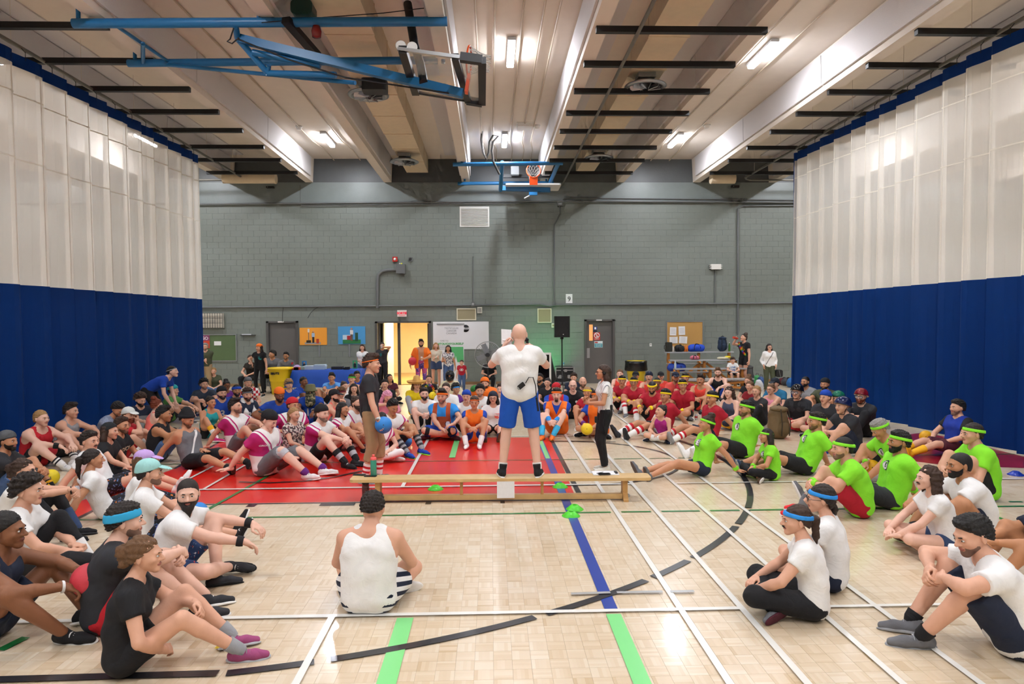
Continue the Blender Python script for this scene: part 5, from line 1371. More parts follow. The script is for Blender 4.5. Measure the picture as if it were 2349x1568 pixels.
        # neck opening
        nk = np.array(N0+fw*(.02 if kind not in ('tank',) else .05)+up2*.0); 
        f.ell(nk-np.array(up2)*(.0 if kind != 'tank' else .02), (.068,.07,.075) if kind != 'tank' else (.078,.085,.085), .01, sub=True)
        if kind == 'tank' or kind == 'vest':
            for nm, sd in (('R',1), ('L',-1)):
                f.ell(SH[nm]+rt*.035*sd-up2*.03, (.072,.085,.105) if kind == 'tank' else (.045,.075,.08), .015, R=RC, sub=True)
        V, Q = f.mesh(vx, noise=nz, zmin=(.012 if pose not in ('stand', 'chair') else None))
        shirt_me = (V, Q)
        c = part({'tank': 'tank_top', 'vest': 'vest', 'long': 'long_sleeved_shirt'}.get(kind, 't_shirt'), np_mesh('shirt', [(V, Q, 0)], [garment(tcol)], csf))
    if bot:
        kind, bcol = bot.split(':', 1)
        f = Field(); lg = {'shorts': leg, 'brief': .3, 'pants': 1, 'capri': 1, 'tights': 1, 'skirt': .5, 'long': 1}[kind]
        for nm in 'RL':
            sd = 1 if nm == 'R' else -1
            f.cone(P0+Vector((.07*sd,-.005,.0)), P1.lerp(P0, .55)+rt*.068*sd, .112*tb, .100*tb, .05)
            if kind in ('shorts', 'brief', 'skirt'):
                e = HPn[nm].lerp(KN[nm], lg); rr = (.105, .092) if kind != 'skirt' else (.115, .125)
                f.cone(HPn[nm], e, rr[0]*lb, rr[1]*lb, .03 if kind != 'skirt' else .06, cut=True)
            else:
                fat = {'pants': (.108,.084,.080,.060), 'long': (.100,.072,.068,.056), 'capri': (.104,.078,.072,.062), 'tights': (.095,.064,.063,.043)}[kind]
                f.cone(HPn[nm], KN[nm], fat[0]*lb, fat[1]*lb, .03)
                if kind == 'tights': f.cone(KN[nm], KN[nm].lerp(AN[nm], .32), .063*lb, .063*lb, .012)
                e = KN[nm].lerp(AN[nm], .97 if kind != 'capri' else .5)
                f.cone(KN[nm], e, fat[1]*lb, (fat[3] if kind != 'capri' else fat[2])*lb, .015, cut=True)
        V, Q = f.mesh(vx, noise=(nz[0]*.8, 26, ph+1) if kind != 'tights' else None, zmin=(.006 if pose not in ('stand', 'chair') else None))
        part({'shorts': 'shorts', 'brief': 'shorts', 'skirt': 'skirt', 'tights': 'leggings'}.get(kind, 'trousers'), np_mesh('bottoms', [(V, Q, 0)], [garment(bcol)], csf))
    for nm in 'RL':
        if shoe and not barefoot:
            sc = (.93 if fem else 1.0)
            part('shoe', shoe_mesh(style_shoe), feet[nm], AN[nm], sc, [cloth(shoe), cloth(sole), cloth('white' if shoe in ('black', 'char', 'navy') else 'lgrey')])
        if sock:
            sp = sock.split(':'); t0 = float(sp[1]) if len(sp) > 1 else .25
            b = MB(); A = AN[nm]; B = A.lerp(KN[nm], t0)
            K = 7; pts = [A.lerp(B, i/(K-1)) for i in range(K)]
            def rs(t): return ((.036+(.056-.036)*min(t/.7, 1))*lb+.009)
            stripes = {int(q) for q in sp[2].split('.')} if len(sp) > 2 else set()
            for i in range(K-1):
                b.tube([pts[i], pts[i+1]], [rs(t0*i/(K-1)), rs(t0*(i+1)/(K-1))], 12, 1 if i in stripes else 0, cap=(i == K-2))
            b.tube([A+(A-B).normalized()*.03, A], [.034, rs(0)], 12, 0, False)
            b.build('sock', [cloth(sp[0]), cloth(sp[3] if len(sp) > 3 else 'red')], o)
        if wrist and nm in wrist:
            cw, t0, t1 = wrist[nm]
            b = MB(); A = WR[nm].lerp(EL[nm], t0); B = WR[nm].lerp(EL[nm], t1)
            r = lambda t: (.027+(.043*lb-.027)*min(t/.7, 1))+.010
            b.tube([A, A.lerp(B, .5), B], [r(t0), r((t0+t1)/2)+.002, r(t1)], 12); b.build('wristband', [cloth(cw)], o)
        if knee and nm in knee:
            b = MB(); K0 = KN[nm]; A = K0.lerp(HPn[nm], .16); B = K0.lerp(AN[nm], .18)
            b.tube([A, K0.lerp(A,.3), K0.lerp(B,.3), B], [.068*lb, .066*lb, .064*lb, .062*lb], 12); b.build('knee_pad', [cloth(knee[nm])], o)
    # ---------------- printed marks pressed onto the shirt
    if decal and shirt_me is not None:
        V, Q = shirt_me
        bvh = BVHTree.FromPolygons([tuple(v) for v in V], [tuple(q) for q in Q])
        for (what, sz, dc, du, dv, face) in decal:
            if what.startswith('@'):
                me = MB(); shp = what[1:]
                if shp == 'disc': n = 20; me.add([(sz*math.cos(2*math.pi*k/n), sz*math.sin(2*math.pi*k/n), 0) for k in range(n)]+[(0,0,0)], [(k,(k+1)%n,n) for k in range(n)])
                elif shp == 'ring':
                    n = 20
                    me.add([(sz*r*math.cos(2*math.pi*k/n), sz*r*math.sin(2*math.pi*k/n), 0) for r in (1,.78) for k in range(n)], [(k,(k+1)%n,n+(k+1)%n,n+k) for k in range(n)])
                elif shp == 'oval':
                    n = 22
                    me.add([(sz*r*1.5*math.cos(2*math.pi*k/n), sz*r*math.sin(2*math.pi*k/n), 0) for r in (1,.8) for k in range(n)], [(k,(k+1)%n,n+(k+1)%n,n+k) for k in range(n)])
                elif shp == 'pocket': me.add([(-sz,-sz*.8,0),(0,-sz*1.25,0),(sz,-sz*.8,0),(sz,0,0),(sz,sz,0),(0,sz,0),(-sz,sz,0),(-sz,0,0),(0,0,0)], [(0,1,8,7),(1,2,3,8),(8,3,4,5),(7,8,5,6)])
                elif shp == 'square': me.add([(sz*(i-2)/2, sz*(j-2)/2, 0) for j in range(5) for i in range(5)], [(j*5+i, j*5+i+1, j*5+i+6, j*5+i+5) for j in range(4) for i in range(4)])
                elif shp == 'strap':
                    n = 14; me.add([(.11-.24*t+q*sz*.9, .02-.42*t+q*sz*.5, 0) for t in [i/n for i in range(n+1)] for q in (-.5,.5)], [(2*i,2*i+1,2*i+3,2*i+2) for i in range(n)])
                me = me.mesh('mark', [cloth(dc)])
            else:
                me = text_mesh(what, sz, 0., sz*.02)
                bm = bmesh.new(); bm.from_mesh(me)
                for _ in range(3):
                    le = [e for e in bm.edges if e.calc_length() > max(.025, sz*.12)]
                    if le: bmesh.ops.subdivide_edges(bm, edges=le, cuts=1); bmesh.ops.triangulate(bm, faces=bm.faces[:])
                bm.to_mesh(me); bm.free(); me.materials.clear(); me.materials.append(cloth(dc))
            sg = 1 if face == 'f' else -1
            ok = True; lift = .004+.002*(what[0] != '@')
            for v in me.vertices:
                uu = v.co.x*-sg+du; vv = v.co.y+dv
                org = P2+rt*uu+up2*vv+fw*(.6*sg)
                hit = bvh.ray_cast(org, -fw*sg)
                if hit[0] is None: hit = bvh.find_nearest(P2+rt*uu+up2*vv+fw*.1*sg)
                v.co = hit[0]+fw*sg*lift
            part('strap' if what == '@strap' else ('printed_mark' if what[0] == '@' else 'printed_lettering'), me)
    o['_j'] = 0; del o['_j']
    J = dict(obj=o, R=WR['R'], L=WR['L'], HC=HC, yaw=yaw, s=s, M=Matrix.Translation((rx, ry, z0)) @ Matrix.Rotation(rd(yaw), 4, 'Z') @ Matrix.Scale(s, 4), feet=feet, AN=AN, KN=KN, P0=P0, P1=P1, P2=P2, rt=rt, up=up2, fw=fw, hands=hands, EL=EL)
    return J
# ================================================================== bench and small things on the floor
M_WOOD = mat('bench_wood', '#d2ad74', .45, var=.18, scale=9, bump=.1, bscale=40, coat=.2)
M_WOODD = mat('bench_wood_dark', '#c39558', .5, var=.15, scale=9)
b0, b1 = at_z(806,1095,.29), at_z(1490,1090,.29)
bl = (b1-b0).length; bz = math.atan2(b1.y-b0.y, b1.x-b0.x); bc = (b0+b1)/2
bench = thing('balance_bench', 'long wooden balance bench under the speaker', 'bench', (bc.x,bc.y,0), bz)
m_ = MB(); m_.rbox((0,0,.275), (bl,.27,.035), .05, ax=2); m_.build('top_plank', [M_WOOD], bench)
lx_ = [ (px-1148)/ (1490-806)*bl for px in (868,1432)]
m_ = MB(); m_.cbox(((lx_[0]+lx_[1])/2,0,.045), (lx_[1]-lx_[0],.07,.06)); m_.build('balance_rail', [M_WOOD], bench)
for x in lx_:
    m_ = MB(); m_.prism([(-.13,0),(-.05,.03),(.05,.03),(.13,0),(.13,.02),(.06,.10),(.07,.24),(.13,.258),(-.13,.258),(-.07,.24),(-.06,.10),(-.13,.02)], -.03, .03, M=Matrix.Translation((x,0,0)) @ Matrix.Rotation(math.pi/2,4,'Z') @ Matrix.Rotation(math.pi/2,4,'X')); m_.build('end_leg', [M_WOODD], bench)
for px in (1058,1243):
    x = (px-1148)/(1490-806)*bl; m_ = MB(); m_.cbox((x,0,.165), (.035,.05,.19)); m_.cbox((x,0,.245), (.12,.08,.026)); m_.build('middle_strut', [M_WOODD], bench)
for x in lx_: 
    m_ = MB(); m_.lathe((x+.04,-.05,.06), [(.02,-.02),(.02,.02)], 8, R=Matrix.Rotation(math.pi/2,3,'X')); m_.build('bolt', [M_SILVER], bench)
p = at_z(1159,1104,.25); q = at_z(1159,1138,.03)
o = MB().box((-.105,-.002,-.20),(.105,.002,0)).build('paper_notice', [M_PAPER], None, (bc.x+ (1159-1148)/(1490-806)*bl, bc.y-.142, .262)); tag(o, 'white sheet of paper hanging from the front of the bench', 'paper')
ZBN = .2925
def on_bench(px, py): v = at_z(px, py, ZBN); return v
def cyl_bottle(label, loc, h, r, body, cap, capn='cap', body_m=None, spout=True, group=None, strap=False):
    t = thing('water_bottle', label, 'bottle', loc, group=group)
    bm2 = body_m or mat('bottle_'+body, body, .15, var=.03, alpha=.8)
    MB().lathe((0,0,0), [(r*.9,0),(r,.01),(r,h*.66),(r*.93,h*.72),(r*.93,h*.75)], 18).build('body', [bm2], t)
    c = MB().lathe((0,0,h*.75), [(r*.97,0),(r*.97,h*.1),(r*.6,h*.13)], 16).build(capn, [mat('cap_'+cap, cap, .4)], t)
    if spout: MB().lathe((0,0,h*.88), [(r*.4,0),(r*.45,h*.06),(r*.4,h*.12),(.0005,h*.12)], 12).build('spout', [mat('cap_'+cap, cap, .4)], t)
    if strap: MB().tube([(-r*.6,0,h*.85),(-r*.9,0,h*.98),(-r*.2,0,h*1.05),(r*.1,0,h*.98)], .006, 6).build('loop', [mat('cap_'+cap, cap, .4)], t)
    return t
v = on_bench(857,1090); cyl_bottle('teal water bottle with coral lid standing on the bench', v, .26, .038, '#3aa890', '#f0605c')
v = at_z(839,1145,0); cyl_bottle('smoky dark water bottle with loop lid on the floor before the bench', v, .26, .045, '#5a3a3e', '#2a2a2e', strap=True)
def phone(label, px, py, z, rz):
    v = at_z(px, py, z); t = thing('phone', label, 'phone', v, rz, 'phones'); m_ = MB(); m_.rbox((0,0,.005), (.075,.15,.009), .012); m_.build('case', [M_BLACK], t); m_ = MB(); m_.box((-.034,-.068,.0095),(.034,.068,.0105)); m_.build('screen', [mat('phone_glass', '#1c1e24', .08)], t)
phone('black phone at the very end of the bench', 824, 1089, ZBN, 1.3); phone('black phone beside the teal bottle on the bench', 850, 1092, ZBN, 1.45)
v = on_bench(1388,1085); t = thing('clipboard', 'white clipboard with sheets at the right end of the bench', 'clipboard', v, 0.0)
MB().cbox((0,0,.003), (.32,.23,.005)).build('board', [mat('clip_board', '#d8d8da', .5)], t); MB().cbox((-.02,0,.007), (.27,.21,.002)).build('paper_sheet', [M_PAPER], t); MB().cbox((.135,0,.012), (.03,.1,.014)).build('clip', [M_BLACK], t)
MB().tube([(-.11,-.04,.011),(-.02,.02,.011)], .004, 6).build('pen', [M_BLACK], t)
phone('black phone lying on the white clipboard', 1386, 1087, ZBN+.009, 1.6)
def disc_cone(label, px, py, col='#4fd12c', z=0., tilt=0.):
    v = at_z(px, py, z); t = thing('disc_cone', label, 'cone', v, group='disc cones')
    o = MB().lathe((0,0,0), [(.10,.0),(.098,.008),(.04,.055),(.028,.057),(.024,.045),(.09,.002)], 24, cap=False).build('disc', [mat('cone_'+col, col, .35)], t)
    MB().lathe((0,0,.0), [(.099,.0),(.103,.002),(.103,.006),(.098,.008)], 24, cap=False).build('rim', [mat('cone_'+col, col, .35)], t)
    if tilt: t.rotation_euler = (0,tilt,0)
disc_cone('bright green disc cone under the left half of the bench', 999, 1122); disc_cone('bright green disc cone on the blue line under the bench', 1285, 1117); disc_cone('bright green disc cone on the blue line, farther of the front pair', 1318, 1168); disc_cone('bright green disc cone on the blue line, nearer of the front pair', 1310, 1183)
disc_cone('blue disc cone by the foot of the right curtain', 2330, 1089, '#1a3aa8')
def ball(label, px, py, z, col, r=.108, logo=None):
    v = at_z(px, py, z); t = thing('dodgeball', label, 'ball', (v.x,v.y,z-r), group='dodgeballs')
    V, Q = uv_ball((0,0,r), (r,r,r), 24, 14); me = np_mesh('ball', [(V,Q,0)], [mat('rubber_'+col, col, .5, var=.04, bump=.25, bscale=260)]); link('ball_body', me, t)
    d = (Vector((0,0,CAM_H))-v).normalized()
    MB().lathe(Vector((0,0,r))+d*(r-.002), [(.0005,.003),(.006,.003),(.008,0)], 10, R=frame_from(d.orthogonal(), d)).build('valve', [M_TRIM], t)
    if logo: lettering('BALL', .05, mat('ball_print', logo, .6), Vector((0,0,r))+d*(r+.001), frame_from(Vector((0,0,1)), d), t)
    return t
ball('blue ball on the red floor between striped socks', 931, 1012, .108, '#2a86d8')
ball('yellow ball under the bent leg at the far left', 116, 1094, .11, '#f2d820')
ball('blue ball on the floor behind the bearded baseball shirt man', 455, 1172, .1, '#2a86d8', .10)
ball('yellow ball on the red circle by the right curtain', 2124, 1001, .108, '#f4b81a')
ball('yellow ball held by the grey haired man in green', 2001, 1072, .16, '#f4b41a')
def small_bottle(label, px, py, z, h=.2, r=.032, col='#c8d8e4', cap='#e8e8ee', lab='#3a6ab8'):
    v = at_z(px, py, z); t = thing('plastic_bottle', label, 'bottle', v, group='plastic bottles')
    MB().lathe((0,0,0), [(r*.9,0),(r,.01),(r*.92,h*.35),(r,h*.6),(r*.45,h*.86),(r*.4,h*.93)], 14).build('body', [mat('clear_'+col, col, .1, var=.02, alpha=.55)], t)
    MB().lathe((0,0,h*.93), [(r*.45,0),(r*.45,h*.07),(.0005,h*.07)], 10).build('cap', [mat('cap_'+cap, cap, .4)], t); MB().lathe((0,0,h*.3), [(r*1.02,0),(r*1.02,h*.22)], 14, cap=False).build('paper_label', [mat('lab_'+lab, lab, .5)], t)
small_bottle('clear water bottle on the red floor by the white shoes', 695, 1058, 0); small_bottle('clear water bottle on the red floor behind the white shoes', 730, 1047, 0)
small_bottle('red capped sports drink beside the towel man', 577, 990, 0, .22, .04, '#b8d0d8', '#e04a1c')
cyl_bottle('white squeeze bottle beside the woman in orange and blue', at_z(1074,1014,0), .25, .034, '#e4e4e6', '#6a6a70', body_m=M_WHITE)
def can(label, px, py, z, col='#c9c9ce', band='#2a3a7a'):
    v = at_z(px, py, z); t = thing('drink_can', label, 'can', v, group='drink cans')
    MB().lathe((0,0,0), [(.024,0),(.032,.01),(.032,.105),(.026,.12)], 16).build('body', [mat('can_'+col, col, .3, metal=.6)], t); MB().lathe((0,0,.04), [(.0325,0),(.0325,.04)], 16, cap=False).build('print_band', [mat('lab_'+band, band, .5)], t)
    return t
can('silver can on the floor beside the teal tank top woman', 453, 957, 0); can('silver can beside the little girl in purple', 1470, 982, 0, band='#a82a2a'); can('silver can on the floor near the red shirted team', 1597, 962, 0, band='#a82a2a')
# ================================================================== back of the hall
def box_thing(name, label, cat, loc, rz=0, group=None): return thing(name, label, cat, loc, rz, group)
# table with blue cloth
TY = 21.5; tx0, tx1 = at_y(680,842,TY).x, at_y(830,842,TY).x
t = thing('folding_table', 'folding table under the blue cloth', 'table', ((tx0+tx1)/2, TY, 0)); tw = tx1-tx0
m_ = MB(); m_.box((-tw/2,-.36,.70),(tw/2,.36,.735)); m_.build('tabletop', [M_WHITE], t)
for sx in (-1,1):
    for sy in (-1,1): MB().tube([(sx*tw*.42,sy*.28,0),(sx*tw*.42,sy*.28,.7)], .014, 8).build('leg', [M_GREYPIPE], t)
cl = MB(); n = 40; per = []
for k in range(n):
    a_ = 2*math.pi*k/n; ca, sa = math.cos(a_), math.sin(a_); f_ = 1/max(abs(ca), abs(sa)); per.append((ca*f_*(tw/2+.015), sa*f_*.375))
vs = []
for z, ex in ((.742,0),(.735,.008),(.5,.05),(.22,.10)):
    for k, (x, y) in enumerate(per): wv = ex*(1+.5*math.sin(k*2.1)); vs.append((x+math.copysign(wv, x)*(.9+.8*(z < .3 and x < 0)), y+math.copysign(wv, y), z))
cl.add(vs, [(i*n+k, i*n+(k+1)%n, (i+1)*n+(k+1)%n, (i+1)*n+k) for i in range(3) for k in range(n)], 0, True); cl.add(vs[:n], [tuple(range(n))])
o = cl.build('tablecloth', [mat('cloth_table_blue', '#0f4bb0', .6, bump=.1, bscale=10)], None, ((tx0+tx1)/2, TY, 0)); tag(o, 'royal blue cloth draped over the merchandise table', 'tablecloth')
def T(px, py): v = at_z(px, py, .742); return Vector((max(tx0+.05, min(tx1-.05, v.x)), max(TY-.3, min(TY+.3, v.y)), .745))
def stack(label, px, col, n=4, w_=.3):
    p = T(px, 838); p.y = TY-.12+.1*random.random(); t = thing('folded_shirts', label, 'clothes', p, group='folded shirts on the table')
    for k in range(n): MB().rbox((random.uniform(-.01,.01),0,.016+.03*k), (w_,.26,.028), .012, ax=1).build('folded_shirt', [mat('fold_'+col, col, .85, bump=.2)], t)
stack('pile of pale green folded shirts on the blue table', 728, '#a9bca6', 3, .32); stack('pile of white folded shirts in the middle of the blue table', 747, '#c9d6de', 4, .34); stack('pile of pale blue folded shirts on the blue table', 768, '#b9cfe0', 5, .36); stack('dark folded shirts at the right of the blue table', 803, '#2a2a30', 3, .34)
p = T(709,836); t = thing('cap', 'lilac cap lying on the blue table', 'cap', (p.x,TY-.1,.744)); MB().lathe((0,0,0), [(.12,0),(.125,.04),(.10,.11),(.04,.15),(.0005,.155)], 20).build('crown', [mat('cloth_lilac_t', '#b49ad0', .8)], t); MB().rbox((0,-.14,.012), (.15,.12,.01), .05).build('brim', [mat('cloth_lilac_t', '#b49ad0', .8)], t)
for lab, px, c_ in (('red soft goods at the left of the blue table', 692, '#a82a30'), ('coral folded cloth under the lilac cap', 712, '#d8563a'), ('black caps at the right end of the blue table', 815, '#1e1e22')):
    p = T(px, 841); t = thing('folded_cloth', lab, 'clothes', (p.x,TY-.25,.744)); MB().rbox((0,0,.03), (.2,.12,.055), .025, ax=1).build('lower_fold', [mat('fold_'+c_, c_, .85, bump=.3)], t); MB().rbox((.02,0,.07), (.15,.11,.03), .014, ax=1).build('upper_fold', [mat('fold_'+c_, c_, .85, bump=.3)], t)
for lab, px, c_, c2 in (('small framed photo on a blue ground, left on the table', 698, '#3f8cc8', '#c9906c'), ('small framed photo on a green ground, right on the table', 814, '#3fa070', '#b07a5c')):
    v = at_y(px, 826, TY+.15); t = thing('photo_card', lab, 'photo', (v.x,TY+.15,.744)); MB().cbox((0,0,.13), (.15,.01,.26)).build('card', [mat('card_'+c_, c_, .6)], t); MB().cbox((0,-.008,.10), (.08,.004,.12)).build('printed_body', [cloth_m('#26262c')], t); MB().lathe((0,-.009,.19), [(.0005,-.002),(.025,-.002),(.025,.002),(.0005,.002)], 10, R=Matrix.Rotation(math.pi/2,3,'X')).build('printed_head', [cloth_m(c2)], t)
# bins
def bin_(label, px, py, top, bot, h, col, bag=False, txt=None):
    v = at_z(px, py, 0); t = thing('trash_bin', label, 'bin', v)
    mm = mat('bin_'+col, col, .4, var=.04)
    MB().lathe((0,0,0), [(bot*.95,0),(bot,.02),(top*.97,h*.93),(top*1.06,h*.93),(top*1.06,h),(top*.98,h),(top*.9,h*.5)], 28, cap=False).build('tub', [mm], t)
    if not bag:
        for sx in (-1,1): MB().rbox((sx*(top+.05),0,h*.86), (.14,.16,.05), .03, ax=2).build('handle', [mm], t)
        if txt: lettering(txt, .085, M_TRIM, (-.07,-top*.99,h*.80), R_WALL, t, bold=.006)
    else:
        MB().lathe((0,0,0), [(top*1.1,h*.62),(top*1.16,h*.66),(top*1.1,h*.9),(top*1.12,h*1.0),(top*1.02,h*1.01),(top*.9,h*.8)], 28, cap=False).build('bin_liner', [mat('bag_black', '#0f0f11', .25, bump=.8, bscale=16)], t)
        MB().rbox((top*.9,0,h*.5), (.10,.14,.05), .02, ax=2).build('handle', [mm], t)
bin_('big yellow open bin beside the woman in the orange cap', 645, 903, .37, .27, .82, '#f0ce10', txt='BRUTE'); bin_('yellow bin with a black bag liner behind the red team', 1459, 886, .33, .25, .86, '#d8bc1c', True)
# chairs at the back
def fchair(label, x, y, rz):
    t = thing('folding_chair', label, 'chair', (x,y,0), rz, 'folding chairs'); g_ = mat('chair_grey', '#9a9da2', .4)
    MB().rbox((0,0,.43), (.42,.40,.03), .05).build('seat', [g_], t); MB().rbox((0,-.20,.76), (.40,.03,.20), .05, ax=1).build('backrest', [g_], t)
    for sx in (-1,1):
        MB().tube([(sx*.2,.22,0),(sx*.2,-.02,.45),(sx*.2,-.21,.86)], .013, 8).build('leg', [M_SILVER], t); MB().tube([(sx*.18,-.24,0),(sx*.18,.1,.43)], .013, 8).build('leg', [M_SILVER], t)
# fan
v = at_y(1119, 813, 20.8); t = thing('pedestal_fan', 'big round caged pedestal fan left of the speaker', 'fan', (v.x,20.8,0)); fz = v.z; fr2 = .40
RX = Matrix.Rotation(math.pi/2,3,'X')
for r_, yy in ((fr2,-.0),(fr2*.97,-.07),(fr2*.97,.07)): MB().tube([(r_*math.cos(a), yy, fz+r_*math.sin(a)) for a in [2*math.pi*k/32 for k in range(33)]], .008, 6, cap=False).build('cage_ring', [M_SILVER], t)
m_ = MB()
for k in range(40):
    a = 2*math.pi*k/40
    for sg in (-1,1): m_.tube([(.06*math.cos(a),sg*.10,fz+.06*math.sin(a)),(fr2*.6*math.cos(a),sg*.09,fz+fr2*.6*math.sin(a)),(fr2*math.cos(a),0,fz+fr2*math.sin(a))], .0035, 4, cap=False)
m_.build('cage_wires', [M_SILVER], t)
for k in range(4): m_ = MB(); m_.cbox((.2*math.cos(k*math.pi/2+.4),0,fz+.2*math.sin(k*math.pi/2+.4)), (.30,.02,.17), R=Matrix.Rotation(-(k*math.pi/2+.4),3,'Y') @ Matrix.Rotation(.4,3,'X')); m_.build('blade', [mat('fan_blade', '#8d9094', .35, metal=.5)], t)
MB().lathe((0,0,fz), [(.06,-.1),(.07,.0),(.06,.2)], 16, R=RX).build('motor', [M_TRIM], t); MB().tube([(0,.12,.04),(0,.12,fz)], .022, 10).build('pole', [M_BLACK], t); MB().lathe((0,.12,0), [(.26,0),(.26,.03),(.05,.06)], 20).build('base', [M_BLACK], t)
# display screen
sx0, sx1 = at_y(1152,800,21.3).x, at_y(1264,800,21.3).x; st, sb = at_y(1200,809,21.3).z, at_y(1200,880,21.3).z
t = thing('display_screen', 'large black screen in a white frame behind the speaker', 'screen', ((sx0+sx1)/2,21.3,0)); sw = (sx1-sx0)/2
MB().box((-sw+.06,-.02,sb+.06),(sw-.06,.04,st-.06)).build('panel', [mat('screen_black', '#08080a', .12)], t)
f_ = MB(); f_.box((-sw,-.03,sb),(sw,.05,sb+.06)); f_.box((-sw,-.03,st-.06),(sw,.05,st)); f_.box((-sw,-.03,sb+.06),(-sw+.06,.05,st-.06)); f_.box((sw-.06,-.03,sb+.06),(sw,.05,st-.06)); f_.build('frame', [M_WHITE], t)
MB().box((-sw+.2,.05,0),(sw-.2,.25,st-.1)).build('stand_cloth', [M_BLACK], t); MB().add([(sw,.06,0),(sw+.28,.5,0),(sw,.9,0),(sw,.06,st),(sw+.02,.4,st+.02)], [(0,1,4,3),(1,2,4)]).build('side_drape', [M_BLACK], t)
# loudspeaker on tripod
v = at_y(1289, 750, 21.0); t = thing('tripod_stand', 'black tripod stand under the loudspeaker', 'stand', (v.x,21.0,0)); zt_ = at_y(1289,773,21.0).z
MB().tube([(0,0,.25),(0,0,zt_)], .02, 10).build('pole', [M_BLACK], t); MB().tube([(0,0,.65),(0,0,.72)], .035, 10).build('collar', [M_BLACK], t)
for k in range(3): a = k*2*math.pi/3+.5; MB().tube([(0,0,.68),(.5*math.cos(a),.5*math.sin(a),.02)], .014, 8).build('leg', [M_BLACK], t); MB().tube([(0,0,.3),(.28*math.cos(a),.28*math.sin(a),.32)], .008, 6).build('brace', [M_SILVER], t)
ztop = at_y(1289,725,21.0).z; hh = ztop-zt_
t = thing('loudspeaker', 'black loudspeaker on its stand beside the speaker', 'loudspeaker', (v.x,21.0,zt_)); m_ = MB(); m_.rbox((0,0,hh/2), (.46,.38,hh), .06, ax=2); m_.build('cabinet', [mat('cab_black', '#0e0e10', .5, bump=.2, bscale=200)], t)
MB().rbox((0,-.195,hh/2+.01), (.36,.02,hh*.9), .05, ax=1).build('front_grille', [mat('grille_black', '#121214', .6, bump=.8, bscale=300)], t); MB().cbox((.02,-.21,.09), (.03,.01,.02)).build('badge', [M_WHITE], t)
MB().lathe((0,0,-.06), [(.05,0),(.05,.06)], 12).build('pole_socket', [M_BLACK], t)
# road case
v = at_z(1296, 884, 0); cw = .62; chh = .64
t = thing('road_case', 'black road case with silver corners behind the tripod', 'case', (v.x,v.y+.3,0)); MB().box((-cw/2+.015,-.24,.06),(cw/2-.015,.24,chh-.12)).build('body', [mat('case_black', '#16181c', .45)], t); MB().box((-cw/2+.015,-.24,chh-.115),(cw/2-.015,.24,chh)).build('lid', [mat('case_black', '#16181c', .45)], t)
for sx in (-1,1):
    MB().box((sx*cw/2-.02,-.26,.05),(sx*cw/2+.02,-.22,chh)).build('edge_strip', [M_SILVER], t); MB().rbox((sx*.17,-.25,.30), (.15,.02,.12), .03, ax=1).build('handle_dish', [M_SILVER], t); MB().lathe((sx*.24,0,.03), [(.03,-.02),(.03,.02)], 10, R=RX).build('caster', [M_TRIM], t)
for z in (.055, chh-.12, chh-.02): MB().box((-cw/2,-.26,z-.012),(cw/2,-.235,z+.018)).build('edge_strip', [M_SILVER], t)
MB().rbox((.03,-.255,chh-.13), (.10,.02,.09), .02, ax=1).build('latch', [M_SILVER], t)
small_bottle('clear water bottle standing on the road case', 1293, 838, .64)
# green stage lamp and its light on the wall
v = at_y(1266, 853, 22.3); t = thing('stage_lamp', 'small green stage lamp behind the road case', 'lamp', (v.x-.1,22.6,0)); MB().lathe((0,0,.5), [(.07,-.09),(.08,.09)], 14, R=Matrix.Rotation(-.5,3,'X') @ RX).build('can', [M_BLACK], t); MB().tube([(0,0,0),(0,0,.5)], .02, 8).build('stand', [M_BLACK], t)
MB().lathe((.0,.10,.56), [(.0005,0),(.055,0),(.055,.01),(.0005,.01)], 14, R=Matrix.Rotation(-.9,3,'X')).build('lens', [mat('lamp_green', '#20e060', .3, emit=6)], t)
L_ = bpy.data.lights.new('green_lamp_light', 'SPOT'); L_.energy = 60; L_.color = (.05,1,.25); L_.spot_size = math.radians(110); L_.spot_blend = .8; L_.shadow_soft_size = .05
lo = bpy.data.objects.new('green_lamp_light', L_); COL.objects.link(lo); lo.parent = t; lo.location = (0,.15,.62); lo.rotation_euler = (math.radians(125),0,0)
# bleacher
by0 = 20.9
xq = lambda px, y: at_y(px, 840, y).x
t = thing('bleacher', 'aluminium bleacher with orange wooden braces under the cork board', 'bleacher', (0,0,0)); bx0, bx1 = xq(1532,22.3), xq(1690,22.3)
M_ALU = mat('aluminium', '#c6c8ca', .35, metal=.5, var=.05); M_OAK = mat('brace_oak', '#b8762e', .55, var=.15)
SEATS = [(20.9,.40),(21.5,.68),(22.1,.92),(22.7,1.16)]
for i, (y, z) in enumerate(SEATS): MB().box((bx0,y-.13,z-.04),(bx1,y+.13,z)).build('seat_plank', [M_ALU], t)
for i, (y, z) in enumerate(SEATS[1:]): MB().box((bx0,y-.42,z-.40),(bx1,y-.20,z-.37)).build('foot_plank', [M_ALU], t)
for x in (bx0+.12, (bx0+bx1)/2, bx1-.12):
    for i, (y, z) in enumerate(SEATS): MB().box((x-.04,y-.04,0),(x+.04,y+.04,z-.04)).build('post', [M_OAK], t)
    MB().cbox((x,21.8,.5), (.05,2.2,.08), R=Matrix.Rotation(.36,3,'X')).build('stringer', [M_OAK], t)
for x0_, x1_ in ((bx0+.15,(bx0+bx1)/2-.1),((bx0+bx1)/2+.1,bx1-.15)):
    for sg in (0,1): beam2 = MB(); p_ = Vector((x0_,22.2,.1 if sg else .8)); q_ = Vector((x1_,22.2,.8 if sg else .1)); beam2.cbox((p_+q_)/2, (.05,(q_-p_).length,.07), R=frame_y(q_-p_)); beam2.build('cross_brace', [M_OAK], t)
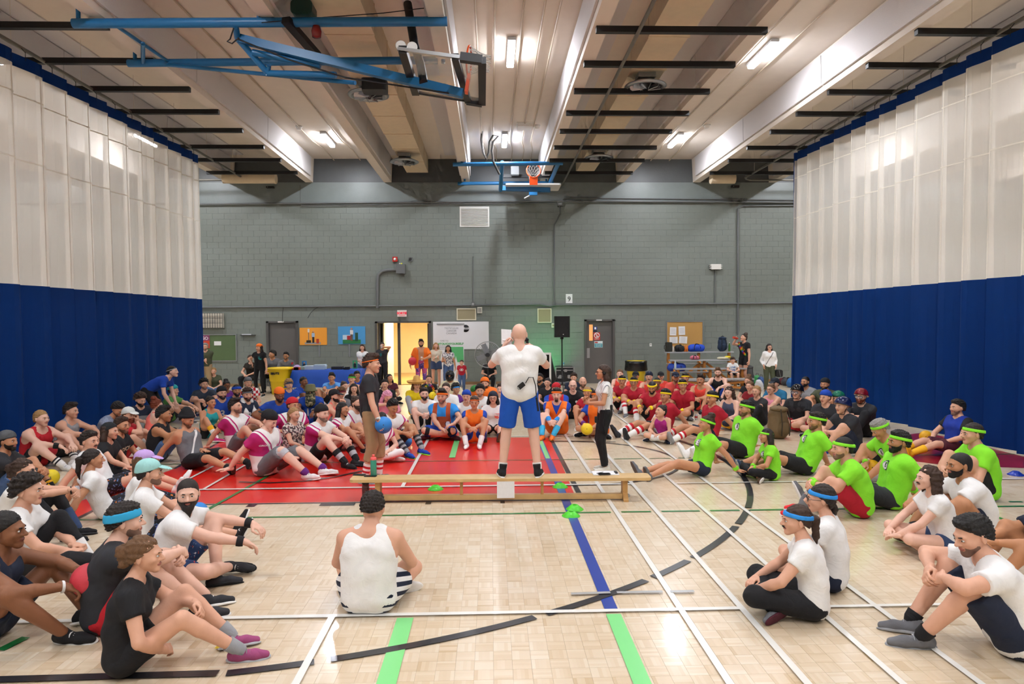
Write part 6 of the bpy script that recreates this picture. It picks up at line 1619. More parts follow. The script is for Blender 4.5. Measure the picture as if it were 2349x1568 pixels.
for sg in (0,1): beam2 = MB(); p_ = Vector((bx0+.2,20.9,.08 if sg else .3)); q_ = Vector((bx1-.2,20.9,.3 if sg else .08)); beam2.cbox((p_+q_)/2, (.05,(q_-p_).length,.06), R=frame_y(q_-p_)); beam2.build('cross_brace', [M_OAK], t)
# bags
def duffel(label, loc, L_, r, col, rz=0., strapc='#141418'):
    t = thing('duffel_bag', label, 'bag', loc, rz, 'sports bags'); mm = mat('bag_'+col, col, .7, bump=.5, bscale=18)
    f = Field(); f.cone((-L_/2+r,0,r*.85), (L_/2-r,0,r*.85), r, r, .02); f.ell((0,0,r*.9), (L_*.4,r*1.02,r*.9), .05); V, Q = f.mesh(.022, noise=(.012,16,len(label)), cuts=[lambda X,Y,Z: -Z+0*X+0*Y]); link('body', np_mesh('bag', [(V,Q,0)], [mm]), t)
    for sx in (-1,1): MB().tube([(sx*L_*.18,-r*.95,r*.5),(sx*L_*.18,-r*1.03,r*1.1),(sx*L_*.10,-r*.6,r*1.9),(0,-r*.3,r*2.0)], .014, 6).build('strap', [mat('strap_'+strapc, strapc, .7)], t)
    return t
def backpack(label, loc, h, w_, col, rz=0., acc='#2a2a2e'):
    t = thing('backpack', label, 'bag', loc, rz, 'sports bags'); mm = mat('bag_'+col, col, .75, bump=.5, bscale=22)
    f = Field(); f.cone((0,0,w_*.42), (0,.02,h-w_*.42), w_*.46, w_*.40, .02); f.ell((0,-.03,h*.34), (w_*.40,w_*.44,h*.28), .04)
    V, Q = f.mesh(.02, noise=(.01,20,len(label)), cuts=[lambda X,Y,Z: -Z+0*X+0*Y, lambda X,Y,Z: np.abs(Y)-w_*.36+0*X+0*Z]); link('body', np_mesh('bag', [(V,Q,0)], [mm]), t)
    f = Field(); f.ell((0,-w_*.34,h*.32), (w_*.32,w_*.14,h*.22), .02); V, Q = f.mesh(.018); link('front_pocket', np_mesh('pocket', [(V,Q,0)], [mm]), t)
    f = Field(); f.ell((0,-.01,h*.88), (w_*.40,w_*.36,h*.10), .02); V, Q = f.mesh(.018, noise=(.006,30,1)); link('top_lid', np_mesh('lid', [(V,Q,0)], [mm]), t)
    for sx in (-1,1): MB().tube([(sx*w_*.2,-w_*.40,h*.9),(sx*w_*.22,-w_*.52,h*.45),(sx*w_*.2,-w_*.46,h*.12)], .011, 6).build('compression_strap', [mat('strap_'+acc, acc, .7)], t)
    MB().tube([(-.05,0,h*.96),(0,-.02,h*1.04),(.05,0,h*.96)], .012, 6).build('grab_loop', [mat('strap_'+acc, acc, .7)], t); MB().tube([(w_*.36,.1,h*.8),(w_*.5,.05,h*.5),(w_*.38,.1,h*.12)], .018, 6).build('strap', [mat('strap_'+acc, acc, .7)], t)
    return t
ZS4 = 1.16
duffel('royal blue duffel bag on the top row of the bleacher', (xq(1597,22.7),22.7,ZS4), .58, .13, '#1546c0'); duffel('small black bag on the top row of the bleacher', (xq(1559,22.7),22.7,ZS4), .34, .12, '#1a1a1c')
t = thing('tote_bag', 'dark olive cooler tote at the end of the top row', 'bag', (xq(1534,22.7),22.7,ZS4)); MB().rbox((0,0,.16), (.20,.16,.32), .03, ax=1).build('body', [mat('bag_olive', '#2c2c22', .7, bump=.3)], t); MB().tube([(-.1,0,.24),(-.15,0,.2),(-.15,0,.1),(-.1,0,.06)], .012, 6).build('handle', [M_BLACK], t); MB().box((-.08,-.085,.03),(.08,-.08,.15)).build('front_pocket', [mat('bag_olive', '#2c2c22', .7, bump=.3)], t)
backpack('navy backpack standing on the top row of the bleacher', (xq(1657,22.7),22.7,ZS4), .50, .34, '#22344e', acc='#141a24')
def bt(label, px, col, cap, h=.22, y=22.65, z=ZS4, r=.035): 
    t = thing('plastic_bottle', label, 'bottle', (xq(px,y),y,z), group='plastic bottles'); MB().lathe((0,0,0), [(r*.9,0),(r,.01),(r,h*.6),(r*.45,h*.85),(r*.4,h*.93)], 12).build('body', [mat('drink_'+col, col, .2, var=.03)], t); MB().lathe((0,0,h*.93), [(r*.45,0),(r*.45,h*.07),(.0005,h*.07)], 10).build('cap', [mat('cap_'+cap, cap, .4)], t)
bt('pale sports drink beside the olive tote', 1544, '#d8cfc4', '#e8641c'); bt('orange sports drink left of the blue duffel', 1571, '#e0761c', '#e8641c'); bt('orange sports drink touching the blue duffel', 1576, '#e0761c', '#e8641c'); bt('green glass bottle beside the navy backpack', 1673, '#4a7a34', '#d8d8d0', .3)
bt('clear water bottle on the lower bleacher step', 1549, '#b8c8d4', '#dfe4ea', .24, 21.5, .68)
duffel('half open blue bag on the second row of the bleacher', (xq(1552,22.1),22.1,.55), .62, .14, '#123a9c'); duffel('small pink bag on the second row of the bleacher', (xq(1593,22.1),22.1,.92), .30, .07, '#c8687c')
t = thing('folded_cloth', 'cream and yellow clothes heaped on the bleacher beside the boy', 'clothes', (xq(1660,22.1),22.1,.92)); 
for c_, x_, z_, s_ in (('#cfc6a8',0,.04,(.22,.12,.05)),('#e6cf2a',.13,.07,(.11,.1,.05))): f = Field(); f.ell((x_,0,z_), s_, .02); V, Q = f.mesh(.018, noise=(.012,24,1)); link('cloth_heap', np_mesh('heap', [(V,Q,0)], [mat('fold_'+c_, c_, .85)]), t)
backpack('grey backpack leaning behind the boy on the bleacher', (xq(1716,21.6),21.6,.0), .78, .40, '#4c4c4c')
for lab, px, py, L2, r2, c_ in (('dark red bag in the heap by the right curtain', 1797, 882, .36, .13, '#5a1620'), ('grey bag in the heap by the right curtain', 1806, 884, .40, .14, '#3c3d42'), ('turquoise blue duffel in the heap by the right curtain', 1826, 888, .62, .17, '#2266a8')):
    v = at_z(px, py, 0); duffel(lab, (v.x,v.y,0), L2, r2, c_)
for lab, px, py, c_ in (('green shopping bag left of the woman in white', 1737, 884, '#2f8a4a'), ('blue bag left of the woman in white', 1746, 888, '#2a4f8a'), ('white and purple bag on the floor left of the woman in white', 1741, 896, '#cfd2d8')):
    v = at_z(px, py, 0); t = thing('shopping_bag', lab, 'bag', (v.x,v.y,0), .1, 'sports bags'); f = Field(); f.ell((0,0,.16), (.14,.09,.2), .02); V, Q = f.mesh(.02, noise=(.015,22,2), cuts=[lambda X,Y,Z: -Z+0*X+0*Y]); link('body', np_mesh('bag', [(V,Q,0)], [mat('bag_'+c_, c_, .5, bump=.5, bscale=18)]), t); MB().tube([(-.05,0,.33),(-.03,0,.42),(.03,0,.42),(.05,0,.33)], .008, 6).build('handle', [M_TRIM], t)
v = at_z(1829, 862, .35); t = thing('paper_sheet', 'white sheet on top of the heap of bags', 'paper', (v.x,v.y,.34)); MB().cbox((0,0,.1), (.3,.01,.22), R=Matrix.Rotation(-.5,3,'Y') @ Matrix.Rotation(-.5,3,'X')).build('sheet', [M_PAPER], t); MB().rbox((.12,0,.0), (.2,.15,.08), .03, ax=1).build('orange_cloth', [mat('fold_or', '#e06a2a', .8)], t)
v = at_z(1785, 1005, .0); backpack('tan hiking backpack behind the girl in green', (v.x,v.y,0), .62, .42, '#6b5738', .3, '#3a3020')
# ================================================================== the people
GB = ('@disc',.055,'white',.0,-.10,'f'); GB2 = ('@ring',.056,'navy',.0,-.10,'f'); GBt = ('B',.075,'navy',.0,-.10,'f')
GREEN = dict(top='tee:lime', band='lime', decal=[GB, GB2, GBt])
BBACK = [('@disc',.06,'white',.0,-.06,'b'), ('@ring',.062,'navy',.0,-.06,'b'), ('B',.085,'navy',.0,-.06,'b')]
WL = lambda c: {'R': (c,.02,.22), 'L': (c,.02,.22)}
G_ST = 'people standing along the back wall'
# ---- the three on and beside the bench
sp_ = at_z(1193,1092,ZBN)
SPK = person('stand', None, 'bald speaker in white tee and royal blue shorts standing on the bench', pos=(sp_.x,sp_.y), z0=ZBN, yaw=-3, hy=0, s=1.12, w=1.06, skin='pale', hair='bald:brown', top='tee:white', bot='shorts:royal', leg=.9, shoe='black', sole='white', style_shoe='high', sock='white:.16',
   LF=(-.19,0,.085), RF=(.19,0,.085), RH=(.15,.30,1.38), LH=(-.17,.28,1.40), epR=(.8,.1,-1), epL=(-.8,.1,-1), hdR=(-.6,.3,.6), hdL=(.3,.4,.9), hnR=(-.5,.2,-.6), hnL=(.7,.2,.2), hpR='fist', hpL='grip', lod=0)
rf_ = at_z(850,1104,0)
REF = person('stand', None, 'young man in dark grey tee with orange headband holding a blue ball by the bench', pos=(rf_.x,rf_.y), yaw=-88, hy=-6, s=1.045, w=.92, skin='fair', hair='quiff:brown', band='thin:orange', top='tee:char', bot='capri:khaki', shoe='grey', sole='lgrey', sock='white:.42:2.4:red',
   RH=(.26,.16,.80), epR=(.5,-1,0), hdR=(-.1,.5,-.8), hnR=(.2,.3,-.6), hpR='grip', RF=(.10,-.06,.085), LF=(-.10,.10,.085), lod=0)
wm_ = at_z(1388,1079,0)
ANN = person('stand', None, 'young woman in striped jersey and black trousers standing behind the bench', pos=(wm_.x,wm_.y), sex='f', yaw=92, hy=0, s=.955, w=.95, skin='tan', hair='halfup:brown', gl='clear', top='tee:pinstripe', bot='pants:black', shoe='offwhite', sole='white',
   LH=(-.08,.26,1.07), RH=(.02,.28,1.10), epL=(-.8,-.8,-.3), epR=(.8,-.8,-.3), hdL=(.5,.8,.3), hdR=(-.4,.7,.5), hpL='grip', hpR='grip', LF=(-.10,.02,.085), RF=(.08,-.02,.085), lod=0)
# ---- foreground
person('cross', (855,1165), 'man in a white tank top sitting with his back to the camera', s=1.04, w=1.12, yaw=-2, hy=0, hpt=-22, a=(2,14,24,26), skin='fair', hair='short:dark', top='tank:white', bot='shorts:uspant', shoe='white', LF=(.13,.34,.07), RF=(-.13,.34,.07), LH=(-.10,.33,.16), RH=(.10,.33,.16), epL=(-1,-.2,0), epR=(1,-.2,0), lod=0)
person('cross', (1826,1192), 'woman with blue headband and black trousers, nearest of the two with ponytails', sex='f', s=1.0, yaw=66, hy=18, skin='fair', hair='pony:brown', band='azure', beard='moustache:black', top='tee:white', bot='pants:black', shoe='grey', sole='maroon', w=1.06, a=(-2,16,18,8), LH=(-.16,.40,.20), RH=(.12,.40,.2), lod=0, sleeve=.55)
person('cross', (1882,1143), 'woman with blue headband and ponytail seen from behind in white tee', sex='f', s=1.03, yaw=58, hy=14, skin='fair', hair='sidepony:dark', band='azure', gl='clear', top='tee:white', bot='shorts:navy', shoe='white', lod=0)
person('cross', (2128,1096), 'woman with long wavy brown hair, white tee and denim shorts', sex='f', s=1.0, yaw=80, hy=8, hpt=4, skin='pale', hair='wavy:brown', beard='moustache:black', top='tee:white', bot='brief:denim', shoe='brown', sole='white', a=(4,20,22,6), LH=(-.10,.46,.17), RH=(.08,.46,.19), lod=0, dy=0)
person('wide', (2200,1066), 'man with shaved head and dark beard in white tee behind the long haired woman', s=1.04, w=1.14, yaw=78, hy=10, skin='olive', hair='buzz:black', beard='beard:black', top='tee:white', bot='shorts:navy', shoe='char', a=(2,24,24,8), lod=0)
person('hug', (2230,1226), 'dark haired bearded man in white tee and navy shorts at the lower right', s=1.08, w=1.12, yaw=72, hy=20, hpt=-14, skin='fair', hair='short:black', beard='stubble', top='tee:white', bot='shorts:navy', leg=.95, shoe='grey', sole='lgrey', sock='black:.12', a=(4,26,30,16), LH=(-.10,.38,.44), RH=(.05,.42,.44), epL=(-1,.1,.1), epR=(1,.1,.1), lod=0)
person('hug', (2404,1140), 'man cut off by the frame edge with clasped hands and navy shorts', s=1.03, yaw=80, skin='olive', hair='short:dark', top='tee:navy', bot='shorts:navy', shoe='white', LH=(-.05,.5,.36), RH=(.05,.5,.36))
person('hug', (332,1272), 'woman with curly bun in black tee and shorts, nearest at the lower left', sex='f', s=1.03, yaw=-72, hy=-8, skin='fair', hair='lowbun:light', top='tee:black', bot='shorts:black', leg=.45, shoe='#a04a78', sole='silver', sock='lgrey:.2', a=(-4,16,18,10), RF=(.14,.66,.085), LF=(-.10,.60,.085), RH=(.10,.22,.14), LH=(-.05,.40,.34), epR=(1,-.3,0), lod=0)
CL['tiedye'] = '#3aa0c8'
def tiedye(x, y, z, mth, mix, noise): return mix(noise(10, .52), mix(noise(14, .55), '#2fa6d6', '#7ac8b8'), '#d0505a')
PAT['tiedye'] = tiedye
person('hug', (288,1194), 'man in grey tee with tie-dye headband and red shorts', s=1.06, w=1.05, yaw=-68, hy=2, skin='pale', hair='short:dark', beard='stubble', band='wide:tiedye', top='tee:char', bot='shorts:red', shoe='char', sole='white', a=(0,18,20,8), RH=(.02,.46,.46), LH=(-.05,.44,.44), RF=(.12,.58,.085), LF=(-.10,.62,.085), epR=(1,.2,.1), lod=0)
person('wide', (431,1132), 'bearded man in white jersey with blue 66 looking back at the camera', s=1.05, w=1.08, yaw=-80, hy=-78, skin='pale', hair='buzz:dark', beard='long:dark', top='tee:white', bot='shorts:bluedots', shoe='char', sole='black', a=(0,20,18,6), RH=(.22,.66,.34), LH=(-.12,.62,.40), epR=(.8,0,-.6), wrist=WL('black'), LF=(.1,.36,.07), RF=(-.06,.42,.075), kpR=(1,.5,.3), kpL=(-.5,.3,1), toeR=(.2,1,-.1), decal=[('66',.30,'blue',.0,-.20,'b'), ('@disc',.03,'orange',-.2,-.02,'b')], lod=0)
person('straight', (344,1084), 'man in a mint green cap and white tee', s=1.02, yaw=-66, hy=-4, skin='fair', hair='crop:dark', hat='cap:mint', top='tee:white', bot='shorts:printed', shoe='black', beard='stubble', RH=(.16,.50,.16), LH=(-.1,.5,.2), lod=0)
person('cross', (334,1058), 'person in a lilac cap and white tee behind the mint cap', sex='f', s=1.0, yaw=-70, hy=-10, skin='fair', hair='long:light', hat='cap:lilac', top='tee:white', bot='shorts:printed', shoe='white')
person('lean', (214,1052), 'woman with long brown ponytail and white tee leaning back on her hands', sex='f', s=1.0, yaw=-52, hy=-8, skin='tan', hair='pony:dark', top='tee:white', bot='tights:printed', shoe='black', sole='white', a=(-26,-16,6,8), lod=0)
person('lean', (206,1011), 'man with moustache and white tee looking over his shoulder', s=1.03, w=1.1, yaw=-78, hy=-30, skin='fair', hair='short:dark', beard='moustache:brown', top='tee:white', bot='shorts:printed', shoe='white', sleeve=.45)
person('leanup', (65,1124), 'dark haired man in white tee with one black legging stretched out', s=1.05, yaw=-76, hy=-6, skin='fair', hair='messy:dark', top='tee:white', bot='tights:black', shoe='silver', sole='white', sock='white:.4', RF=(.10,.84,.08), toeR=(.2,.5,.85), a=(0,14,18,8), RH=(.05,.42,.20), LH=(-.05,.42,.22), epR=(1,-.5,0), epL=(-1,-.5,0), hdR=(-.4,.9,0), hnR=(0,-.2,-1), hnL=(0,-.2,-1), hdL=(.4,.9,0), hpR='fist', hpL='fist', lod=0)
P_SUN = person('hug', (55,1078), 'person with brown bun and sunglasses holding a silver can', sex='f', s=1.03, yaw=-80, hy=-4, skin='fair', hair='lowbun:brown', gl='sun', top='tee:white', bot='tights:black', shoe='black', sole='char', sock='denim:.5', RH=(.03,.54,.50), LH=(-.05,.54,.48), hpR='grip', hpL='grip', wrist={'R': ('black',.02,.07)}, lod=0)
P_BLK = person('wide', (16,1216), 'man in dark navy tank holding a red ball at the left edge', s=1.06, yaw=-82, hy=0, skin='brown', hair='afro:black', top='tank:navy', bot='shorts:navy', shoe='black', RH=(.12,.50,.36), LH=(-.10,.50,.38), hpR='grip', wrist={'R': ('white',.02,.08)}, lod=0)
# ---- left side rows
person('hug', (18,1011), 'bearded man in grey backwards cap and jean shorts at the left edge', s=1.0, yaw=-78, skin='tan', hair='crop:dark', hat='capback:#55585c', beard='beard:dark', top='tee:char', bot='shorts:jean', shoe='black', sock='black:.22:3.4:gold', RF=(.12,.58,.085))
P_RT = person('wide', (95,959), 'blond man in red tank top with black wristband', s=1.06, w=1.14, yaw=-104, hy=-2, skin='pale', hair='crop:blond', top='tank:red', bot='shorts:black', shoe='white', sock='white:.3:3.5:black', wrist={'R': ('black',.05,.3)}, RF=(.14,.60,.085))
person('wide', (163,942), 'young man in light grey tank with arms over his knees', s=1.05, w=1.02, yaw=-98, hy=4, skin='fair', hair='quiff:dark', top='tank:lgrey', bot='shorts:char', shoe='white', decal=[('@disc',.07,'black',.0,-.22,'f')])
person('hug', (270,938), 'man in blue grey tee bending his head down', s=1.04, yaw=-100, hy=-10, hpt=-30, a=(4,26,34,26), skin='tan', hair='short:black', top='tee:heather', bot='shorts:char', shoe='white', beard='stubble')
P_CAP = person('wide', (296,952), 'man in white cap and red tee with his hand at his chin', s=1.0, yaw=-78, skin='fair', hair='crop:light', hat='cap:#d8dcd8', beard='beard:red', top='tee:red', bot='shorts:red', shoe='white', RH=(.04,.24,.62), epR=(.6,.5,-.8), hdR=(-.2,.1,1), hpR='fist')
person('wide', (322,916), 'bearded man in navy print tee and green shorts looking down', s=1.03, yaw=-130, hy=10, hpt=-18, skin='fair', hair='messy:brown', beard='beard:dark', top='tee:navy', bot='shorts:dgreen', shoe='white', decal=[('@square',.13,'lgrey',0,-.22,'f')])
person('stand', (396,852), 'man in blue jersey bending over with hands on knees by the curtain', D=14.2, yaw=-86, hy=-6, a=(58,62,40,30), RH=(.16,.50,.56), LH=(-.12,.50,.56), RF=(.12,.06,.085), LF=(-.12,.02,.085), hpt=14, skin='pale', hair='crop:black', band='thin:silver', top='tee:blue', bot='pants:black', shoe='black', hz=.86, epR=(.6,-.5,.6), epL=(-.6,-.5,.6))
person('cross', (360,928), 'red haired woman with a bun and coral top', sex='f', yaw=-60, hy=20, skin='pale', hair='updo:red', top='tank:salmon', bot='tights:black', shoe='white')
person('wide', (398,895), 'man in teal backwards cap and green tee by the curtain', yaw=-92, hy=0, skin='fair', hair='crop:brown', hat='capback:teal', top='tee:leaf', bot='shorts:char', shoe='grey')
person('hug', (468,881), 'smiling dark haired man in navy tee against the left curtain', s=1.05, yaw=-150, hy=10, skin='fair', hair='messy:black', beard='stubble', top='tee:#2c3646', bot='shorts:black', shoe='black', RH=(.15,.46,.40))
person('cross', (253,988), 'woman in black dotted bandana and black tee with long hair', sex='f', s=1.02, yaw=-88, hy=-6, skin='fair', hair='long:brown', hat='bandana:#1c2226', top='tee:black', bot='tights:black', shoe='black', RH=(.18,.44,.24))
person('cross', (280,975), 'man in black print tee half hidden behind the bandana woman', yaw=-85, skin='tan', hair='short:brown', beard='stubble', top='tee:black', bot='shorts:red', shoe='white', sock='red:.4:3:white', decal=[('DUCK',.09,'cream',0,-.14,'f')])
person('hug', (376,950), 'young man in black leather vest with bare arms', s=1.04, w=1.05, yaw=-82, hy=-2, skin='olive', hair='quiff:black', top='vest:#16161a', bot='shorts:jean', shoe='black')
person('lean', (429,960), 'man in black beanie and grey tank leaning back on one hand', s=1.05, yaw=-112, hy=6, hpt=-20, skin='tan', hair='crop:dark', hat='beanie:black', beard='stubble', top='tank:grey', bot='shorts:black', leg=.85, shoe='black', sole='#5c463e', sock='black:.15', a=(-26,-16,4,4), RF=(.20,.82,.08), LF=(-.20,.80,.08), toeR=(.5,.45,.7), toeL=(-.4,.45,.75), LH=(-.05,.12,.25), hnL=(0,-.2,-1), hdL=(.3,.9,0), decal=[('@strap',.06,'white',0,0,'f')])
# ---- left centre: blue football team
person('cross', (484,922), 'woman in teal tank top with dark hair in a bun', sex='f', yaw=-128, hy=4, skin='tan', hair='bun:dark', top='tank:teal', bot='shorts:black', leg=.4, shoe='magenta', sock='white:.6:4.5:gold', RF=(.14,.50,.085), kpR=(.3,.2,1), LF=(-.12,.52,.085), kpL=(-.3,.2,1))
person('cross', (509,901), 'bearded man in blue jersey and black backwards cap', s=1.06, w=1.15, yaw=-150, hy=10, skin='fair', hair='crop:dark', hat='capback:black', beard='beard:dark', top='tee:bluejersey', bot='shorts:navy', shoe='white', decal=[('3',.2,'silver',0,-.2,'f')])
person('cross', (520,884), 'woman with glasses and a curly dark updo', sex='f', yaw=-140, skin='brown', hair='updo:black', gl='clear', top='tee:purple', bot='tights:black', shoe='black')
person('hug', (543,895), 'bearded man with wide blue headband and blue jersey', s=1.04, yaw=-138, hy=-14, skin='olive', hair='crop:black', beard='beard:black', band='wide:blue', top='tee:bluejersey', bot='shorts:navy', shoe='white')
person('cross', (569,877), 'man in grey cap and red checked shirt', s=1.03, yaw=-160, hy=14, skin='fair', hair='crop:blond', hat='capback:grey', top='tee:checks', bot='shorts:navy', shoe='white')
TWL = person('cross', (568,905), 'bearded man with grey headband and a white towel round his neck', s=1.05, w=1.12, yaw=-120, hy=-30, skin='fair', hair='messy:brown', beard='beard:brown', band='grey', top='tee:navy', bot='shorts:navy', shoe='white', decal=[('2',.2,'white',0,-.2,'f')])
person('wide', (641,905), 'big bearded man in orange cap and blue jersey number 41', s=1.1, w=1.25, yaw=-158, hy=10, hpt=-16, skin='brown', hair='crop:black', hat='capback:orange', beard='beard:black', top='tee:bluejersey', bot='shorts:navy', shoe='white', decal=[('41',.21,'silver',0,-.20,'f')], RH=(.3,.34,.3))
person('cross', (663,882), 'blond curly person with dark print headband and blue jersey', sex='f', s=1.03, w=1.1, yaw=-150, hy=6, skin='fair', hair='curly:blond', band='wide:#2c3a52', top='tee:bluejersey', bot='shorts:navy', shoe='white')
person('hug', (697,875), 'dark man in blue jersey turned sideways by the blue table', s=1.03, yaw=-120, hy=-8, skin='brown', hair='crop:black', top='tee:bluejersey', bot='shorts:navy', shoe='white', decal=[('@disc',.05,'white',.1,-.1,'f')])
MSK = person('wide', (712,896), 'masked person in camouflage hat and blue jersey number 18', s=1.06, w=1.05, yaw=-172, hy=4, skin='brown', hair=None, hat='bucket:camo', top='tee:bluejersey', bot='shorts:navy', shoe='lime', decal=[('18',.21,'silver',0,-.22,'f')])
person('wide', (761,866), 'young man in sky blue tee with arms crossed on his knees', s=1.04, yaw=178, hy=4, skin='tan', hair='quiff:black', top='tee:sky', bot='shorts:black', leg=.5, shoe='pink', sock='black:.3', RH=(-.02,.52,.42), LH=(.02,.52,.42))
person('cross', (790,885), 'brown haired woman turned sideways in a white top', sex='f', yaw=-130, hy=-10, skin='fair', hair='bun:brown', top='tee:white', bot='shorts:black', shoe='white')
person('cross', (807,869), 'man with green headband and white tank', s=1.04, yaw=175, hy=2, skin='fair', hair='short:brown', band='#4ab83a', top='tank:white', bot='shorts:black', shoe='white')
person('cross', (819,861), 'dark haired man in blue behind the green headband', s=1.02, yaw=176, skin='olive', hair='short:black', top='tee:blue', bot='shorts:navy', shoe='white')
person('cross', (812,891), 'woman with dark red bob and black tee', sex='f', yaw=-168, hy=4, skin='fair', hair='bob:dark', top='tee:black', bot='tights:black', shoe='black')
person('hug', (768,908), 'bearded man in black cap and coral tank top', s=1.03, yaw=-105, hy=-6, skin='fair', hair='crop:black', hat='cap:black', beard='beard:black', top='tank:salmon', bot='shorts:grey', shoe='black')
person('cross', (783,901), 'blond person with red bandana headband resting the chin on a hand', sex='f', yaw=-150, hy=0, hpt=-8, skin='fair', hair='messy:light', band='wide:#7a2a38', top='tee:grey', bot='tights:black', shoe='white', RH=(.04,.24,.58), hpR='fist')
# ---- pink and white team
JER = dict(top='tee:jersey', bot='shorts:grey')
person('leanup', (540,932), 'dark haired man in pink and white jersey leaning on one hand', s=1.06, yaw=-112, hy=6, hpt=8, skin='fair', hair='quiff:dark', beard='stubble', shoe='black', sole='white', sock='white:.3', RF=(.10,.56,.085), LF=(-.3,.72,.08), toeL=(-.4,.4,.8), a=(-16,-4,4,2), LH=(-.05,.42,.44), hnL=(0,-.2,-1), hdL=(.2,.9,-.2), decal=[('ETHIER',.06,'navy',0,-.36,'f')], **JER)
person('leanup', (618,963), 'heavy set boy in pink jersey with black cap and white shoes', s=1.1, w=1.24, yaw=-106, hy=-4, hpt=-24, skin='pale', hair='crop:dark', hat='capback:black', shoe='white', sole='white', sock='purple:.12', leg=.95, a=(-14,4,16,16), RF=(.16,.66,.085), LF=(-.14,.74,.085), toeR=(.15,1,.12), toeL=(-.15,1,.12), belly=.6, knee={'R': 'silver'}, LH=(-.05,.30,.24), hnL=(0,-.2,-1), hdL=(.3,.9,0), decal=[('GROUPE',.03,'white',.17,-.12,'f')], **JER)
person('cross', (672,929), 'man in red backwards cap and pink jersey', s=1.05, w=1.08, yaw=-140, hy=12, skin='tan', hair='crop:dark', hat='capback:red', beard='stubble', shoe='lime', RH=(.32,.3,.35), **JER)
person('cross', (675,950), 'blond woman in floral print tee with her hair tied back', sex='f', s=1.0, yaw=-118, hy=-10, skin='fair', hair='pony:blond', top='tee:flowers', bot='shorts:char', shoe='white', a=(-6,4,6,4))
person('hug', (739,948), 'man in black backwards cap and pink jersey hugging his knees', s=1.08, w=1.05, yaw=-118, hy=-6, skin='pale', hair='crop:light', hat='capback:black', beard='stubble', shoe='black', sole='char', sock='black:.5:2.3:silver', RH=(.04,.54,.36), LH=(-.02,.52,.38), RF=(.14,.60,.085), LF=(-.06,.64,.085), top='tee:jersey', bot='shorts:black')
person('hug', (787,938), 'woman with straight dark hair in pink jersey', sex='f', s=1.02, yaw=-112, hy=-4, skin='tan', hair='long:black', top='tee:jersey', bot='shorts:black', shoe='black', RF=(.10,.54,.085))
person('cross', (819,924), 'man with long brown beard and hair bun in pink jersey', s=1.06, w=1.05, yaw=-128, hy=-2, hpt=6, skin='fair', hair='bun:brown', beard='long:brown', top='tee:jersey', bot='shorts:denim', shoe='white')
HAIRC['pinkhair'] = '#e79ab4'
person('cross', (876,962), 'person in pink jersey and white tights half hidden behind the grey tee man', sex='f', s=.98, yaw=-152, hy=-10, hpt=-10, skin='pale', hair='pony:dark', top='tee:jersey', bot='tights:white', shoe='white', a=(4,20,24,20))
person('hug', (901,933), 'dark haired man in pink jersey with striped socks and blue shoes', s=1.05, w=1.02, yaw=-138, hy=-6, hpt=-22, skin='olive', hair='quiff:black', top='tee:jersey', bot='shorts:black', shoe='blue', sole='lime', sock='lgrey:.55:1.3.5:char', RF=(.14,.66,.085), LF=(-.20,.58,.085), RH=(.06,.50,.34), LH=(-.08,.50,.34))
person('cross', (889,910), 'person in a pink wig leaning the face on a hand', s=1.0, yaw=-160, hy=10, hpt=-22, a=(4,20,26,20), skin='fair', hair='wavy:pinkhair', top='tee:pink', bot='tights:pink', shoe='white', RH=(.05,.26,.56), hpR='relax')
person('cross', (883,881), 'man with teal and red scarf in black tee', yaw=-168, hy=-4, skin='fair', hair='short:black', top='tee:black', bot='shorts:black', shoe='black', decal=[('@strap',.09,'teal',0,0,'f')])
person('cross', (894,867), 'woman in maroon tee sitting before the hallway', sex='f', yaw=-166, hy=20, hpt=10, skin='tan', hair='long:black', top='tee:maroon', bot='tights:black', shoe='black', decal=[('4',.1,'white',.02,-.12,'f')])
# ---- centre rows
person('hug', (956,882), 'person in a straw sombrero and yellow costume', s=1.02, w=1.1, yaw=-172, hy=6, skin='fair', hair='bob:light', hat='sombrero:cream', top='tee:yellow', bot='tights:lgrey', shoe='black')
P_LEI = person('cross', (984,869), 'woman with a rainbow flower garland and black tee', sex='f', yaw=-172, hy=0, skin='fair', hair='bun:brown', top='tee:black', bot='tights:black', shoe='black', decal=[('@pocket',.05,'gold',.0,-.26,'f')])
person('hug', (973,903), 'bearded man in plain white tee with black shorts', s=1.04, yaw=-172, hy=6, skin='pale', hair='short:dark', beard='beard:dark', top='tee:white', bot='shorts:black', shoe='black', sole='white', RH=(.05,.50,.36), LH=(-.05,.52,.38))
person('cross', (1014,909), 'man with orange headband and rust tank over a blue tee', s=1.1, w=1.1, yaw=172, hy=-2, skin='fair', hair='quiff:dark', band='orange', beard='stubble', top='tee:u_rust', bot='shorts:blue', leg=.85, shoe='maroon', sole='#6b4a3e', knee={'R': 'black', 'L': 'black'}, RH=(-.05,.42,.22), LH=(-.26,.46,.30), decal=[('@disc',.045,'white',-.10,-.26,'f'), ('@ring',.046,'navy',-.10,-.26,'f')])
person('cross', (1023,891), 'pale man with receding hair in white tee behind the rust tank', s=1.06, yaw=178, hy=0, skin='pale', hair='crop:brown', top='tee:white', bot='shorts:black', shoe='white')
person('kneel', (1032,862), 'person in a black motorcycle helmet and cream jacket', s=.95, yaw=176, hy=2, skin='tan', hair=None, hat='fullhelmet:black', top='long:cream', bot='pants:khaki', shoe='black')
person('cross', (1046,892), 'person in a black wig with blue band and purple top', sex='f', yaw=-130, hy=-20, skin='tan', hair='curly:black', band='azure', top='tee:purple', bot='tights:black', shoe='black')
person('wide', (1070,909), 'woman in blue backwards cap and white tee', sex='f', s=1.05, yaw=176, hy=-2, skin='fair', hair='pony:brown', hat='capback:blue', top='tee:white', bot='shorts:black', leg=.5, shoe='salmon', sole='salmon')
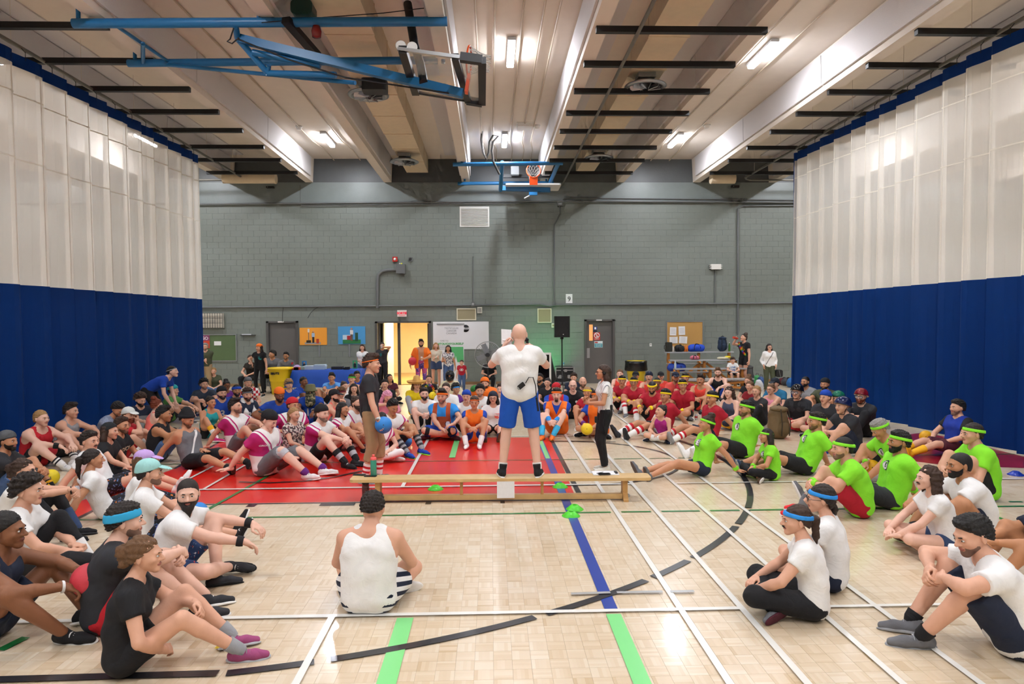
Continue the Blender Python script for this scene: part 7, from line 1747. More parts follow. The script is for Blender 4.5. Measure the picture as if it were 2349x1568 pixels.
person('hug', (1088,923), 'woman with orange headband in orange and blue hugging her knees', sex='f', s=1.06, yaw=178, hy=0, skin='tan', hair='pony:brown', band='thin:orange', top='tee:u_orange', bot='shorts:blue', leg=.4, shoe='white', sole='red', sock='white:.3', decal=[('@disc',.045,'white',-.06,-.20,'f'), ('@ring',.046,'maroon',-.06,-.20,'f')])
PMP = person('hug', (1112,880), 'bearded man in an orange pumpkin costume', s=1.04, w=1.1, yaw=178, hy=0, skin='fair', hair='crop:black', hat='pumpkin:orange', beard='beard:black', top='tee:orange', bot='shorts:orange', shoe='black')
person('hug', (1101,896), 'bearded man with curly dark top hair in white tee before the pumpkin', s=1.03, yaw=178, hy=2, skin='fair', hair='messy:black', beard='stubble', top='tee:white', bot='shorts:black', shoe='white', decal=[('@pocket',.045,'salmon',-.08,-.14,'f')])
person('straight', (1131,912), 'woman with glasses, dark cap and long dark hair in white tee', sex='f', s=1.03, yaw=178, hy=0, skin='fair', hair='long:black', hat='capback:#2a3040', gl='clear', top='tee:white', bot='brief:black', shoe='navy', sole='#6b5a3e', sock='navy:.25', decal=[('@pocket',.05,'salmon',-.08,-.14,'f')])
person('hug', (1149,892), 'fair young man in white tee leaning beside the speaker', s=1.04, yaw=170, hy=-6, skin='pale', hair='short:brown', top='tee:white', bot='shorts:black', shoe='white')
# ---- right centre
person('cross', (1238,867), 'dark haired man in black turned sideways right of the speaker', yaw=130, hy=30, skin='olive', hair='short:black', beard='beard:black', top='tee:black', bot='pants:black', shoe='black')
person('cross', (1256,877), 'dark haired woman in black tee right of the speaker', sex='f', yaw=160, hy=0, skin='fair', hair='bun:dark', top='tee:black', bot='pants:black', shoe='black')
person('hug', (1276,892), 'person in red cap and blue sleeves behind the orange headband man', s=1.04, w=1.1, yaw=172, hy=0, skin='fair', hair='crop:brown', hat='capback:red', top='tee:superred', bot='shorts:red', shoe='white')
person('hug', (1277,905), 'man with orange headband, orange vest and long blue wristbands', s=1.08, w=1.05, yaw=166, hy=4, skin='pale', hair='short:dark', band='orange', beard='goatee:dark', top='tee:v_orange', bot='shorts:orange', leg=.9, shoe='orange', sole='#8a6a3e', sock='#3ab0e0:.4', RH=(.06,.52,.28), LH=(-.02,.54,.28), RF=(.18,.62,.085), LF=(-.02,.58,.085), wrist={'R': ('azure',.02,.5), 'L': ('azure',.02,.4)})
person('wide', (1314,884), 'man with glasses and thin hair in black tee', s=1.06, w=1.12, yaw=172, hy=2, skin='pale', hair='receding:light', gl='clear', top='tee:black', bot='pants:black', shoe='black', decal=[('@disc',.03,'white',-.08,-.12,'f')])
person('cross', (1316,866), 'boy with spiky brown hair behind the man with glasses', s=.95, yaw=176, skin='fair', hair='messy:brown', top='tee:navy', bot='shorts:navy', shoe='white')
person('hug', (1337,876), 'bald bearded man in black tee', s=1.05, w=1.1, yaw=170, hy=4, skin='fair', hair='bald:brown', beard='beard:light', top='tee:black', bot='pants:black', shoe='black')
P_YW = person('hug', (1347,900), 'woman with yellow headband and red tee holding a can', sex='f', s=1.03, yaw=160, hy=4, skin='tan', hair='pony:blond', band='yellow', top='tee:crimson', bot='shorts:red', leg=.4, shoe='white', RH=(.04,.34,.40), hpR='grip')
P_OB = person('cross', (1369,909), 'man with orange headband and orange tank holding a yellow ball', s=1.06, yaw=152, hy=20, skin='tan', hair='short:brown', band='orange', top='tee:u_orange', bot='shorts:orange', shoe='black', RH=(.12,.42,.26), LH=(-.05,.46,.22), hpL='grip', wrist={'R': ('purple',.02,.25)})
RED = dict(top='tee:crimson', bot='shorts:black', sock='white:.65:3.5:red', shoe='grey')
person('hug', (1427,873), 'red team man with yellow headband partly behind the standing woman', s=1.03, yaw=150, skin='tan', hair='short:black', band='yellow', wrist=WL('yellow'), **RED)
person('hug', (1422,857), 'short haired man in coral tank far behind the standing woman', s=1.03, yaw=160, hy=0, skin='pale', hair='crop:light', top='tank:coral', bot='shorts:black', shoe='white')
person('hug', (1454,877), 'red team man with glasses and yellow headband', s=1.05, w=1.14, yaw=160, hy=4, skin='tan', hair='short:black', band='yellow', gl='clear', wrist=WL('yellow'), **RED)
person('hug', (1458,863), 'coral shirted man in a black cap before the bagged bin', yaw=166, skin='tan', hair='crop:black', hat='cap:black', top='tee:coral', bot='shorts:black', shoe='white')
person('wide', (1489,864), 'moustached man in navy backwards cap and coral tank', s=1.05, yaw=162, hy=0, skin='fair', hair='crop:dark', hat='capback:navy', beard='moustache:dark', top='tank:coral', bot='shorts:black', shoe='white')
person('wide', (1496,888), 'bald bearded red team man looking down with yellow headband', s=1.07, w=1.12, yaw=146, hy=10, hpt=-20, skin='olive', hair='buzz:black', band='yellow', beard='beard:black', wrist=WL('yellow'), **RED)
person('hug', (1507,877), 'shaved red team man with yellow headband facing away to the bin', yaw=140, skin='brown', hair='buzz:black', band='yellow', **RED)
person('cross', (1516,863), 'woman in black cap and coral tee', sex='f', yaw=166, hy=4, skin='fair', hair='pony:brown', hat='cap:black', top='tee:coral', bot='shorts:black', shoe='white')
person('cross', (1550,865), 'man in navy cap and salmon tee by the bleacher', s=1.04, yaw=168, hy=4, skin='tan', hair='crop:dark', hat='cap:navy', beard='stubble', top='tee:#e85a50', bot='shorts:black', shoe='white')
person('lean', (1526,907), 'red team man with yellow headband leaning back, black hair, striped socks', s=1.06, w=1.08, yaw=112, hy=24, skin='tan', hair='short:black', band='yellow', top='tee:crimson', bot='shorts:char', sock='white:.7:3.5:red', shoe='char', sole='char', wrist=WL('yellow'), a=(-22,-10,6,4))
person('cross', (1566,883), 'red team man with yellow headband turning to the side', s=1.05, yaw=140, hy=30, skin='tan', hair='short:black', band='yellow', wrist=WL('yellow'), **RED)
person('hug', (1572,867), 'red team man with black hair behind the turning one', s=1.04, yaw=160, hy=0, skin='tan', hair='short:black', band='yellow', **RED)
person('cross', (1516,943), 'little girl in a purple tank top', sex='k', s=.77, yaw=140, hy=-20, hpt=14, skin='fair', hair='bun:dark', top='tank:#a8207c', bot='shorts:maroon', leg=.4, shoe='navy', sock='white:.7', lod=1)
person('hug', (1607,871), 'dark haired man in coral tank with bare arms', s=1.06, w=1.08, yaw=150, hy=0, skin='tan', hair='quiff:dark', beard='moustache:dark', top='tank:coral', bot='shorts:black', shoe='black')
person('wide', (1647,854), 'bearded blond man in black sleeveless top and blue shorts', s=1.05, w=1.05, yaw=150, hy=10, skin='pale', hair='quiff:light', beard='beard:light', top='tank:black', bot='shorts:blue', leg=.8, shoe='black')
person('lean', (1633,913), 'red team man with black hair and yellow armband leaning on one arm', s=1.06, w=1.05, yaw=108, hy=14, skin='tan', hair='short:black', band='yellow', top='tee:crimson', bot='shorts:navy', sock='white:.55:3.5:red', shoe='lgrey', sole='lgrey', a=(-20,-8,4,2))
person('cross', (1672,900), 'woman with face paint and grey tank top with long brown hair', sex='f', s=1.04, w=1.08, yaw=124, hy=14, skin='pale', hair='wavy:brown', top='tank:#4a5068', bot='tights:navy', shoe='black', sock='gold:.6')
person('lean', (1620,972), 'girl with curly bun in green tee stretching her bare legs', sex='f', s=1.04, yaw=100, hy=-4, hpt=10, skin='tan', hair='updo:brown', bot='brief:navy', shoe='grey', sole='#5c4a40', wrist={'L': ('lime',.02,.2)}, a=(-22,-12,4,2), RF=(.06,.84,.075), LF=(-.18,.80,.075), **{k: v for k, v in GREEN.items()})
person('lean', (1711,937), 'heavy man in green tee with dark hair leaning back', s=1.07, w=1.2, belly=.7, yaw=102, hy=0, hpt=4, skin='tan', hair='short:black', beard='stubble', bot='shorts:black', leg=.85, shoe='white', sole='white', sock='white:.55:4.5:pink', a=(-18,-8,0,0), **GREEN)
person('cross', (1757,999), 'girl with dark hair in a green tee and black leggings', sex='f', s=.86, yaw=88, hy=6, skin='tan', hair='long:dark', bot='tights:black', shoe='brown', wrist=WL('lime'), lod=0, **GREEN)
person('lean', (1873,966), 'grey stubbled man in green tee leaning back with black shorts', s=1.07, w=1.08, yaw=86, hy=6, skin='tan', hair='short:dark', beard='stubble', bot='shorts:black', leg=.7, shoe='#3a4a66', sole='silver', sock='black:.15', a=(-28,-20,-6,-4), lod=0, **GREEN)
person('hug', (1932,1027), 'man in green tee with red shorts and bright red shoes', s=1.06, w=1.08, yaw=78, hy=14, skin='fair', hair='buzz:black', beard='stubble', top='tee:lime', band='lime', decal=BBACK, bot='shorts:crimson', leg=.75, shoe='#e02c34', sole='white', sock='grey:.2', wrist=WL('lime'), a=(2,22,22,8), LF=(-.12,.60,.085), RF=(.10,.52,.085), lod=0)
P_OLD = person('wide', (2018,983), 'grey haired man in green tee looking down at a yellow ball', s=1.05, w=1.02, yaw=92, hy=0, hpt=-26, skin='tan', hair='short:grey', bot='shorts:black', shoe='black', wrist=WL('lime'), a=(6,26,34,22), LH=(-.10,.30,.2), RH=(.1,.34,.22), lod=0, **GREEN)
person('lean', (2062,1013), 'dark bearded man in green tee leaning back, dark grey shorts', s=1.07, w=1.08, yaw=84, hy=4, hpt=2, skin='olive', hair='short:black', beard='beard:black', bot='shorts:char', leg=.8, shoe='grey', wrist=WL('lime'), a=(-22,-12,0,0), lod=0, **GREEN)
person('hug', (2230,994), 'man in green tee with knee raised and blue shoes at the right', s=1.1, w=1.14, yaw=80, hy=6, skin='fair', hair='crop:dark', bot='shorts:black', leg=.7, shoe='#2466a8', sole='white', a=(-2,16,18,6), LF=(-.14,.42,.085), RF=(.10,.46,.085), RH=(.1,.36,.3), LH=(-.05,.30,.24), lod=0, **GREEN)
person('straight', (2196,934), 'man in blue tank over black sleeves against the right curtain', s=1.05, w=1.02, yaw=96, hy=0, skin='fair', hair='short:black', beard='stubble', top='tee:darksleeve', bot='shorts:maroon', leg=.85, shoe='gold', sole='gold', sock='gold:.5', a=(-14,-4,4,4))
# ---- helmets and neighbours on the right
person('cross', (1716,873), 'woman with messy bun in black tee', sex='f', yaw=130, hy=0, skin='fair', hair='updo:light', top='tee:black', bot='tights:black', shoe='black')
person('cross', (1720,885), 'woman in dark red tee with her hair tied back', sex='f', yaw=120, hy=10, skin='fair', hair='pony:light', top='tee:#8a1420', bot='tights:black', shoe='black')
person('hug', (1735,897), 'blond woman with face paint in dark grey print tee', sex='f', s=1.04, yaw=124, hy=10, skin='fair', hair='pony:blond', top='tee:char', bot='tights:black', shoe='black', decal=[('@disc',.06,'gold',0,-.16,'f'), ('@disc',.05,'char',0,-.15,'f')])
person('hug', (1768,892), 'woman with glasses and pale pink sleeveless top', sex='f', s=1.02, yaw=124, hy=4, skin='fair', hair='bun:light', gl='clear', top='tank:pink', bot='shorts:char', shoe='white')
person('cross', (1777,880), 'man in black cap and teal tee', s=1.04, yaw=128, hy=0, skin='fair', hair='crop:dark', hat='cap:#1c2430', top='tee:#1f6f96', bot='shorts:black', shoe='black')
person('cross', (1828,899), 'man in black bike helmet and padded chest protector', s=1.06, w=1.08, yaw=126, hy=6, skin='fair', hair=None, hat='helmet:black', gl='goggles', top='tee:char', bot='shorts:crimson', sock='red:.6', shoe='black', decal=[('@square',.24,'black',0,-.20,'f'), ('@square',.2,'black',0,-.06,'f')])
person('cross', (1847,875), 'balding bearded man in grey tee against the curtain', s=1.04, yaw=124, hy=0, skin='tan', hair='buzz:dark', beard='beard:black', top='tee:lgrey', bot='shorts:black', shoe='black')
person('wide', (1892,881), 'bearded man in black backwards cap and olive tee', s=1.07, w=1.1, yaw=134, hy=0, skin='tan', hair='crop:black', hat='capback:black', beard='beard:black', top='tee:olive', bot='shorts:black', shoe='black')
person('cross', (1893,911), 'man in blue backwards cap and dark print tee', s=1.05, w=1.06, yaw=128, hy=-6, skin='fair', hair='crop:brown', hat='capback:blue', top='tee:char', bot='shorts:black', shoe='black', decal=[('@disc',.07,'gold',0,-.18,'f'), ('@disc',.05,'lgrey',0,-.17,'f')])
person('hug', (1922,914), 'person in a shiny green helmet hidden behind the navy helmet', s=1.0, yaw=120, skin='fair', hair=None, hat='helmet:#0f6a50', top='tee:char', bot='shorts:black', shoe='black')
person('hug', (1932,931), 'man in shiny navy helmet and dark tee hugging his knees', s=1.07, w=1.12, yaw=98, hy=10, skin='fair', hair=None, hat='helmet:#14204c', top='tee:char', bot='shorts:navy', leg=.8, shoe='blue', sole='white', a=(-2,20,22,6))
person('hug', (1975,909), 'man in dark red helmet and goggles with crossed arms', s=1.05, w=1.05, yaw=120, hy=10, skin='fair', hair=None, hat='helmet:#7a1020', gl='goggles', beard='beard:red', top='tee:char', bot='pants:black', shoe='black', RH=(0,.44,.42), LH=(0,.42,.4))
# ---- back of the hall, standing and sitting
ST = dict(group=G_ST)
person('stand', (594,797), 'woman in orange cap and black tee with hand on hip beside the yellow bin', D=20.6, sex='f', yaw=170, hy=-20, skin='fair', hair='long:dark', hat='capback:orange', top='tee:black', bot='tights:black', shoe='black', RH=(.24,.0,1.0), epR=(1,-.4,0), hpR='fist', decal=[('@pocket',.05,'teal',-.07,-.14,'f')], **ST)
person('stand', (471,795), 'bearded man in olive shirt half hidden by the left curtain', D=21.6, yaw=-170, hy=0, skin='fair', hair='short:grey', gl='clear', beard='stubble', top='tee:olive', bot='pants:khaki', shoe='brown', RH=(-.05,.22,1.12), LH=(.05,.24,1.1), **ST)
person('cross', (490,851), 'blond woman in olive tee and jeans sitting by the wall', sex='f', w=1.1, yaw=-160, hy=0, skin='fair', hair='sidepony:blond', top='tee:olive', bot='pants:jean', shoe='white', **ST)
def seat(px, py, lab, chair_lab, D, yaw, **k):
    J = person('chair', (px,py), lab, D=D, yaw=yaw, **k); fchair(chair_lab, J['obj'].location.x, J['obj'].location.y, math.radians(yaw)); return J
seat(574, 822, 'person in black and yellow top seated behind the orange cap woman', 'folding chair behind the orange cap woman', 21.6, 172, skin='fair', sex='f', hair='pony:brown', top='tee:#241c14', bot='pants:black', shoe='black', group=G_ST)
seat(625, 812, 'uniformed man in grey shirt seated, looking aside', 'folding chair under the uniformed man looking aside', 22.0, 176, hy=-40, skin='tan', hair='short:black', top='long:grey', bot='pants:black', shoe='black', decal=[('@pocket',.03,'red',.2,-.04,'f')], group=G_ST)
seat(656, 816, 'uniformed man with glasses in grey shirt seated beside the grey door', 'folding chair under the uniformed man with glasses', 21.9, 182, hy=0, skin='olive', hair='short:black', gl='clear', beard='stubble', top='long:grey', bot='pants:black', shoe='black', decal=[('@pocket',.03,'red',-.2,-.04,'f')], group=G_ST)
person('stand', (831,797), 'woman with long brown hair in white tee and jeans by the blue poster', D=22.4, sex='f', yaw=178, hy=0, skin='fair', hair='long:brown', top='tee:white', bot='pants:jean', shoe='white', RH=(.04,.22,1.05), LH=(-.04,.22,1.03), decal=[('@pocket',.05,'teal',-.08,-.12,'f')], **ST)
P_DR = person('stand', (877,792), 'woman with glasses in dark tee drinking at the hallway door', D=22.8, sex='f', yaw=186, hy=0, skin='tan', hair='bun:black', gl='clear', top='tee:char', bot='pants:black', shoe='black', LH=(-.05,.18,1.48), epL=(-1,.1,.1), hdL=(.5,.2,.6), hpL='grip', decal=[('@pocket',.05,'teal',.07,-.14,'f')], **ST)
P_OR = person('stand', (966,787), 'bearded man in an open orange blazer and galaxy tights', D=21.6, w=1.12, yaw=182, hy=0, skin='tan', hair='quiff:black', beard='beard:black', top=None, bot='tights:galaxy', shoe='black', RH=(.34,.10,.86), LH=(-.10,.30,1.06), hpL='grip', hdL=(.6,.6,.2), epL=(-1,-.4,0), **ST)
person('stand', (1000,793), 'blond woman in cream top and denim skirt with folded arms', D=22.4, sex='f', yaw=182, hy=4, skin='fair', hair='bob:blond', top='long:#cfc8b4', bot='skirt:denim', shoe='black', RH=(-.08,.20,1.16), LH=(.06,.24,1.13), **ST)
P_CW = person('stand', (1028,799), 'woman with long black curls and grey patterned blouse', D=21.8, sex='f', yaw=180, hy=-4, skin='tan', hair='wavy:black', top='tee:ikat', bot='pants:jean', shoe='black', RH=(.10,.26,1.12), hpR='grip', **ST)
person('stand', (1059,832), 'small boy in red tee with a white oval emblem', D=21.4, sex='k', yaw=178, hy=0, skin='fair', hair='crop:brown', top='tee:crimson', bot='pants:jean', shoe='black', decal=[('@oval',.07,'white',0,-.17,'f'), ('@square',.04,'white',.0,-.17,'f')], **ST)
seat(1122, 828, 'man in black seated behind the big fan', 'folding chair behind the big fan', 21.7, 178, skin='fair', hair='short:dark', top='tee:black', bot='pants:black', shoe='black', group=G_ST)
P_RB = person('stand', (1706,774), 'woman in black with a rainbow garland drinking from a red bottle', D=21.6, sex='f', yaw=112, hy=0, skin='fair', hair='updo:brown', top='tee:black', bot='shorts:black', leg=.5, shoe='black', RH=(.02,.30,1.52), epR=(.8,.4,-.8), hdR=(-.3,.9,.2), hpR='grip', hpt=14, decal=[('@pocket',.055,'gold',-.06,-.14,'f')], **ST)
person('stand', (1765,796), 'woman with glasses in white long sleeves with a crossbody bag', D=20.4, sex='f', w=1.1, yaw=172, hy=6, skin='fair', hair='long:dark', gl='clear', top='long:white', bot='pants:olive', shoe='brown', RH=(.20,.10,.92), LH=(-.20,.10,.92), decal=[('@strap',.03,'black',0,0,'f')], **ST)
P_BOY = person('chair', (1681,826), 'small boy in white LIVE LIFE tee sitting on the bleacher', D=21.35, z0=.18, sex='k', yaw=176, hy=0, hpt=-20, skin='fair', hair='short:brown', top='tee:white', bot='shorts:navy', shoe='black', hpL='grip', hpR='grip', decal=[('LIVE',.12,'azure',0,-.13,'f'), ('LIFE',.12,'blue',0,-.27,'f')], **ST)
# ================================================================== things held or worn loose
def held(J, v): return J['M'] @ Vector(v)
def palm(J, nm, d=.07, out=.03):
    R, hp = J['hands'][nm]; return J['M'] @ (J[nm]+R @ Vector((0, d, -out)))
def ball_at(label, c, col, r=.108):
    t = thing('dodgeball', label, 'ball', (c.x,c.y,c.z-r), group='dodgeballs'); V, Q = uv_ball((0,0,r), (r,r,r), 24, 14)
    link('ball_body', np_mesh('ball', [(V,Q,0)], [mat('rubber_'+col, col, .5, var=.04, bump=.25, bscale=260)]), t); d = (Vector((0,0,CAM_H))-c).normalized()
    MB().lathe(Vector((0,0,r))+d*(r-.002), [(.0005,.003),(.006,.003),(.008,0)], 10, R=frame_from(d.orthogonal(), d)).build('valve', [M_TRIM], t)
ball_at('blue ball held at the hip by the grey tee man', held(REF, (.20,.20,.77)), '#2a86d8', .115)
ball_at('yellow ball held by the man in orange tank', held(P_OB, (.02,.56,.20)), '#f2d01c', .11)
ball_at('red ball held by the man at the left edge', held(P_BLK, (.02,.60,.36)), '#d23a48', .115)
ball_at('red ball under the arm of the orange blazer man', held(P_OR, (.27,.16,.98)), '#c8283c', .13)
ball_at('red ball in the lap of the red tank top man', held(P_RT, (.02,.24,.26)), '#c8283c', .12); ball_at('yellow ball in the lap of the garland woman', held(P_LEI, (-.08,.36,.30)), '#f2d820', .10)
def can_at(label, c, band='#2a3a7a'):
    t = thing('drink_can', label, 'can', (c.x,c.y,c.z-.06), group='drink cans'); MB().lathe((0,0,0), [(.024,0),(.032,.01),(.032,.105),(.026,.12)], 16).build('body', [mat('can_#c9c9ce', '#c9c9ce', .3, metal=.6)], t); MB().lathe((0,0,.04), [(.0325,0),(.0325,.04)], 16, cap=False).build('print_band', [mat('lab_'+band, band, .5)], t); return t
can_at('silver can in the hands of the sunglasses person', palm(P_SUN, 'R'), '#8a2a34'); can_at('white and blue can held by the orange blazer man', palm(P_OR, 'L')); can_at('blue can held by the yellow headband woman', palm(P_YW, 'R')); can_at('white can at the mouth of the woman by the hallway', palm(P_DR, 'L'), '#c9c9ce')
# microphone and paper of the speaker
c = palm(SPK, 'R', .06, .02); t = thing('microphone', 'black microphone held up by the speaker', 'microphone', c); d = (held(SPK, (.04,.22,1.62))-c).normalized()
MB().tube([-d*.08, d*.06], [.014,.018], 10).build('handle', [M_BLACK], t); V, Q = uv_ball(tuple(d*.09), (.028,.028,.028), 12, 8); link('grille', np_mesh('grille', [(V,Q,0)], [mat('mic_black', '#16161a', .6, bump=.8, bscale=300)]), t)
c = palm(SPK, 'L', .06, .02); t = thing('paper_sheet', 'rolled white paper in the speaker\'s left hand', 'paper', c); MB().add([(-.08,.0,-.02),(.05,.02,-.05),(.05,.05,.16),(-.08,.03,.17),(-.08,.004,-.02),(.05,.024,-.05),(.05,.054,.16),(-.08,.034,.17)], [(0,1,2,3),(7,6,5,4),(0,4,5,1),(1,5,6,2),(2,6,7,3),(3,7,4,0)]).build('sheet', [M_PAPER], t); MB().tube([(-.07,.02,.03),(.05,.04,.02)], .02, 10, cap=False).build('roll', [M_PAPER], t)
# belt pack and microphone lead
t = thing('belt_pack', 'black radio pack clipped at the back of the speaker\'s shorts', 'radio', held(SPK, (.02,-.155,1.0)), math.radians(SPK['yaw'])); MB().rbox((0,0,0), (.055,.025,.09), .01, ax=1, R=Matrix.Rotation(.9,3,'Y')).build('case', [M_BLACK], t); MB().cbox((-.035,-.017,-.03), (.035,.004,.02), R=Matrix.Rotation(.9,3,'Y')).build('badge', [M_SILVER], t); MB().tube([(.05,0,.03),(.09,-.01,.10),(.14,-.01,.10),(.17,-.01,.0),(.18,-.01,-.14)], .006, 6).build('lead', [M_BLACK], t); MB().tube([(.18,-.01,-.14),(.20,-.01,-.30)], .012, 8).build('aerial', [M_BLACK], t)
# radio of the grey tee man, belt pack of the standing woman
t = thing('walkie_talkie', 'black walkie-talkie on the belt of the grey tee man', 'radio', held(REF, (.145,-.06,.93)), math.radians(REF['yaw'])); MB().rbox((0,0,0), (.03,.06,.14), .01, ax=0).build('case', [M_BLACK], t); MB().tube([(0,-.02,.07),(0,-.02,.17)], .006, 8).build('aerial', [M_BLACK], t)
t = thing('belt_pack', 'black belt pack and handset on the standing woman\'s waistband', 'radio', held(ANN, (-.14,-.04,.98)), math.radians(ANN['yaw'])); MB().rbox((0,0,0), (.035,.09,.13), .012, ax=0).build('case', [M_BLACK], t); MB().cbox((-.02,.0,-.03), (.004,.04,.03)).build('badge', [M_SILVER], t); MB().tube([(0,.0,.06),(-.03,.06,.0),(-.05,.10,-.2),(-.05,.06,-.36),(-.04,.16,-.28),(-.04,.2,-.16)], .005, 6).build('lead', [M_BLACK], t); MB().rbox((-.04,.2,-.14), (.03,.04,.09), .01, ax=0).build('handset', [M_BLACK], t)
hc = ANN['M'] @ ANN['HC']; t = thing('headset', 'black headset over the standing woman\'s ear', 'headset', hc, math.radians(ANN['yaw'])); MB().lathe((-.085,-.005,-.01), [(.0005,-.012),(.022,-.012),(.024,.01),(.0005,.012)], 14, R=Matrix.Rotation(math.pi/2,3,'Y')).build('ear_cup', [M_BLACK], t); MB().tube([(-.085,-.03,.02),(-.07,-.08,.03),(0,-.115,.03)], .005, 6).build('neck_band', [M_BLACK], t)
# wrist watch
t = thing('wrist_watch', 'white watch on the wrist of the grey tee man', 'watch', held(REF, REF['R']), 0); ax_ = (Matrix.Rotation(math.radians(REF['yaw']),3,'Z') @ (REF['EL']['R']-REF['R'])).normalized(); R_ = frame_from(ax_.orthogonal(), ax_)
MB().lathe((0,0,0), [(.033,.02),(.034,.03),(.034,.045),(.033,.055)], 16, R=R_, cap=False).build('strap', [M_WHITE], t); MB().lathe(Vector((0,-.036,0))+ax_*.038, [(.0005,0),(.02,0),(.02,.008),(.0005,.008)], 16, R=Matrix.Rotation(math.pi/2,3,'X')).build('dial', [M_SILVER], t)
# open orange blazer
def blazer(J):
    o = J['obj']; P0, P1, P2, rt, up, fw = (J[k] for k in ('P0','P1','P2','rt','up','fw'))
    f = Field()
    for sd, nm in ((1,'R'),(-1,'L')):
        f.cone(P0+rt*.09*sd-up*.12, P1+rt*.085*sd, .135, .125, .05); f.cone(P1+rt*.085*sd, P2+rt*.10*sd-up*.1, .125, .128, .05); f.cone(P2+rt*.09*sd-up*.08, P2+rt*.14*sd-up*.03, .12, .075, .05)
        S = P2+rt*.185*sd-up*.03; f.cone(S, S.lerp(J['EL'][nm], .75), .075, .072, .03, cut=True)
    f.ell(P2+up*.08, (.075,.1,.09), .01, sub=True)
    p1, fwn, upn, rn = np.array(P1), np.array(fw), np.array(up), np.array(rt)
    def cut(X,Y,Z):
        u = (X-p1[0])*rn[0]+(Y-p1[1])*rn[1]+(Z-p1[2])*rn[2]; q = (X-p1[0])*fwn[0]+(Y-p1[1])*fwn[1]+(Z-p1[2])*fwn[2]; return np.minimum(q-.0, .075-np.abs(u))
    V, Q = f.mesh(.02, noise=(.004,20,2), cuts=[cut, lambda X,Y,Z: (.72-Z)+0*X+0*Y])
    c = bpy.data.objects.new('blazer', np_mesh('blazer', [(V,Q,0)], [cloth('orange')])); COL.objects.link(c); c.parent = o
blazer(P_OR)
# towel round the neck
def towel(J):
    P2, rt, up, fw = (J[k] for k in ('P2','rt','up','fw')); f = Field()
    for sd in (-1,1):
        a0 = P2+up*.06-fw*.06+rt*.03*sd; a1 = P2+rt*.10*sd+up*.035+fw*.02; a2 = P2+rt*.10*sd-up*.12+fw*.15; a3 = P2+rt*.10*sd-up*.36+fw*.17
        f.cone(a0, a1, .05, .045, .03); f.cone(a1, a2, .045, .04, .03); f.cone(a2, a3, .05, .055, .03)
    V, Q = f.mesh(.018, noise=(.008,26,3)); M = J['M']; W_ = np.array(M.to_3x3()); V = V@W_.T+np.array(M.translation)
    o = link('towel', np_mesh('towel', [(V,Q,0)], [mat('towel_white', '#e6e3de', .95, bump=.6, bscale=120)])); tag(o, 'white towel hung round the neck of the bearded man', 'towel')
towel(TWL)
# rainbow garlands
def garland(J, label, diag=False):
    P2, rt, up, fw = (J[k] for k in ('P2','rt','up','fw')); t = thing('flower_garland', label, 'garland', J['obj'].location, math.radians(J['yaw'])); t.scale = J['obj'].scale; cols = ['#d8242c','#f07a1c','#f2d414','#2f9a44','#2a62c8','#7a2a9c']
    for k in range(16):
        a = 2*math.pi*k/16; c = P2+rt*.12*math.cos(a)+up*(-.10+.13*math.sin(a))+fw*(.12-.10*math.sin(a)+.03) if not diag else P2+rt*(.12-.26*k/15)+up*(.03-.36*k/15)+fw*(.10+.05*math.sin(math.pi*k/15))
        f = MB(); 
        for q in range(6): b_ = 2*math.pi*q/6; f.lathe(c+Vector((.022*math.cos(b_),0,.022*math.sin(b_))), [(.0005,-.014),(.017,0),(.0005,.014)], 6)
        f.build('flower', [mat('petal_'+cols[k%6], cols[k%6], .8)], t)
garland(P_LEI, 'rainbow flower garland round the neck of the seated woman in black'); garland(P_RB, 'rainbow flower garland across the drinking woman in black', True)
# red drink bottle
c = palm(P_RB, 'R', .08, .035); hd_ = P_RB['M'] @ (P_RB['HC']+Vector((.0,.10,-.05))); d = (c-hd_).normalized(); d = Vector((d.x,d.y,max(d.z,.02))).normalized(); t = thing('drink_bottle', 'red drink bottle at the mouth of the woman in black', 'bottle', c); R_ = frame_from(d.orthogonal(), d)
MB().lathe((0,0,0), [(.016,-.10),(.02,-.08),(.038,-.04),(.038,.12),(.034,.13)], 14, R=R_).build('body', [mat('drink_red', '#d0402c', .2)], t); MB().lathe((0,0,0), [(.0385,.0),(.0385,.07)], 14, R=R_, cap=False).build('paper_label', [mat('lab_red', '#b02a20', .5)], t)
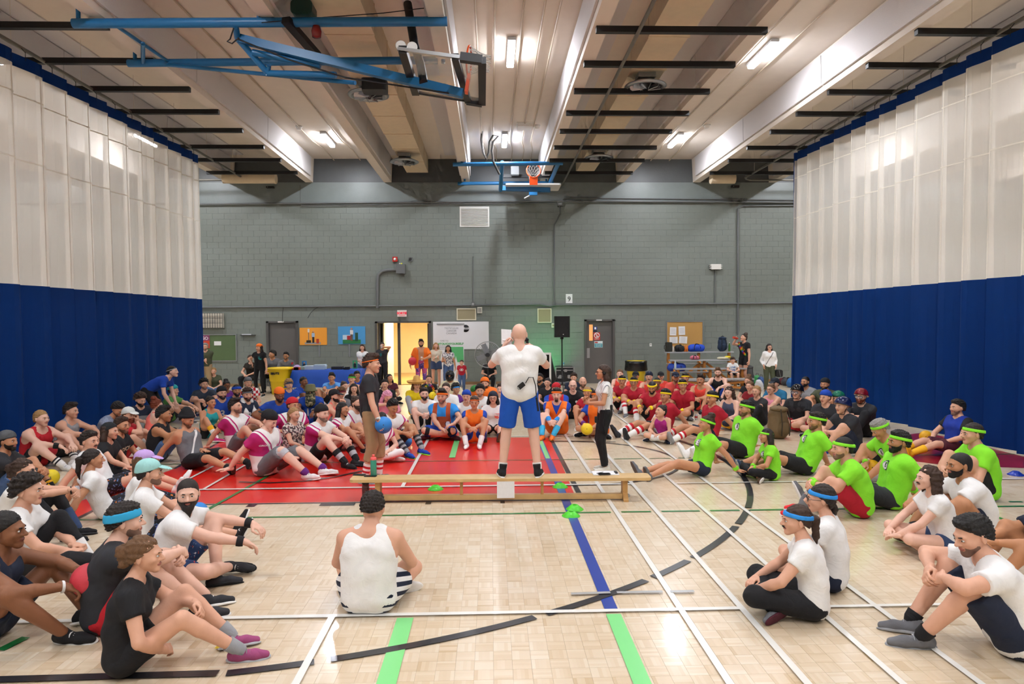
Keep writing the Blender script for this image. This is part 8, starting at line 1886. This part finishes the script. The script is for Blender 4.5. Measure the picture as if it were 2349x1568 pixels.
# camouflage face veil
f = Field(); HCm = MSK['HC']; f.ell(HCm+Vector((0,.0,-.03)), (.092,.112,.095), .03); f.cone(HCm+Vector((0,.02,-.08)), HCm+Vector((0,.05,-.22)), .088, .10, .05)
V, Q = f.mesh(.016, noise=(.008,30,1), cuts=[lambda X,Y,Z: Z-(HCm.z+.035)+0*X+0*Y]); c = bpy.data.objects.new('face_veil', np_mesh('veil', [(V,Q,0)], [attr_rgb('print_camo', camo)], lambda V: V)); COL.objects.link(c); c.parent = MSK['obj']
# pumpkin body and leaf
f = Field(); P2, P1 = PMP['P2'], PMP['P1']; f.ell(P2+Vector((0,0,-.02)), (.33,.22,.15), .05); f.ell(P1+Vector((0,.03,.05)), (.28,.22,.2), .06)
f.ell(PMP['HC']+Vector((0,.05,.02)), (.11,.2,.13), .02, sub=True); V, Q = f.mesh(.022, noise=(.008,14,2)); c = bpy.data.objects.new('pumpkin_costume', np_mesh('pumpkin', [(V,Q,0)], [cloth('orange')])); COL.objects.link(c); c.parent = PMP['obj']
f = Field(); f.ell(P2+Vector((.24,.08,.08)), (.09,.14,.07), .02, R=Matrix.Rotation(.6,3,'Y')); V, Q = f.mesh(.018); c = bpy.data.objects.new('costume_leaf', np_mesh('leaf', [(V,Q,0)], [cloth('dgreen')])); COL.objects.link(c); c.parent = PMP['obj']
# crossbody bag, handheld game
v = at_y(1787, 856, 20.3); t = thing('crossbody_bag', 'small black crossbody bag at the hip of the woman in white', 'bag', v); MB().rbox((0,0,0), (.2,.08,.22), .05, ax=1).build('body', [M_BLACK], t); MB().tube([(-.02,-.045,.1),(.03,-.05,-.1)], .006, 6).build('zip', [M_SILVER], t)
c = (palm(P_BOY,'R')+palm(P_BOY,'L'))/2; t = thing('handheld_game', 'white handheld device in the hands of the small boy', 'device', c); MB().rbox((0,0,0), (.2,.09,.02), .01, ax=1).build('case', [M_WHITE], t); MB().cbox((0,-.0,.012), (.1,.06,.003)).build('screen', [mat('phone_glass', '#1c1e24', .08)], t)
